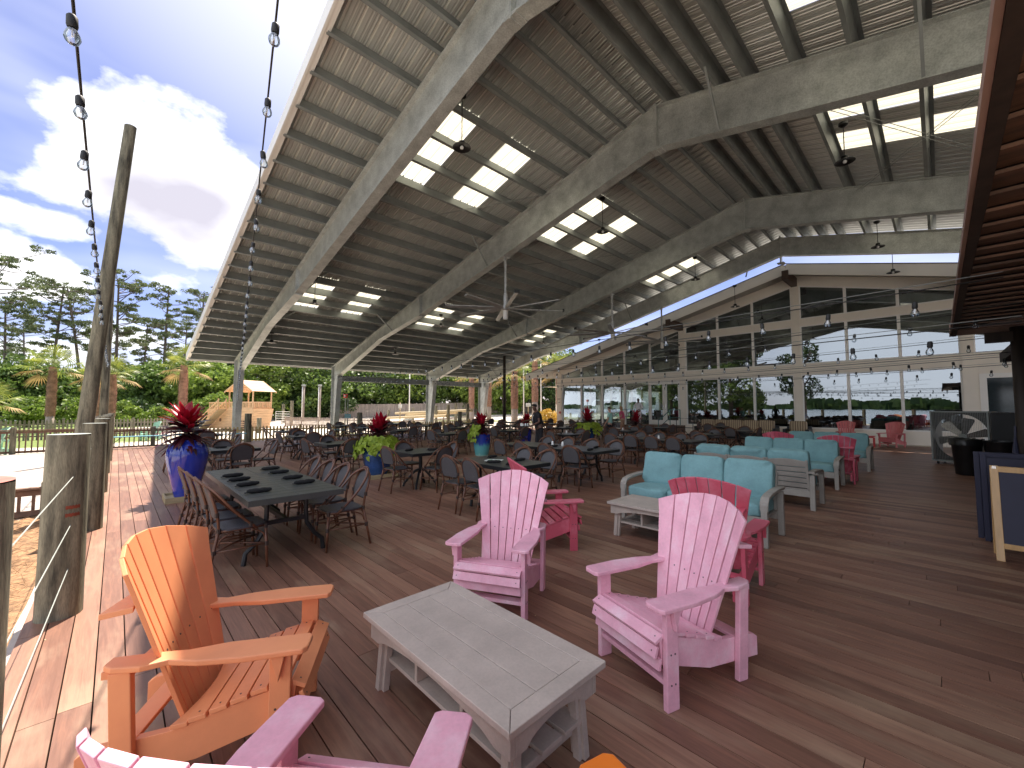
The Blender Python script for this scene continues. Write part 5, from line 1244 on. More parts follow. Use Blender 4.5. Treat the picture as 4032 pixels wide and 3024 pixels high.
# ================================================================== RIGHT SIDE ITEMS
def drum_fan():
    t = thing('barn_fan', 'huge grey square barn fan with six broad blades behind a wire guard', 'fan', (17.3, -0.36, 0), 0)
    H, Wd, D = 1.46, 0.60, 0.55
    mb = MB(); z0 = 0.08
    for s in (1, -1): mb.b2((-0.05, s*Wd, z0), (D, s*(Wd-0.04), z0+H)); mb.b2((-0.05, -Wd+0.04, z0+(H/2)*(1+s)-0.04*(s > 0)), (D, Wd-0.04, z0+(H/2)*(1+s)+0.04*(s < 0)))
    obj('housing', mb, M['galvd'], t, bevel=0.004)
    mb = MB(); n = 40; c = (0.0, z0+H/2); Rr = 0.56
    V = [(0.10, math.cos(2*PI*i/n)*Rr, c[1]+math.sin(2*PI*i/n)*Rr*1.15) for i in range(n)]+[(0.10, max(-Wd+.04, min(Wd-.04, math.cos(2*PI*i/n)*2)), max(z0+.04, min(z0+H-.04, c[1]+math.sin(2*PI*i/n)*2))) for i in range(n)]
    mb.add(V, [(i, (i+1) % n, n+(i+1) % n, n+i) for i in range(n)]); obj('shroud', mb, M['tmet'], t, fix=False)
    for k in range(6):
        a = k*PI/3+0.25; mb = MB(); mb.M = Matrix.Translation((0.22, 0, c[1])) @ Matrix.Rotation(a, 4, 'X') @ Matrix.Rotation(0.5, 4, 'Z')
        mb.prism([(-0.05, 0.05), (0.05, 0.05), (0.13, 0.5), (0.10, 0.54), (-0.10, 0.54), (-0.13, 0.5)], 0.012, Matrix(((0, 0, 1, 0), (1, 0, 0, 0), (0, 1, 0, 0), (0, 0, 0, 1)))); obj('blade', mb, M['chrome'], t)
    mb = MB(); mb.M = Matrix.Translation((0.16, 0, c[1])) @ Matrix.Rotation(PI/2, 4, 'Y'); mb.lathe([(0.08, 0), (0.08, 0.12)], 16); obj('hub', mb, M['galvd'], t)
    mb = MB(); mb.add([(-0.052, -Wd+.03, z0+.03), (-0.052, Wd-.03, z0+.03), (-0.052, Wd-.03, z0+H-.03), (-0.052, -Wd+.03, z0+H-.03)], [(0, 1, 2, 3)]); obj('wire_guard', mb, M['mesh'], t, fix=False)
    for sx in (0.05, 0.45):
        for s in (1, -1): mb = MB(); mb.M = Matrix.Translation((sx, s*0.5, 0.04)) @ Matrix.Rotation(PI/2, 4, 'X'); mb.lathe([(0.04, -0.015), (0.04, 0.015)], 14); obj('caster', mb, M['blackr'], t)
    return t
f = drum_fan(); f.rotation_euler = (0, 0, R(-20))
def bin_(x, y, label, lined=True):
    t = thing('trash_can', label, 'trash can', (x, y, 0), 0, 'black trash cans by the fan')
    mb = MB(); mb.lathe([(0.21, 0.0), (0.22, 0.02), (0.27, 0.80), (0.285, 0.82), (0.285, 0.86), (0.26, 0.86), (0.255, 0.80)], 28, cap=False); mb.lathe([(0.21, 0.01), (0.001, 0.011)], 28, cap=False); obj('body', mb, M['black'], t, smooth=40)
    if lined:
        mb = MB(); n = 36; r_ = random.Random(5); prof = []
        V = []
        for rr, z in ((0.245, 0.80), (0.285, 0.885), (0.30, 0.87), (0.295, 0.72)):
            for k in range(n): j = r_.uniform(-.012, .012); V.append(((rr+j)*math.cos(2*PI*k/n), (rr+j)*math.sin(2*PI*k/n), z+j))
        mb.add(V, [(i*n+k, i*n+(k+1) % n, (i+1)*n+(k+1) % n, (i+1)*n+k) for i in range(3) for k in range(n)]); obj('bin_liner', mb, M['black'], t, smooth=True, fix=False)
bin_(15.1, -0.42, 'black trash can with a bin liner in front of the barn fan'); bin_(14.9, -0.95, 'second black trash can right beside the lined one', False)
t = thing('equipment_box', 'tall black box standing behind the fan by the shed', 'box', (16.6, -1.35, 0))
mb = MB(); mb.b2((-0.3, -0.45, 0.02), (0.3, 0.45, 1.52)); obj('cabinet', mb, M['black'], t, bevel=0.02); mb = MB(); mb.b2((-0.31, -0.40, 1.38), (-0.302, 0.40, 1.44)); obj('front_strip', mb, M['tmet'], t)
# folding chalkboard and navy boards behind it
def aframe():
    t = thing('sandwich_board', 'blank navy chalkboard in a varnished pine a-frame at the right edge', 'sandwich board', (7.05, -0.72, 0))
    for s, xo in ((-1, -0.13), (1, 0.20)):
        lf = MB(); tx = 0.03 if s < 0 else 0.055
        for q in (1, -1): lf.bar((xo, q*0.33, 0), (tx, q*0.33, 1.0), 0.062, 0.028, (1, 0, 0))
        for zc, h in ((0.965, 0.06), (0.16, 0.055)):
            f_ = zc; x_ = xo+(tx-xo)*f_; lf.bar((x_, -0.30, zc), (x_, 0.30, zc), 0.026, h)
        lo = obj('front_leaf' if s < 0 else 'rear_leaf', lf, M['pine2'], t, bevel=0.003)
        bo = MB(); bo.bar((xo+(tx-xo)*0.17, 0, 0.17), (xo+(tx-xo)*0.95, 0, 0.95), 0.60, 0.010, (1, 0, 0)); obj('chalk_panel', bo, M['chalk'], lo)
    mb = MB()
    for q in (1, -1): mb.box((0.04, q*0.33, 0.985), (0.06, 0.03, 0.03))
    obj('hinge', mb, M['chrome'], t); return t
aframe()
for i, (x, dx) in enumerate(((7.85, 0.0), (7.98, 0.05))):
    t = thing('chalkboard', ('navy framed chalkboard standing right behind the pine a-frame', 'second navy framed chalkboard leaning at the back of the stack')[i], 'chalkboard', (x, -0.82+dx, 0), 0, 'navy chalkboards behind the a-frame')
    mb = MB(); mb.bar((0, 0, 0.02), (0.06, 0, 1.06), 0.92, 0.02, (1, 0, 0)); obj('panel', mb, M['chalk'], t)
    mb = MB()
    for q in (1, -1): mb.bar((-0.012, q*0.47, 0.0), (0.05, q*0.47, 1.08), 0.05, 0.035, (1, 0, 0))
    mb.bar((0.045, -0.445, 1.055), (0.045, 0.445, 1.055), 0.035, 0.05); mb.bar((-0.008, -0.445, 0.05), (-0.008, 0.445, 0.05), 0.035, 0.05); obj('frame', mb, M['chalk'], t, bevel=0.003)
r5 = random.Random(6)
for i in range(7):
    mb = MB(); x0, y0 = 8.9+0.22*i, -0.62-0.07*i; L = Vector((r5.uniform(.15, .5), -r5.uniform(.05, .3), 1.22+r5.uniform(-.1, .1)))
    a = Vector((x0, y0, 0.0)); mb.tube([a, a+L*0.15, a+L*0.8, a+L], [0.012, 0.05, 0.035, 0.012], 8); mb.tube([a+L*0.98, a+L*1.1], 0.014, 6)
    tag(obj('folded_umbrella', mb, (M['shedd'], M['chalk'], M['black'])[i % 3], smooth=40), 'dark folded umbrella leaning behind the chalkboards, %s from us' % ('first', 'second', 'third', 'fourth', 'fifth', 'sixth', 'last')[i], 'umbrella', 'folded umbrellas behind the chalkboards')

# ================================================================== PILINGS, RAILS, STRINGS
GPI = 'weathered round pilings along the deck edge'
def piling(x, y, h, r, label, base=-0.3, mat_top='piletop', name='piling', group=GPI, lean=None, seed=0):
    t = thing(name, label, 'post', (x, y, base), 0, group); r_ = random.Random(seed+int(abs(x*13+y*7)*10))
    mb = MB(); n = 28; lv = 14; V = []; ph = [r_.uniform(0, 6) for _ in range(5)]
    for i in range(lv+1):
        q = i/lv; z = q*(h-base); cx_, cy_ = (lean[0]*q, lean[1]*q) if lean else (0, 0); rr = r*(1.03-0.08*q) if not lean else r*(1.08-0.30*q)
        for k in range(n):
            a = 2*PI*k/n; w = 1+0.018*math.sin(3*a+ph[0]+q*1.2)+0.012*math.sin(7*a+ph[1])+0.010*math.sin(13*a+ph[2]+q)
            V.append((cx_+math.cos(a)*rr*w, cy_+math.sin(a)*rr*w, z))
    mb.add(V, [(i*n+k, i*n+(k+1) % n, (i+1)*n+(k+1) % n, (i+1)*n+k) for i in range(lv) for k in range(n)])
    obj('shaft', mb, M['pile'], t, smooth=True)
    tp = MB(); cx_, cy_ = lean if lean else (0, 0); rr = r*(0.95 if not lean else 0.78)
    V = [(cx_+math.cos(2*PI*k/n)*rr*1.0, cy_+math.sin(2*PI*k/n)*rr*1.0, h-base+0.003) for k in range(n)]+[(cx_, cy_, h-base+0.006)]
    tp.add(V, [(k, (k+1) % n, n) for k in range(n)]); obj('cut_top', tp, M[mat_top], t, fix=False)
    return t
piling(-0.30, 1.60, 1.47, 0.135, 'thick piling with a red painted top, cut off by the left edge of the photo', mat_top='redtop')
p1_ = piling(-0.265, 4.93, 1.43, 0.132, 'thick weathered piling nearest us that shows its whole height', )
mb = MB()
for a0 in range(2): 
    z = 1.10-0.06*a0+0.06; n = 10; V = []
    for i in range(n+1):
        a = -1.15+0.62*i/n+(-0.35); 
        for zz in (z-0.012*(1+0.3*math.sin(i*2)), z+0.014*(1+0.4*math.sin(i*3))): V.append((math.cos(a)*0.138, math.sin(a)*0.138, zz))
    mb.add(V, [(2*i, 2*i+1, 2*i+3, 2*i+2) for i in range(n)])
obj('red_stain', mb, M['redmark'], p1_, fix=False)
ys_p = [8.06, 11.37, 14.6, 17.9, 21.2]
for i, y in enumerate(ys_p):
    piling(-0.20+0.012*i, y, 1.43, 0.128, 'weathered piling along the left deck edge, %s behind the nearest full one' % ('first', 'second', 'third', 'fourth', 'fifth')[i])
piling(-0.47, 9.95, 6.72, 0.108, 'tall dark leaning pole rising above the pilings into the cloud', lean=(0.46, 0.0), name='leaning_pole', group=None, seed=3)
piling(-0.30, 19.3, 6.0, 0.11, 'second tall pole behind the leaning one, holding the light string', lean=(0.02, 0.0), name='leaning_pole', group=None, seed=5)
for i, (x, y, ds) in enumerate(((4.6, 23.1, 'in front of the play ship by the first steel column'), (10.1, 23.1, 'by the second steel column, carrying the blue sign'), (17.2, 23.1, 'by the third steel column'), (7.35, 33.5, 'standing in the sand between the fences'))):
    piling(x, y, 1.35 if i < 3 else 0.9, 0.15, 'weathered piling '+ds, group='pilings along the far deck edge', name='piling')
# steel cables between the left pilings
for k, z in enumerate((1.10, 0.72, 0.38)):
    mb = MB(); pts = [(-0.30, 1.60, z), (-0.22, 4.93, z)]+[(-0.22+0.012*i, y, z) for i, y in enumerate(ys_p)]
    mb.tube(pts, 0.003, 5); tag(obj('steel_cable', mb, M['piletop']), 'thin steel cable strung between the left pilings, %s of three' % ('top', 'middle', 'lowest')[k], 'cable', 'steel cables of the left railing')
# timber railings
def railing(p, q, ztop, zb, label, n=None, npost=4):
    t = thing('timber_railing', label, 'railing', (p[0], p[1], zb), 0); p, q = Vector((*p, 0)), Vector((*q, 0)); L = (q-p).length; d = (q-p)/L
    def loc(v, z): return Vector((v.x-t.location.x, v.y-t.location.y, z-zb))
    mb = MB(); mb.bar(loc(p, ztop), loc(q, ztop), 0.14, 0.035); mb.bar(loc(p, ztop-0.07), loc(q, ztop-0.07), 0.04, 0.085); obj('top_rail', mb, M['rail'], t, bevel=0.004)
    mb = MB(); mb.bar(loc(p, zb+0.1), loc(q, zb+0.1), 0.04, 0.085); obj('bottom_rail', mb, M['rail'], t)
    mb = MB(); k = int(L/0.15)
    for i in range(1, k): v = p+d*(i*L/k); mb.bar(loc(v, zb+0.05), loc(v, ztop-0.05), 0.038, 0.038)
    obj('balusters', mb, M['rail'], t)
    for i in range(npost+1): v = p+d*(i*L/npost); mb = MB(); mb.bar(loc(v, zb-0.1), loc(v, ztop+0.10), 0.15, 0.15); obj('post', mb, M['pile'], t, bevel=0.01)
railing((-9.5, 23.6), (-0.4, 23.6), 0.80, -0.1, 'brown timber railing across the far left, left of the deck', npost=4)
railing((-0.3, 23.6), (2.7, 23.6), 0.74, -0.1, 'brown timber railing at the far end of the sunny strip', npost=2)
railing((-6.5, 10.2), (-0.75, 10.2), 0.34, -0.75+0.6, 'low dark railing beside the pale walkway at the left edge', npost=3)
def bench(x, y, L, rz, label):
    t = thing('bench', label, 'bench', (x, y, 0), rz, 'thin pale blue benches at the far deck edge')
    mb = MB(); mb.box((0, 0, 0.475), (L, 0.28, 0.035)); obj('seat', mb, M['blueb'], t, bevel=0.005)
    for s in (1, -1):
        mb = MB(); mb.bar((s*(L/2-0.25), 0, 0.46), (s*(L/2-0.22), 0, 0.0), 0.03, 0.03); mb.bar((s*(L/2-0.22), -0.12, 0.01), (s*(L/2-0.22), 0.12, 0.01), 0.03, 0.02); mb.bar((s*(L/2-0.24), 0, 0.2), (s*(L/2-0.5), 0, 0.45), 0.02, 0.02); obj('leg', mb, M['tmet'], t)
bench(1.0, 22.6, 2.6, 0, 'pale blue bench at the end of the sunny strip'); bench(3.3, 21.9, 2.0, 0, 'pale blue bench left of the first steel column'); bench(9.2, 22.3, 1.6, 0, 'pale blue bench left of the second steel column'); bench(-5.5, 21.4, 4.5, 0, 'pale blue bench on the lower walkway at the left edge')
# picket fence (yellow pine)
def picket_fence(p, q, ztop, zb, step, label, mat, w=0.085, name='picket_fence', pstep=2.4, group=None, gap_rails=True):
    t = thing(name, label, 'fence', (p[0], p[1], 0), 0, group); p, q = Vector((*p, 0)), Vector((*q, 0)); L = (q-p).length; d = (q-p)/L
    ang = math.atan2(d.y, d.x); o = Vector((t.location.x, t.location.y, 0))
    rn = MB(); mb = MB(); r_ = random.Random(9)
    for i in range(int(L/step)+1):
        v = p+d*(i*step)-o; g0 = gh(v.x+o.x, v.y+o.y)+0.16 if zb > -0.5 else 0; zt = ztop+g0+r_.uniform(-.012, .012)
        mb.M = Matrix.Translation((v.x, v.y, 0)) @ Matrix.Rotation(ang, 4, 'Z')
        pts = [(-w/2, zb+g0), (w/2, zb+g0), (w/2, zt-0.06), (w*0.32, zt-0.015), (0, zt), (-w*0.32, zt-0.015), (-w/2, zt-0.06)]
        mb.prism(pts, 0.02, Matrix(((1, 0, 0, 0), (0, 0, 1, 0), (0, 1, 0, 0), (0, 0, 0, 1))))
    obj('pickets', mb, mat, t)
    mb = MB()
    nseg = max(1, int(L/3))
    for z in (0.22, 0.78):
        for s_ in range(nseg):
            a = p+d*(s_*L/nseg)-o; b_ = p+d*((s_+1)*L/nseg)-o; ga = gh(a.x+o.x, a.y+o.y)+0.16; gb = gh(b_.x+o.x, b_.y+o.y)+0.16
            off = Vector((-d.y, d.x, 0))*0.03
            mb.bar(a+off+Vector((0, 0, zb+(ztop-zb)*z+ga)), b_+off+Vector((0, 0, zb+(ztop-zb)*z+gb)), 0.04, 0.08)
    obj('rails', mb, mat, t)
    for i in range(int(L/pstep)+1):
        v = p+d*(i*pstep)-o; g0 = gh(v.x+o.x, v.y+o.y)+0.16; off = Vector((-d.y, d.x, 0))*0.07; mb = MB(); mb.bar(v+off+Vector((0, 0, zb+g0-0.1)), v+off+Vector((0, 0, ztop+g0+0.06)), 0.1, 0.1); obj('post', mb, mat, t)
picket_fence((2.7, 24.9), (21.5, 24.9), 0.66, -0.22, 0.165, 'low yellow pine picket fence running behind the dining area', M['picket'])
picket_fence((-14, 33), (2.6, 35.5), 0.95, -0.2, 0.16, 'grey picket fence behind the left railing, in front of the palms', M['grayfence'], pstep=3)
picket_fence((11.3, 42), (15.5, 31.5), 0.75, -0.1, 0.15, 'grey slatted fence slanting away beside the sand play yard', M['grayfence'], pstep=2.1)
picket_fence((15.5, 31.5), (27.0, 34.5), 0.55, -0.1, 0.15, 'pale picket fence continuing right behind the second column', M['grayfence'], pstep=2.6)
picket_fence((19, 52.0), (36, 45.5), 1.55, -0.1, 0.19, 'tall grey board privacy fence behind the lumber posts, left stretch', M['grayfence'], w=0.18, name='board_fence', group='grey privacy fence')
picket_fence((36, 45.5), (66, 34.0), 1.62, -0.1, 0.2, 'tall grey board privacy fence behind the palms, right stretch', M['grayfence'], w=0.19, name='board_fence', group='grey privacy fence')
# round posts with horizontal lumber beyond the pavilion
GLP = 'round posts and beams stacked beyond the dining area'
for i, (u_, D, h) in enumerate(((1532, 40, 1.5), (1628, 44, 1.55), (1718, 37, 1.9), (1766, 34, 2.0), (1796, 38, 2.1), (1842, 34, 2.05))):
    d = fw*1.0+rt*((u_-2016)/F_PX); d.z = 0; p = d*(D/1.0); 
    t = piling(p.x, p.y, h+gh(p.x, p.y), 0.13, 'pale round post beyond the pavilion, %s from the left' % ('first', 'second', 'third', 'fourth', 'fifth', 'sixth')[i], base=gh(p.x, p.y)-0.1, name='round_post', group=GLP)
    t.children[0].data.materials[0] = M['tray']
for (ua, Da, ub, Db, z, s_) in ((1600, 41, 1800, 36, 0.85, 'lower'), (1520, 40, 1760, 33.5, 0.62, 'nearer lower'), (1560, 42, 1860, 34, 1.05, 'upper')):
    pa = fw+rt*((ua-2016)/F_PX); pa.z = 0; pa *= Da; pb = fw+rt*((ub-2016)/F_PX); pb.z = 0; pb *= Db
    mb = MB(); mb.tube([(pa.x, pa.y, z), (pb.x, pb.y, z+0.35)], 0.12, 10); tag(obj('lumber_beam', mb, M['tray'], smooth=40), 'long pale round beam lying across the posts beyond the pavilion, %s one' % s_, 'beam', GLP)

# ---- sign posts
def ground_pt(u_, D): 
    d = fw+rt*((u_-2016)/F_PX); d.z = 0; d *= D; return d
def signpost(u_, D, h, plate, zc, w, hh, label, lines=3, round_=False):
    p = ground_pt(u_, D); gz = gh(p.x, p.y); t = thing('sign_post', label, 'sign', (p.x, p.y, gz), 0)
    mb = MB(); mb.tube([(0, 0, -0.1), (0, 0, h-gz)], 0.045 if round_ else 0.03, 8); obj('pole', mb, M['tray'] if round_ else M['galvd'], t, smooth=True)
    a = math.atan2(-p.y, -p.x); mb = MB(); mb.M = Matrix.Rotation(a, 4, 'Z'); mb.box((0.06, 0, zc-gz), (0.015, w, hh)); pl = obj('sign_plate', mb, plate, t, bevel=0.003)
    mb = MB(); mb.M = Matrix.Rotation(a, 4, 'Z')
    for k in range(lines): mb.box((0.07, 0, zc-gz+hh*(0.28-0.28*k)), (0.004, w*(0.8-0.14*(k % 2)), hh*0.07))
    obj('sign_lines', mb, M['paper'] if plate != M['paper'] else M['redmark'], pl)
signpost(1372, 26, 2.25, M['sign'], 1.10, 0.36, 0.24, 'small blue notice on a slim pole right of the second column')
t_ = None
p = ground_pt(1362, 28); t_ = thing('alarm_post', 'slim grey pole with a red box on top right of the second column', 'pole', (p.x, p.y, 0))
mb = MB(); mb.tube([(0, 0, -0.2), (0, 0, 2.3)], 0.03, 8); obj('pole', mb, M['galvd'], t_); mb = MB(); mb.box((0, 0, 2.42), (0.2, 0.2, 0.25)); rb = obj('red_box', mb, M['red'], t_, bevel=0.01); mb = MB(); mb.box((-0.07, -0.09, 2.42), (0.1, 0.06, 0.1)); obj('lens', mb, M['paper'], rb)
signpost(1577, 34, 2.05, M['paper'], 1.75, 0.28, 0.34, 'small white notice on a wooden post beside the privacy fence', 4, True)
signpost(2080, 42, 2.1, M['paper'], 1.9, 0.5, 0.34, 'small white and blue notice on a post right of the palms', 3, True)
# light poles on concrete blocks
for i, (u_, D, h) in enumerate(((1613, 46, 6.2), (2062, 40, 6.6), (2130, 44, 6.0), (2190, 46, 5.6))):
    p = ground_pt(u_, D); gz = gh(p.x, p.y); t = thing('light_pole', 'white metal light pole on a concrete block beyond the pavilion, %s from the left' % ('first', 'second', 'third', 'fourth')[i], 'pole', (p.x, p.y, gz), 0, 'white light poles beyond the pavilion')
    mb = MB(); mb.tube([(0, 0, 0.3), (0, 0, h)], 0.06, 8); obj('pole', mb, M['trimw'], t, smooth=True); mb = MB(); mb.box((0, 0, 0.22), (0.75, 0.75, 0.5)); obj('concrete_block', mb, M['piletop'], t, bevel=0.02)
p = ground_pt(1986, 30); mb = MB(); mb.tube([(p.x, p.y, -0.1), (p.x, p.y, 5.4)], [0.13, 0.10], 10); tag(obj('wooden_pole', mb, M['shedd'], smooth=True), 'dark wooden pole standing left of the bright palm beyond the last column', 'pole')
for i, (u_, D) in enumerate(((1196, 46), (1260, 46))):
    p = ground_pt(u_, D); t = thing('utility_post', 'grey round post with a metal conduit behind the sand yard, %s one' % ('left', 'right')[i], 'post', (p.x, p.y, 0), 0, 'grey posts behind the sand yard')
    mb = MB(); mb.tube([(0, 0, -0.1), (0, 0, 4.0)], 0.14, 10); obj('post', mb, M['grayfence'], t, smooth=True); mb = MB(); mb.tube([(-0.15, -0.12, 0), (-0.15, -0.12, 3.9)], 0.045, 8); obj('conduit', mb, M['trimw'], t, smooth=True); mb = MB(); mb.box((0, 0, 4.1), (0.35, 0.35, 0.2)); obj('head', mb, M['piletop'], t, bevel=0.02)
for i, u_ in enumerate((1119, 1152)):
    p = ground_pt(u_, 43-3*i); piling(p.x, p.y, 2.0+0.3*i, 0.15, 'grey gate post beside the white metal gate, %s one' % ('left', 'right')[i], name='gate_post', group='gate posts', base=-0.2)
pa, pb = ground_pt(1090, 42), ground_pt(1148, 40); t = thing('farm_gate', 'white tubular metal gate right of the play ship', 'gate', (pa.x, pa.y, 0))
for k in range(6): mb = MB(); z = 0.12+0.22*k; mb.tube([(0, 0, z), (pb.x-pa.x, pb.y-pa.y, z)], 0.022, 6); obj('bar', mb, M['trimw'], t)
for q in (0, 0.5, 1): mb = MB(); mb.tube([((pb.x-pa.x)*q, (pb.y-pa.y)*q, 0.1), ((pb.x-pa.x)*q, (pb.y-pa.y)*q, 1.24)], 0.022, 6); obj('upright', mb, M['trimw'], t)

# ---- cedar play ship
def play_ship():
    c = ground_pt(985, 33.5); t = thing('play_ship', 'fresh cedar playground ship with a roofed cabin and a ramp with rails', 'play structure', (c.x, c.y, -0.1), 0)
    ra = math.atan2(rt.y, rt.x); t.rotation_euler = (0, 0, ra-0.30); t.scale = (0.72, 0.8, 1.0)
    # local: +x to the viewer's right, -y towards the viewer
    W = M['newwood']
    hull = MB()
    for k in range(8):
        z0_, z1_ = 0.05+k*0.20, 0.05+(k+1)*0.20-0.012
        e0, e1 = 1.62+0.062*k, 1.62+0.062*(k+1)
        hull.add([(-4.6, -1.15, z0_), (e0, -1.15, z0_), (e1, -1.17, z1_), (-4.6, -1.17, z1_), (-4.6, 1.15, z0_), (e0, 1.15, z0_), (e1, 1.17, z1_), (-4.6, 1.17, z1_)], [(0, 1, 2, 3), (4, 7, 6, 5), (1, 5, 6, 2), (0, 3, 7, 4), (3, 2, 6, 7), (0, 4, 5, 1)])
    obj('hull', hull, W, t)
    mb = MB(); mb.b2((0.25, -1.20, 0.12), (1.05, -1.17, 0.72)); obj('hatch', mb, M['shed'], t)
    mb = MB()
    for k in range(3): mb.b2((0.35, -1.225, 0.22+0.15*k), (0.95, -1.20, 0.28+0.15*k))
    mb.b2((0.62, -1.23, 0.15), (0.68, -1.20, 0.7)); obj('hatch_bars', mb, W, t)
    mb = MB(); mb.M = Matrix.Translation((-2.6, -1.18, 0.75)) @ Matrix.Rotation(PI/2, 4, 'X'); mb.lathe([(0.14, -0.01), (0.14, 0.02)], 16); obj('porthole', mb, M['shed'], t)
    posts = MB()
    for x in (-1.55, 0.0, 1.85):
        for y in (-1.05, 1.05): 
            if x == 0.0 and y > 0: continue
            posts.b2((x-0.05, y-0.05, 0.0 if x < 1 else 1.2), (x+0.05, y+0.05, 3.05))
    obj('posts', posts, W, t)
    rl = MB()
    for y in (-1.08, 1.08):
        rl.b2((-1.5, y-0.03, 2.12), (1.9, y+0.03, 2.20)); rl.b2((-1.5, y-0.03, 1.64), (1.9, y+0.03, 1.74))
        for i in range(17): rl.b2((-1.42+i*0.2, y-0.015, 1.72), (-1.32+i*0.2, y+0.015, 2.13))
    rl.b2((1.87, -1.05, 2.12), (1.93, 1.05, 2.20))
    for i in range(9): rl.b2((1.885, -0.98+i*0.22, 1.70), (1.915, -0.88+i*0.22, 2.13))
    obj('cabin_railing', rl, W, t)
    # gable roof, ridge along y towards the viewer-left side; shingled boards
    rf = MB()
    for s in (-1, 1):
        for k in range(7):
            a0 = k/7; x0_ = s*(2.05*(1-a0)); x1_ = s*(2.05*(1-(k+1)/7)); z0_ = 3.0+0.92*a0; z1_ = 3.0+0.92*(k+1)/7
            rf.add([(0.15+x0_, -1.35, z0_+0.03), (0.15+x1_, -1.35, z1_+0.01), (0.15+x1_, 1.35, z1_+0.01), (0.15+x0_, 1.35, z0_+0.03), (0.15+x0_, -1.35, z0_), (0.15+x1_, -1.35, z1_-0.02), (0.15+x1_, 1.35, z1_-0.02), (0.15+x0_, 1.35, z0_)],
                   [(0, 1, 2, 3), (7, 6, 5, 4), (0, 4, 5, 1), (3, 2, 6, 7), (0, 3, 7, 4)])
    for y in (-1.36, 1.36):
        for s in (-1, 1): rf.bar((0.15+s*2.08, y, 2.96), (0.15, y, 3.90), 0.03, 0.11)
    obj('roof', rf, W, t)
    dk_ = MB(); dk_.b2((-4.6, -1.1, 1.60), (1.9, 1.1, 1.63)); obj('upper_deck', dk_, W, t)
    rp = MB(); rp.add([(-4.55, -1.25, 0.0), (-4.55, -2.1, 0.0), (-1.7, -2.1, 1.6), (-1.7, -1.25, 1.6), (-4.55, -1.25, -0.06), (-4.55, -2.1, -0.06), (-1.7, -2.1, 1.54), (-1.7, -1.25, 1.54)], [(0, 1, 2, 3), (7, 6, 5, 4), (0, 4, 5, 1), (1, 5, 6, 2), (2, 6, 7, 3), (3, 7, 4, 0)])
    obj('ramp', rp, M['tray'], t)
    rr = MB()
    for y in (-1.28, -2.08):
        rr.bar((-4.55, y, 0.8), (-1.65, y, 2.35), 0.05, 0.07); rr.bar((-4.55, y, 0.45), (-1.65, y, 2.0), 0.04, 0.06)
        for q in (0, .5, 1): rr.b2((-4.55+2.85*q-0.04, y-0.04, 1.6*q), (-4.55+2.85*q+0.04, y+0.04, 1.6*q+0.85))
    obj('ramp_railing', rr, W, t)
    br = MB()
    br.b2((-4.6, -1.1, 2.1), (-1.5, -1.04, 2.18))
    for i in range(14): br.b2((-4.5+i*0.22, -1.09, 1.62), (-4.41+i*0.22, -1.06, 2.12))
    obj('bow_railing', br, W, t)
play_ship()
# mint chairs on the lawn and a light utility cart, parked vehicles
A_m = adirondack(M['mint'])
place(A_m, 1.45, 30.0, 200, 'mint green adirondack chair beyond the far railing, turned sideways', 'mint green chairs beyond the railing')
copy_tree(A_m, (-0.6, 29.2, 0), R(170), 'mint green adirondack chair beyond the far railing, left one', 'mint green chairs beyond the railing')
copy_tree(A_m, (-3.3, 24.9, 0), R(200), 'mint green adirondack chair behind the left railing near the photo edge', 'mint green chairs beyond the railing')
for i_, o_ in enumerate([o for o in COL.objects if o.get('group') == 'mint green chairs beyond the railing']): o_.location.z = -0.16
def vehicle(x, y, rz, label, name, L, Wd, H, hood):
    t = thing(name, label, 'van' if name == 'parked_van' else 'truck', (x, y, gh(x, y)), rz)
    mb = MB(); P = [(-L/2, 0.35), (L/2, 0.35), (L/2, 0.85), (L/2-0.1, 0.98), (L/2-hood, 1.08), (L/2-hood-0.55, H), (-L/2+0.15, H), (-L/2, H-0.25)]
    mb.prism(P, Wd, Matrix(((1, 0, 0, 0), (0, 0, 1, 0), (0, 1, 0, 0), (0, 0, 0, 1)))); obj('body', mb, M['whitecar'], t, bevel=0.06, seg=3)
    for s in (1, -1):
        for a, b_ in ((-L/2+0.35, -0.35), (-0.2, L/2-hood-0.65)):
            mb = MB(); mb.b2((a, s*Wd/2-0.01*s, 1.12), (b_, s*(Wd/2+0.006), H-0.16)); obj('window', mb, M['carglass'], t, bevel=0.003)
        for xw in (-L/2+0.85, L/2-0.9):
            mb = MB(); mb.M = Matrix.Translation((xw, s*(Wd/2-0.1), 0.36)) @ Matrix.Rotation(PI/2, 4, 'X'); mb.lathe([(0.36, -0.12), (0.37, -0.1), (0.37, 0.1), (0.36, 0.12)], 20); w_ = obj('wheel', mb, M['blackr'], t, smooth=40)
            mb = MB(); mb.M = Matrix.Translation((xw, s*(Wd/2+0.02), 0.36)) @ Matrix.Rotation(PI/2, 4, 'X'); mb.lathe([(0.2, -0.012), (0.2, 0.012)], 16); obj('rim', mb, M['chrome'], w_)
vehicle(46.5, 31.5, 2.2, 'white parked truck seen through the left glazing', 'parked_truck', 5.4, 1.9, 1.85, 1.5)
hs = thing('white_house', 'white gabled house seen through the left glazing beyond the truck', 'house', (60, 37, gh(60, 37)), 0.75)
mb = MB(); mb.b2((-4, -7, 0), (4, 7, 3.4)); mb.add([(-4, -7, 3.4), (4, -7, 3.4), (0, -7, 5.4), (-4, 7, 3.4), (4, 7, 3.4), (0, 7, 5.4)], [(0, 1, 2), (3, 5, 4)]); obj('wall', mb, M['whitecar'], hs)
mb = MB(); 
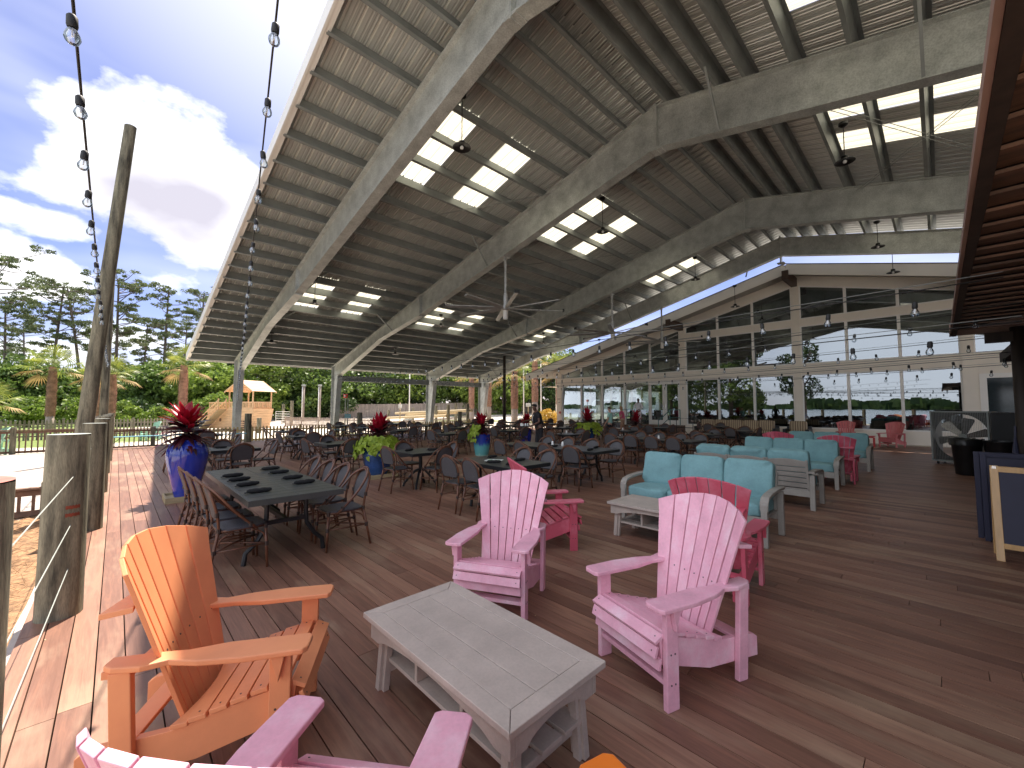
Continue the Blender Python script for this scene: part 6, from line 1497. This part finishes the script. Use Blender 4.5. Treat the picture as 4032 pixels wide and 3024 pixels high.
for s in (1, -1): mb.add([(s*4.4, -7.4, 3.2), (0, -7.4, 5.45), (0, 7.4, 5.45), (s*4.4, 7.4, 3.2), (s*4.4, -7.4, 3.35), (0, -7.4, 5.6), (0, 7.4, 5.6), (s*4.4, 7.4, 3.35)], [(0, 1, 2, 3), (7, 6, 5, 4), (0, 4, 5, 1), (2, 6, 7, 3), (0, 3, 7, 4)])
obj('roof', mb, M['piletop'], hs)
for y in (-4.5, -1.5, 1.5, 4.5): mb = MB(); mb.b2((-4.03, y-0.5, 1.2), (-3.99, y+0.5, 2.4)); obj('window', mb, M['carglass'], hs)

# ================================================================== STRING LIGHTS
mb = MB(); mb.lathe([(0.012, 0.0), (0.02, -0.01), (0.021, -0.05), (0.018, -0.062)], 12); SOCK = mb.mesh('socket', M['blackr'], 40)
mb = MB(); mb.lathe([(0.013, -0.060), (0.018, -0.070), (0.028, -0.092), (0.030, -0.108), (0.024, -0.126), (0.012, -0.136), (0.001, -0.138)], 12, cap=False); BULB = mb.mesh('bulb', M['bulb'], True)
mb = MB(); mb.tube([(0, 0, -0.062), (0, 0, -0.10)], 0.004, 6); FIL = mb.mesh('filament', M['trimw'])
GSL = 'strings of clear bulbs'
def string(pts, step, label, first=0.3, support=True, drop=0.05, rw=0.006):
    # pts: control points; gentle sag between them; bulbs every step
    t = thing('string_lights', label, 'string lights', pts[0][:3], 0, GSL); o = Vector(pts[0][:3])
    path = []
    for (a, b_) in zip(pts, pts[1:]):
        sag = b_[3] if len(b_) > 3 else 0.2; A, B = Vector(a[:3]), Vector(b_[:3])
        for i in range(24): q = i/24; path.append(A.lerp(B, q)-Vector((0, 0, 4*sag*q*(1-q))))
    path.append(Vector(pts[-1][:3])); path = [p-o for p in path]
    mb = MB(); mb.tube(path, rw, 5); obj('wire', mb, M['blackr'], t, smooth=True)
    if support: mb = MB(); mb.tube([p+Vector((0, 0, 0.045)) for p in path], 0.0035, 4); obj('support_cable', mb, M['galvd'], t)
    acc = -first; 
    for a, b_ in zip(path, path[1:]):
        L = (b_-a).length
        while acc+L >= step:
            q = (step-acc)/L; p = a.lerp(b_, q); a = p; L = (b_-a).length; acc = 0
            s = bpy.data.objects.new('socket', SOCK); COL.objects.link(s); s.parent = t; s.location = p-Vector((0, 0, drop)); s.rotation_euler = (rc.uniform(-.12, .12), rc.uniform(-.12, .12), 0)
            for nm, me in (('bulb', BULB), ('filament', FIL)): b2_ = bpy.data.objects.new(nm, me); COL.objects.link(b2_); b2_.parent = s
            m2 = MB()
        acc += L
    return t
def rp_(u_, v_, D):
    d = fw+rt*((u_-2016)/F_PX)-up*((v_-1512)/F_PX); return Vector((0, 0, EYE))+d*D
a = rp_(298, -60, 1.95); b_ = Vector((-0.24, 19.1, 3.15))
a0 = a+(a-Vector((b_.x, b_.y, a.z))).normalized()*2.2
string([tuple(a0), tuple(b_)+(0.22,)], 0.62, 'left string of clear bulbs running from overhead to the second tall pole', 0.28)
a = rp_(1098, -40, 2.2); b_ = Vector((4.80, 26.9, 2.15)); a0 = a+(a-b_).normalized()*2.0
string([tuple(a0), tuple(b_)+(0.0,)], 0.62, 'right of the two overhead strings, running down to the first steel column', 0.30)
string([(4.9, 27.3, 3.62), (10.15, 27.3, 3.6, 0.15)], 0.62, 'string of bulbs along the eave between the first and second columns')
string([(10.25, 27.2, 3.45), (17.3, 27.2, 3.45, 0.18)], 0.62, 'string of bulbs along the eave between the second and third columns')
string([(17.4, 27.2, 3.4), (22.5, 27.2, 3.4, 0.15)], 0.62, 'string of bulbs along the eave between the third and fourth columns')
string([(10.2, 27.0, 3.75), (5.12, -0.4, 2.70, 0.12)], 0.66, 'highest long string crossing from the second column to the timber shed', drop=0.10)
string([(10.2, 26.9, 3.60), (8.6, -0.9, 3.0, 0.35)], 0.66, 'second long string crossing from the second column to the timber shed', drop=0.10)
string([(17.3, 26.9, 3.78), (5.35, -0.5, 2.36, 0.10)], 0.66, 'long string from the third column dropping low to the timber shed', drop=0.10)
string([(17.3, 26.9, 3.62), (11.0, -0.85, 2.88, 0.30)], 0.66, 'long string from the third column to the shed corner post', drop=0.10)
string([(22.5, 26.9, 3.65), (11.05, -0.9, 2.60, 0.22)], 0.66, 'long string from the fourth column to the shed corner post', drop=0.10)
string([(22.5, 26.9, 3.45), (13.4, -1.15, 2.72, 0.28)], 0.66, 'lowest long string from the fourth column to the rear shed post', drop=0.10)
string([(24.9, 20.4, 3.4), (13.4, -1.15, 2.55, 0.25)], 0.66, 'string of bulbs from the building corner to the rear shed post', drop=0.10)

# small litter on the boards
lt = MB(); r6 = random.Random(14)
for i in range(150):
    x, y = r6.uniform(-0.3, 9), r6.uniform(0.3, 12); s = r6.uniform(.003, .010); a = r6.uniform(0, PI); c, q = math.cos(a)*s, math.sin(a)*s
    lt.add([(x-c, y-q, 0.0015), (x+q*0.5, y-c*0.5, 0.003), (x+c*1.5, y+q*1.5, 0.0015), (x-q*0.5, y+c*0.5, 0.004)], [(0, 1, 2, 3)])
tag(obj('leaf_litter', lt, M['tray'], fix=False), 'tiny pale crumbs and leaf bits scattered over the deck boards', 'litter', kind='stuff')

# ================================================================== PEOPLE (each body one skinned mesh)
def skinmesh(name, joints, edges, mat, parent, sub=2, root=0):
    me = bpy.data.meshes.new(name); me.from_pydata([j[0] for j in joints], edges, []); me.materials.append(mat)
    o = bpy.data.objects.new(name, me); COL.objects.link(o); o.parent = parent
    sk = o.modifiers.new('skin', 'SKIN'); sk.use_smooth_shade = True
    me.skin_vertices.new() if not me.skin_vertices else None
    for i, (p_, r_) in enumerate(joints):
        me.skin_vertices[0].data[i].radius = r_ if isinstance(r_, tuple) else (r_, r_); me.skin_vertices[0].data[i].use_root = (i == root)
    s = o.modifiers.new('subdivision', 'SUBSURF'); s.levels = sub; s.render_levels = sub
    return o
def person(x, y, z, deg, S, label, skin, hair, shirt, legs, pose, shorts=False, sleeve='short', longhair=False, beard=False):
    # faces +x; S scales a 1.75 m figure
    t = thing('person', label, 'person', (x, y, z), R(deg)); t.scale = (S, S, S)
    la, ra = pose['l'], pose['r']       # (elbow, wrist) points, y>0 is the left side
    hx, hz = pose.get('head', (0.03, 0)); bend = pose.get('bend', 0.0)
    sx = bend*0.5
    J = []; E = []
    def j(p, r): J.append((p, r)); return len(J)-1
    def e(*ids): E.extend(zip(ids, ids[1:]))
    pel = j((0, 0, 0.95), (0.105, 0.15)); ab = j((sx*0.3, 0, 1.10), (0.095, 0.13)); chst = j((sx*0.8, 0, 1.30), (0.105, 0.155)); nb = j((sx*1.0, 0, 1.43), (0.07, 0.10)); nk = j((sx*1.1+0.01, 0, 1.50), 0.052)
    e(pel, ab, chst, nb, nk)
    h1 = j((sx*1.2+hx*0.6, 0, 1.575+hz), (0.066, 0.060)); h2 = j((sx*1.2+hx, 0, 1.65+hz), (0.088, 0.074)); h3 = j((sx*1.2+hx-0.005, 0, 1.715+hz), (0.068, 0.060)); e(nk, h1, h2, h3)
    hd = Vector((sx*1.2+hx, 0, 1.645+hz))
    for s, arm in ((1, la), (-1, ra)):
        sh_ = j((sx*0.95, s*0.175, 1.40), 0.052); el = j(arm[0], 0.038); wr = j(arm[1], 0.024); e(nb, sh_, el, wr)
        d = (Vector(arm[1])-Vector(arm[0])).normalized(); w = Vector(arm[1]); sd = d.cross(Vector((0, 0, 1)));
        if sd.length < .2: sd = Vector((1, 0, 0))
        sd.normalize(); nrm = sd.cross(d)
        pm_ = j(tuple(w+d*0.05), (0.034, 0.018)); e(wr, pm_)
        for k, (off, L) in enumerate(((-0.026, 0.062), (-0.009, 0.074), (0.009, 0.070), (0.026, 0.055))):
            a1 = j(tuple(w+d*0.095+sd*off), 0.0085); a2 = j(tuple(w+d*(0.095+L*0.5)+sd*off*1.15-nrm*0.010), 0.008); a3 = j(tuple(w+d*(0.095+L*0.82)+sd*off*1.1-nrm*0.032), 0.0065); e(pm_, a1, a2, a3)
        t1 = j(tuple(w+d*0.04-sd*s*0.040), 0.010); t2 = j(tuple(w+d*0.085-sd*s*0.055-nrm*0.01), 0.008); e(pm_, t1, t2)
        fx = pose.get('feet', ((0.02, 0.03)))[0 if s > 0 else 1]
        hp = j((0, s*0.085, 0.90), 0.082); kn = j((0.02+fx*0.5, s*0.10, 0.49), 0.055); an = j((fx, s*0.10, 0.09), 0.036); ft = j((fx+0.10, s*0.11, 0.035), (0.04, 0.032)); tt = j((fx+0.16, s*0.115, 0.03), (0.036, 0.024)); e(pel, hp, kn, an, ft, tt)
    bo = skinmesh('body', J, E, skin, t, 2)
    # face: nose, eyes, mouth, ears
    mb = MB(); fxx = hd.x+0.082
    mb.prism([(-0.004, -0.018), (0.020, -0.016), (0.004, 0.024), (-0.004, 0.026)], 0.022, Matrix(((1, 0, 0, fxx), (0, 0, 1, 0), (0, 1, 0, hd.z-0.008), (0, 0, 0, 1)))); obj('nose', mb, skin, t, bevel=0.004)
    for s in (1, -1):
        mb = MB(); mb.M = Matrix.Translation((hd.x+0.070, s*0.030, hd.z+0.014)) @ Matrix.Scale(0.6, 4, (0, 0, 1)); mb.lathe([(0.001, -0.013), (0.010, -0.009), (0.013, 0), (0.010, 0.009), (0.001, 0.013)], 8, cap=False); obj('eye', mb, M['hairk'], t, smooth=True)
        mb = MB(); mb.M = Matrix.Translation((hd.x-0.01, s*0.078, hd.z+0.0)) @ Matrix.Scale(0.4, 4, (0, 1, 0)); mb.lathe([(0.001, -0.034), (0.018, -0.02), (0.022, 0.01), (0.012, 0.030), (0.001, 0.034)], 8, cap=False); obj('ear', mb, skin, t, smooth=True)
    mb = MB(); mb.box((hd.x+0.074, 0, hd.z-0.047), (0.012, 0.042, 0.009)); obj('mouth', mb, M['redmark'], t, bevel=0.003)
    # hair cap
    mb = MB(); N = 18; V = []
    for i in range(9):
        ph = PI/2*i/8*1.15
        for k in range(N):
            a = 2*PI*k/N; r0 = math.sin(min(PI/2, ph)); z_ = math.cos(ph)
            front = max(0, math.cos(a)); zz_ = z_*0.088 if z_ > 0 else z_*0.05
            if ph > 1.2: zz_ += front*0.055
            V.append((hd.x-0.008+math.cos(a)*r0*0.098*(1-0.10*front*(ph > 1.0)), math.sin(a)*r0*0.084, hd.z+0.040+zz_))
    mb.add(V, [(i*N+k, i*N+(k+1) % N, (i+1)*N+(k+1) % N, (i+1)*N+k) for i in range(8) for k in range(N)]); obj('hair', mb, hair, t, smooth=True, fix=False)
    if longhair:
        mb = MB(); mb.lathe([(0.001, 0.10), (0.06, 0.09), (0.085, 0.03), (0.085, -0.05), (0.05, -0.11), (0.001, -0.13)], 14, (hd.x-0.035, 0, hd.z), cap=False); obj('long_hair', mb, hair, t, smooth=True)
    # shirt
    J2 = []; E2 = []
    def j2(p, r): J2.append((p, r)); return len(J2)-1
    a = j2((0, 0, 0.93), (0.135, 0.175)); b2_ = j2((sx*0.3, 0, 1.10), (0.118, 0.155)); c2 = j2((sx*0.8, 0, 1.30), (0.125, 0.18)); d2 = j2((sx*1.0, 0, 1.43), (0.085, 0.12)); E2 += [(a, b2_), (b2_, c2), (c2, d2)]
    for s, arm in ((1, la), (-1, ra)):
        s1 = j2((sx*0.95, s*0.178, 1.405), 0.068); el = Vector(arm[0]); shp = Vector((sx*0.95, s*0.178, 1.405)); q = 0.62 if sleeve == 'short' else 1.0
        s2 = j2(tuple(shp.lerp(el, q)), 0.060 if q < 1 else 0.050); E2 += [(d2, s1), (s1, s2)]
        if sleeve == 'long': s3 = j2(tuple(el.lerp(Vector(arm[1]), 0.92)), 0.034); E2.append((s2, s3))
    skinmesh('shirt', J2, E2, shirt, t, 2)
    J3 = []; E3 = []
    def j3(p, r): J3.append((p, r)); return len(J3)-1
    a = j3((0, 0, 0.97), (0.118, 0.162))
    for s in (1, -1):
        fx = pose.get('feet', ((0.02, 0.03)))[0 if s > 0 else 1]
        h_ = j3((0, s*0.088, 0.88), 0.10); k_ = j3((0.02+fx*0.5, s*0.10, 0.50), 0.078 if not shorts else 0.085); E3 += [(a, h_), (h_, k_)]
        if not shorts: l_ = j3((fx, s*0.10, 0.10), 0.058); E3.append((k_, l_))
        mb = MB(); mb.M = Matrix.Translation((fx+0.06, s*0.11, 0.045)); mb.prism([(-0.10, -0.035), (0.13, -0.042), (0.16, 0.0), (0.13, 0.042), (-0.10, 0.035), (-0.115, 0)], 0.085); obj('shoe', mb, M['wshk'] if shorts else M['black'], t, bevel=0.025, seg=3)
    skinmesh('trousers', J3, E3, legs, t, 2)
    return t
wt_ = person(10.45, 9.50, 0, 150, 1.02, 'waiter in a black t-shirt with a lanyard, bending over a tray of shakers', M['skin'], M['hairk'], M['clk'], M['clk'],
       dict(l=((0.10, 0.27, 1.14), (0.34, 0.20, 1.02)), r=((0.20, -0.24, 1.20), (0.46, -0.12, 1.16)), bend=0.22, head=(0.06, -0.035), feet=(-0.05, 0.08)))
mb = MB(); mb.tube([(0.145, 0.07, 1.47), (0.245, 0.04, 1.32), (0.258, 0, 1.22), (0.245, -0.04, 1.32), (0.145, -0.07, 1.47)], 0.006, 6); mb.box((0.262, 0, 1.19), (0.01, 0.05, 0.07)); obj('lanyard', mb, M['wshk'], wt_)
t = thing('serving_tray', 'round dark serving tray held by the waiter', 'tray', (10.02, 9.78, 1.005)); mb = MB(); mb.lathe([(0.001, 0), (0.20, 0), (0.235, 0.02), (0.24, 0.02), (0.21, -0.008), (0.001, -0.008)], 28, cap=False); obj('tray', mb, M['tmet'], t, smooth=40)
for k, (dx, dy) in enumerate(((-0.12, 0.05), (-0.07, 0.12), (-0.13, -0.03), (0.02, -0.10), (0.07, -0.06), (0.04, 0.02), (-0.02, 0.14))): shaker(10.02+dx, 9.78+dy, 'shaker standing on the waiter\'s round tray, %s of seven' % ords[k], 1.010)
person(16.1, 10.35, 0, 110, 0.95, 'woman in an aqua t-shirt looking left before the glazing', M['skinl'], M['hairn'], M['clt'], M['clk'], dict(l=((0.05, 0.27, 1.15), (0.16, 0.34, 0.95)), r=((-0.05, -0.26, 1.14), (0.03, -0.30, 0.90)), feet=(0.1, -0.1)), longhair=False)
person(21.4, 12.9, 0, 118, 0.97, 'blonde woman in a hot pink top and patterned shorts by the steps', M['skinl'], M['hairb'], M['clp'], M['clb'], dict(l=((0.06, 0.26, 1.16), (0.26, 0.20, 1.06)), r=((-0.08, -0.27, 1.16), (0.10, -0.25, 1.0)), bend=0.12, feet=(0.14, -0.12)), shorts=True, longhair=True)
person(23.7, 13.15, 0.50, 190, 0.97, 'man in a white long-sleeved shirt on the landing by the doors', M['skin'], M['hairk'], M['clw'], M['clw'], dict(l=((0.08, 0.28, 1.16), (0.28, 0.14, 1.06)), r=((0.02, -0.28, 1.15), (0.24, -0.18, 1.02)), feet=(0.03, 0.0)), sleeve='long')

# ================================================================== VEGETATION
def rv(r_, s=1.0):
    while True:
        v = Vector((r_.uniform(-1, 1), r_.uniform(-1, 1), r_.uniform(-1, 1)))
        if v.length < 1: return v*s
def leaf_quads(V, F, c, s, r_):
    a = rv(r_); 
    if a.length < .05: a = Vector((1, 0, 0))
    a.normalize(); b_ = a.cross(rv(r_)+Vector((0.01, 0.02, 0.03)))
    if b_.length < .01: return
    b_.normalize(); o = len(V); a = a*s; b_ = b_*s*0.6
    V.extend([c-a, c+b_, c+a, c-b_]); F.append((o, o+1, o+2, o+3))
def add_raw(mb, V, F):
    o = len(mb.v); mb.v.extend([tuple(v) for v in V]); mb.f.extend([tuple(i+o for i in f) for f in F])
def broadleaf(x, y, h, r, mat, label, seed, nl=5200, group='leafy trees behind the fences', ls=0.17, base=0.18, name='leafy_tree'):
    r_ = random.Random(seed); t = thing(name, label, 'tree' if h > 3 else 'shrub', (x, y, gh(x, y)), 0, group)
    tr = MB(); tips = []
    tr.tube([(0, 0, -0.1), (r_.uniform(-.2, .2), r_.uniform(-.2, .2), h*0.35), (r_.uniform(-.4, .4), r_.uniform(-.4, .4), h*0.75)], [h*0.022, h*0.017, h*0.006], 8)
    for k in range(9):
        a = r_.uniform(0, 2*PI); z = h*r_.uniform(.2, .6); L = r*r_.uniform(.5, .9); e = Vector((math.cos(a)*L, math.sin(a)*L, z+h*r_.uniform(.1, .3))); tr.tube([(0, 0, z), tuple(Vector((0, 0, z)).lerp(e, .5)+Vector((0, 0, h*.04))), tuple(e)], [h*0.009, h*0.006, h*0.002], 5)
    obj('trunk', tr, M['bark'], t)
    cl = []
    for k in range(int(16+r*5)):
        v = rv(r_); z = base*h+(1-base)*h*(0.5+0.5*v.z)*0.97; tap = 1-0.45*max(0, (z/h-0.55)/0.45)**1.3
        cl.append((Vector((v.x*r*tap, v.y*r*tap, z)), r*r_.uniform(.22, .42)))
    V, F_ = [], []
    tot = sum(c[1]**2 for c in cl)
    for c, cr in cl:
        for i in range(int(nl*cr*cr/tot)):
            d = rv(r_).normalized()*cr*(0.72+0.34*r_.random()); d.z *= 0.72
            leaf_quads(V, F_, c+d, ls*r_.uniform(.7, 1.3), r_)
    mb = MB(); add_raw(mb, V, F_); obj('crown', mb, M[mat], t, fix=False); return t
def pine_tree(x, y, h, label, seed, lean=0.0, crown=0.45, spread=3.2, group='tall pines against the sky', n=26, dens=52):
    r_ = random.Random(seed); t = thing('pine_tree', label, 'tree', (x, y, gh(x, y)), 0, group); ax = r_.uniform(0, 2*PI)
    tr = MB(); P = [Vector((math.cos(ax)*lean*(i/6)**1.4, math.sin(ax)*lean*(i/6)**1.4, h*i/6-0.2*(i == 0))) for i in range(7)]
    tr.tube(P, [h*0.0135*(1-0.11*i) for i in range(7)], 8)
    V, F_ = [], []
    def clump(c, rad, k):
        for i in range(k):
            d = rv(r_); d = Vector((d.x*rad, d.y*rad, d.z*rad*0.42)); o = len(V); c2 = c+d; a = rv(r_)+Vector((0, 0, 0.45)); a.normalize(); a *= r_.uniform(.14, .26); b_ = a.cross(rv(r_)+Vector((.01, .02, .03))); 
            if b_.length < 1e-4: continue
            b_.normalize(); b_ *= 0.035; V.extend([c2-b_*2, c2+a, c2+b_*2, c2-a*0.3]); F_.append((o, o+1, o+2, o+3))
            V.extend([c2-a.cross(b_).normalized()*0.07, c2+a*0.9+b_, c2+a.cross(b_).normalized()*0.07]); F_.append((o+4, o+5, o+6))
    for k in range(n):
        q = 1-crown+crown*(k+r_.random())/n; z = h*q; i = min(5, int(q*6)); c0 = P[i].lerp(P[i+1], q*6-i); a = r_.uniform(0, 2*PI); prof = math.sin(PI*min(1, 0.25+0.75*(1-(q-1+crown)/crown)))**0.7
        L = spread*r_.uniform(.55, 1.1)*(0.35+0.65*prof); e = c0+Vector((math.cos(a)*L, math.sin(a)*L, L*r_.uniform(.15, .55))); mid = c0.lerp(e, .55)+Vector((0, 0, -0.06*L)); tr.tube([c0, mid, e], [h*0.0035, h*0.0025, h*0.0012], 5)
        clump(e, r_.uniform(.45, .75), dens)
        for s in range(r_.randint(2, 4)):
            b0 = c0.lerp(e, r_.uniform(.45, .95)); b1 = b0+Vector((r_.uniform(-1, 1), r_.uniform(-1, 1), r_.uniform(.1, .7)))*L*0.33; tr.tube([b0, b1], [h*0.0016, h*0.0008], 4); clump(b1, r_.uniform(.3, .6), int(dens*.7))
    clump(P[6], 0.9, dens)
    obj('trunk', tr, M['bark'], t); mb = MB(); add_raw(mb, V, F_); obj('crown', mb, M['pine'], t, fix=False); return t
def palm(x, y, h, label, seed, r=0.26, fr=16, group='cabbage palms', L=1.15, smooth_base=0.25):
    r_ = random.Random(seed); t = thing('palm_tree', label, 'palm', (x, y, gh(x, y)), 0, group)
    mb = MB(); zb = h*smooth_base; mb.tube([(0, 0, -0.1), (0, 0, zb)], [r*0.95, r*0.85], 14); obj('lower_trunk', mb, M['palmbase'], t, smooth=True)
    mb = MB(); mb.tube([(0, 0, zb), (0, 0, h*0.7), (0, 0, h)], [r*0.8, r*0.95, r*0.62], 12)
    k = 0; z = zb
    while z < h:
        for q in range(9):
            a = 2*PI*q/9+k*0.35; rr = r*0.85*(1 if z < h*0.75 else 1-0.35*(z-h*.75)/(h*.25)); c, s = math.cos(a), math.sin(a); L_ = r_.uniform(.10, .19)
            b0 = Vector((c*rr, s*rr, z)); tip = b0+Vector((c*L_*0.55, s*L_*0.55, L_)); sd = Vector((-s, c, 0))*0.055
            mb.add([b0-sd, b0+sd, tip+sd*0.45, tip-sd*0.45, b0-sd-Vector((0, 0, .05))+Vector((c, s, 0))*0.02, b0+sd-Vector((0, 0, .05))+Vector((c, s, 0))*0.02], [(0, 1, 2, 3), (4, 5, 2, 3)])
        z += 0.115; k += 1
    obj('booted_trunk', mb, M['palmtrunk'], t, fix=False)
    g1, g2 = MB(), MB()
    for k in range(fr):
        a = k*2.4+r_.uniform(-.2, .2); el = R(78)-R(115)*(k/fr)+r_.uniform(-.12, .12); Lp = L*r_.uniform(.75, 1.05); d = Vector((math.cos(a)*math.cos(el), math.sin(a)*math.cos(el), math.sin(el))); b0 = Vector((0, 0, h-0.05)); e = b0+d*Lp; tgt = g1 if k < fr*0.78 else g2
        tgt.tube([b0, b0.lerp(e, .5)+Vector((0, 0, .05)), e], 0.014, 4)
        sd = d.cross(Vector((0, 0, 1)))
        if sd.length < .1: sd = Vector((1, 0, 0))
        sd.normalize(); nn = sd.cross(d); nb_ = 22
        for i in range(nb_):
            th = R(-125)+R(250)*i/(nb_-1); dd = d*math.cos(th)+sd*math.sin(th)*0.95; dd = (dd-nn*0.12*abs(math.sin(th))).normalized(); Lb = L*0.95*(1-0.28*abs(th)/R(125))*r_.uniform(.9, 1.08)
            ww = nn.cross(dd)*0.034+nn*0.012; m1 = e+dd*Lb*0.55; m2 = e+dd*Lb-Vector((0, 0, 0.20*Lb+0.05)); tgt.add([e, m1-ww, m2, m1+ww], [(0, 1, 2, 3)])
    obj('fronds', g1, M['palm'], t, fix=False); obj('lower_fronds', g2, M['palmb'], t, fix=False); return t
def at(u_, D): p = ground_pt(u_, D); return p.x, p.y
# palms: left group then right group
for i, (u_, D, h, r, ds) in enumerate(((205, 30, 4.75, .26, 'on the left lawn, nearest the photo edge'), (440, 31, 4.3, .33, 'in the middle of the left group, its thick trunk beside the second pole'), (385, 36, 4.4, .26, 'in the left group, half hidden behind the tall poles'), (722, 33, 5.1, .30, 'right of the left group, beside the pavilion corner'), (-40, 31, 2.2, .25, 'short one at the left edge whose fronds just show'))):
    x, y = at(u_, D); palm(x, y, h, 'cabbage palm '+ds, 40+i, r, 15)
for i, (u_, D, h, r, ds) in enumerate(((1857, 42, 5.0, .30, 'just right of the fourth lumber post'), (1926, 44, 5.3, .26, 'close beside the last steel column'), (2026, 38, 4.9, .34, 'bright thick-trunked one beyond the last column'), (2106, 42, 6.6, .34, 'tall one under the building eave'), (2198, 44, 5.4, .24, 'at the building corner'))):
    x, y = at(u_, D); palm(x, y, h, 'cabbage palm '+ds, 60+i, r, 15, L=1.5, smooth_base=0.3)
# tall pines on the left, against the sky
for i, (u_, D, h, ln, cr, sp) in enumerate(((-60, 46, 19.5, 1.0, .5, 4.6), (20, 58, 17.5, 0.5, .55, 3.4), (195, 58, 19.5, 1.2, .5, 4.0), (330, 60, 19.0, 2.2, .45, 4.2), (455, 60, 20.2, 2.2, .42, 4.2), (560, 64, 15.0, 1.0, .5, 3.2), (640, 60, 18.8, 0.6, .6, 3.0), (775, 62, 18.9, 0.8, .45, 3.4), (100, 66, 15.0, 0.8, .55, 3.4), (400, 68, 15.0, 1.2, .5, 3.6), (720, 70, 15.5, 1.0, .5, 3.2), (1000, 70, 15.2, 0.5, .5, 3.2), (1165, 68, 13.5, 0.4, .5, 2.6), (1320, 70, 12.0, 0.4, .45, 2.8))):
    x, y = at(u_, D); pine_tree(x, y, h, 'tall pine behind the left lawn, %s from the left' % ('first', 'third', 'fifth', 'sixth', 'eighth', 'ninth', 'tenth', 'twelfth', 'fourth', 'seventh', 'eleventh', 'thirteenth', 'fourteenth', 'fifteenth')[i], 80+i, ln, cr, sp)
# leafy trees and shrubs
BL = [(-120, 44, 7.0, 4.2, 'leafA'), (60, 46, 7.5, 4.5, 'leafA'), (210, 52, 6.6, 3.6, 'leafC'), (330, 50, 6.5, 4.0, 'leafA'), (480, 52, 6.8, 3.8, 'leafC'), (600, 48, 6.8, 4.2, 'leafA'), (720, 50, 7.2, 4.0, 'leafA'), (830, 46, 6.6, 3.6, 'leafB'), (930, 58, 10.0, 4.8, 'leafC'), (1060, 50, 8.2, 3.8, 'leafB'), (1160, 54, 7.8, 3.8, 'leafA'), (1260, 52, 8.2, 4.2, 'leafA'),
      (1370, 58, 8.6, 4.6, 'leafC'), (1480, 56, 8.4, 4.4, 'leafA'), (1590, 58, 8.6, 4.4, 'leafB'), (1690, 60, 8.4, 4.6, 'leafC'), (1790, 60, 8.8, 4.6, 'leafA'), (1890, 60, 8.8, 4.6, 'leafB'), (1980, 58, 9.2, 4.4, 'leafB'), (2070, 62, 9.8, 4.8, 'leafA'), (2170, 62, 9.6, 4.8, 'leafC'), (2290, 66, 9.8, 5.0, 'leafA'), (2420, 72, 10.5, 5.4, 'leafA'), (2560, 78, 11.0, 5.6, 'leafC'), (1130, 64, 11.2, 4.4, 'leafC'), (860, 62, 9.6, 4.4, 'leafC'), (1430, 66, 10.5, 4.8, 'leafA')]
lw = {'leafA': 'mid green', 'leafB': 'bright yellow-green', 'leafC': 'dark green'}
for i, (u_, D, h, r, m_) in enumerate(BL):
    x, y = at(u_, D); where = 'left of the pavilion' if u_ < 820 else ('behind the play ship and sand yard' if u_ < 1300 else ('behind the privacy fence' if u_ < 2200 else 'behind the restaurant'))
    k = sum(1 for b in BL if b[0] < u_ and ((b[0] < 820) == (u_ < 820)) and ((b[0] < 1300) == (u_ < 1300)) and ((b[0] < 2200) == (u_ < 2200)))
    broadleaf(x, y, h, r, m_, '%s leafy tree %s, %s from left' % (lw[m_], where, ('first', 'second', 'third', 'fourth', 'fifth', 'sixth', 'seventh', 'eighth', 'ninth', 'tenth', 'eleventh', 'twelfth')[k]), 200+i, nl=8000, ls=0.21, base=(0.18 if u_ < 820 else 0.03))
for i, (u_, D, h, r, m_) in enumerate(((130, 38, 2.6, 1.8, 'leafB'), (265, 40, 2.8, 1.9, 'leafB'), (480, 39, 2.2, 1.6, 'leafB'), (560, 42, 2.6, 2.0, 'leafC'), (660, 40, 2.0, 1.7, 'leafB'), (860, 42, 3.0, 2.0, 'leafB'), (770, 44, 2.6, 2.2, 'leafA'), (1230, 50, 3.0, 2.4, 'leafC'), (1330, 52, 3.0, 2.6, 'leafC'), (1150, 50, 2.8, 2.2, 'leafC'))):
    x, y = at(u_, D); broadleaf(x, y, h, r, m_, '%s shrub at the foot of the trees, %s from the left' % (lw[m_], ('first', 'second', 'third', 'fourth', 'fifth', 'seventh', 'sixth', 'ninth', 'tenth', 'eighth')[i]), 300+i, nl=2600, group='shrubs below the trees', ls=0.15, base=0.02, name='shrub')
x, y = at(2165, 36); broadleaf(x, y, 1.35, 1.5, 'golden', 'golden orange clipped shrub left of the building corner', 333, nl=2600, group=None, ls=0.09, base=0.02, name='shrub')
# lakeside cypresses behind the viewer, mirrored in the glazing
broadleaf(-9.5, 19.5, 13.5, 5.2, 'leafA', 'tall feathery cypress by the lake behind the viewer, mirrored in the glass', 401, nl=22000, group='cypresses by the lake', ls=0.17, base=0.02)
broadleaf(-10.0, 28.0, 12.0, 5.2, 'leafA', 'second cypress by the lake, mirrored left of the first in the glass', 402, nl=20000, group='cypresses by the lake', ls=0.17, base=0.02)
broadleaf(-10.5, 11.5, 11.0, 2.4, 'leafC', 'thin cypress by the lake, mirrored right of the centre pilaster', 403, nl=4500, group='cypresses by the lake', ls=0.14, base=0.2)

# templates that were never placed would linger; every prototype above is itself one of the things
